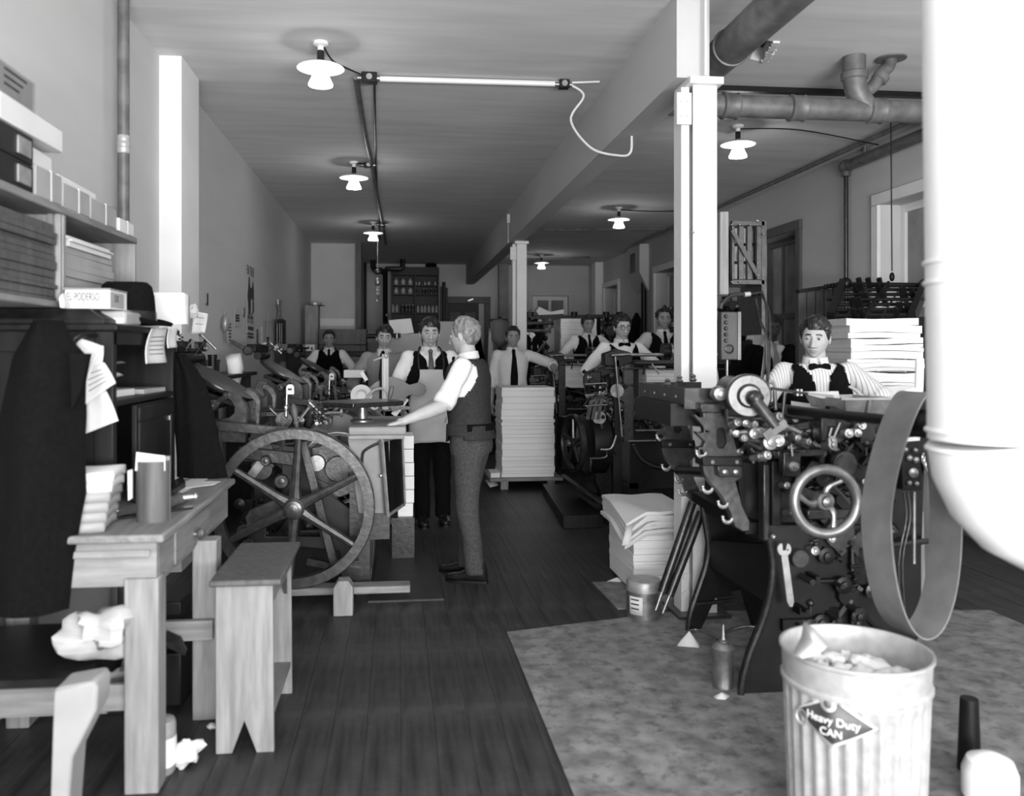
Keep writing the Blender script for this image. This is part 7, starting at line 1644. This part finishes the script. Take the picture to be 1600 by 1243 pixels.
    if bow:
        tm = MB(); c = T((0, -.09, 1.437))
        tm.ell(c, (.013, .010, .013), 12, 8)
        for sd in (-1, 1):
            tm.loft([[c + V((sd * x, -.004 * cos(a) * 2, hh * sin(a) - .10 * x)) for a in [2 * pi * i / 10 for i in range(10)]] for x, hh in ((.006, .009), (.03, .022), (.055, .02), (.062, .012))])
        tm.v = [W(p) for p in tm.v]; tm.build('bow_tie', tie, root, sharp=60)
    if vest:
        n = 96; zl = [.90 + (1.462 - .90) * i / 44 for i in range(45)]; off = .027 if not jacket else .034; vm = MB(); rows = [ring(z, off + (.012 if z < 1.02 else 0), n) for z in zl]; VL = lambda z: .008 + (z - vz) * .20 + max(0, z - 1.385) * .7
        pts = [p for r in rows for p in r]; fs = []
        for j in range(44):
            for i in range(n):
                qd = (j * n + i, j * n + (i + 1) % n, (j + 1) * n + (i + 1) % n, (j + 1) * n + i)
                z = (zl[j] + zl[j + 1]) / 2; a = 2 * pi * (i + .5) / n; rx, ry, cy = tor(z); e = 2 / 2.35; x = math.copysign(abs(sin(a)) ** e, sin(a)) * (rx * thick + off); fr = -cos(a) < 0
                if fr and z > vz and abs(x) < VL(z): continue
                if z > 1.20 and not jacket:
                    lim = .176 - .05 * sstep(1.22, 1.40, z)
                    if abs(x) > lim * thick + .012 and abs(cos(a)) < .80: continue
                if z > 1.452: continue
                if z < .945 and not (fr and abs(x) < (z - .885) * 1.6 + .03) and not jacket and fr: continue
                if z < .93 and not fr and not jacket: continue
                fs.append(qd)
        used = sorted({q for fc in fs for q in fc}); mp = {q: k for k, q in enumerate(used)}
        for q in used:
            j, i = divmod(q, n); z = zl[j]; a = 2 * pi * i / n; rx, ry, cy = tor(z); xq = math.copysign(abs(sin(a)) ** (2 / 2.35), sin(a)) * (rx * thick + off)
            if -cos(a) < 0 and z > vz and abs(xq) < VL(z) and i: pts[q] = front(math.copysign(VL(z), xq), z, off)
        vm.add([W(p) for p in wrinkle([pts[q] for q in used], .004, 9.)], [tuple(mp[q] for q in fc) for fc in fs]); vo = vm.build('vest' if not jacket else 'jacket', vest, root, sharp=80, solid=.008)
        if not jacket and not apron:
            for i in range(5):
                z = vz - .02 - i * .05; part(vo, 'button', iron_d, 'ell', W(front(.0, z, off + .008)), (.007, .007, .007), 8, 6)
        if vestback:
            bm = MB(); N = 18; sa = []
            for z in (.985, 1.03):
                for i in range(N + 1):
                    a = radians(100 + 160 * i / N); rx, ry, cy = tor(z); sa.append(T((sin(a) * (rx + .048), cy - cos(a) * (ry + .048), z)))
            bm.add(sa, [(i, i + 1, N + 2 + i, N + 1 + i) for i in range(N)]); bm.v = [W(p) for p in bm.v]; bm.build('back_strap', wool_d, vo, solid=.006)
            ch = MB(); ch.tube([W(front(x, z, .05)) for x, z in ((.02, 1.06), (.06, 1.035), (.10, 1.05))], .003, 6); ch.build('watch_chain', steel, vo)
    if apron:
        ap = MB(); N, K = 22, 26; zt_a, zb_a = 1.30, .70; g = []
        for j in range(K + 1):
            z = zt_a + (zb_a - zt_a) * j / K; wd = .105 + .09 * sstep(1.26, 1.02, z)
            for i in range(N + 1):
                x = -wd + 2 * wd * i / N; zz = max(z, .86); p = front(x * .93, zz, .046); g.append(V((p.x, p.y - .006 * (z < .9), z - (.03 * (abs(x) / wd) ** 4 if j == K else 0))))
        q = N + 1; ap.add([W(p) for p in wrinkle(g, .005, 7.)], [(j * q + i, j * q + i + 1, (j + 1) * q + i + 1, (j + 1) * q + i) for j in range(K) for i in range(N)]); ao = ap.build('apron', apron, root, sharp=80, solid=.004)
        for sd in (-1, 1):
            st_ = [front(sd * .10, 1.30, .046), front(sd * .105, 1.36, .04), T((sd * .095, -.05, 1.455)), T((sd * .075, .03, 1.485)), T((sd * .05, .10, 1.42))]; part(ao, 'strap', apron if apron is wool_d else wool_v, 'tube', [W(p) for p in smooth_path(st_, 4)], .008)
    return root
def spot(px, d, z=0.): p = D(px, HY, d); p.z = z; return p
lc = (lambda a, b, c: (a, b, c, 0))
random.seed(5)
person('fair-haired man in grey vest and tweed trousers leaning his hands on the front press', AZ(735, 901), 1.715, -108, (0, -.05), (AY(640, 652, 5.72), AY(630, 658, 5.22)), ((-.3, .3, -1), (.3, .3, -1)), (-16, 2, 0), hair=hair_l, hairstyle=2, trousers=wool_m, vest=wool_v, sleeve='rolled', vox=.010, feet=((-.10, -.07), (.11, .03)), handdirs=(((-1, .1, -.32), (-.2, 0, -1)), ((-1, -.05, -.25), (-.2, 0, -1))), curls=(.35, .45), vestback=True, tie=wool_d)
person('young dark-haired man in pale apron standing behind the front press, looking at the camera', spot(671, 7.35), 1.775, 4, (0, 0), (lc(-.25, -.24, .98), lc(.24, -.20, .93)), (None, None), (0, 2, 0), hairstyle=1, vest=wool_d, vz=1.22, apron=cloth_a, sleeve='elbow', tie=mwood, feet=((-.06, -.05), (.12, 0)))
person('man in grey work shirt and dark tie behind the second press', spot(600, 8.9), 1.76, -6, (0, 0), (lc(-.16, -.17, .97), lc(.18, -.15, .97)), ((-1, .3, -.2), (1, .3, -.2)), (8, 3, 2), hairstyle=1, shirt=cloth_g, sleeve='elbow', tie=wool_d, hands=(True, True), tie_len=.34)
person('man in a dark work apron over white sleeves at the rear left press', spot(514, 12.2), 1.79, 4, (0, 0), (lc(-.24, -.2, 1.0), lc(.25, -.2, 1.0)), ((-1, .5, -.3), (1, .5, -.3)), (0, 3, 0), vest=wool_d, vz=1.3, sleeve='elbow', apron=wool_d, hairstyle=2, vox=.014, skin_=skin_t, tie_len=.25)
person('man in striped shirt with dark tie, one hand resting on the press behind the pallet', spot(801, 10.2), 1.785, 0, (0, 0), (lc(-.25, -.03, .84), lc(.47, -.24, 1.20)), (None, (1, .4, -.2)), (0, 2, 0), shirt=cloth_s, sleeve='elbow', tie=wool_d, skin_=skin_t, hairstyle=2, vox=.013, ties=1.25, tie_len=.42)
person('short-haired young man in black vest before the tall paper pile in the back', spot(918, 11.75, .24), 1.745, 2, (0, 0), (lc(-.26, -.12, .95), lc(.3, -.15, 1.0)), ((-1, .3, -.2), (1, .3, -.2)), (3, 2, 0), vest=wool_d, vz=1.2, sleeve='elbow', skin_=skin_t, hairstyle=0, vox=.014)
person('man with round glasses leaning over the near middle press', spot(969, 8.75, .09), 1.77, 6, (-.02, -.12), (lc(-.3, -.25, .98), lc(.3, -.25, 1.0)), ((-1, .3, -.2), (1, .3, -.2)), (0, 4, 0), vest=wool_d, vz=1.02, sleeve='elbow', glasses=True, hairstyle=0, vox=.012, bow=True)
person('tall man in dark vest and tie standing right of the man with glasses', spot(1036, 9.75, .2), 1.79, -4, (0, 0), (lc(-.27, -.10, .96), lc(.27, -.1, .96)), ((-1, .2, -.2), (1, .2, -.2)), (0, 2, 0), vest=wool_d, vz=1.17, sleeve='long', skin_=skin_t, hairstyle=2, shirt=cloth_a, vox=.013)
person('dark-skinned man in a dark jacket and pale tie beside the switch panel', spot(1205, 8.35, .05), 1.79, -6, (0, 0), (lc(-.26, -.05, .86), lc(.26, -.05, .86)), (None, None), (0, 2, 0), skin_=skin_d, lips=skin_dl, vest=wool_d, vz=1.14, jacket=True, sleeve='long', tie=kraft, vox=.013, thick=1.05)
person('man in bow tie, dark vest and striped sleeves leaning at the front right machine', spot(1277, 5.0), 1.69, -14, (-.03, -.06), (AY(1196, 592, 4.5), AY(1352, 628, 4.35)), ((-.4, .3, -1), (1, .4, -.4)), (-20, 3, 2), shirt=cloth_s, vest=wool_d, vz=1.17, bow=True, sleeve='rolled', hairstyle=1, vox=.010, thick=1.06, jaw=.75, handdirs=(((-.6, -.7, -.2), (0, 0, -1)), None))

for px, d, h, lab in ((918, 11.75, .24, 'under the young man in black vest'), (1036, 9.75, .2, 'under the tall man right of the glasses man'), (969, 8.75, .09, 'under the man with glasses'), (1205, 8.35, .05, 'under the man in the dark jacket')):
    p = spot(px, d); one('standing_platform', MB().box((p.x - .35, p.y - .28, 0), (p.x + .35, p.y + .3, h - .002)), dwood, p, 'dark wooden standing platform ' + lab, 'platform')
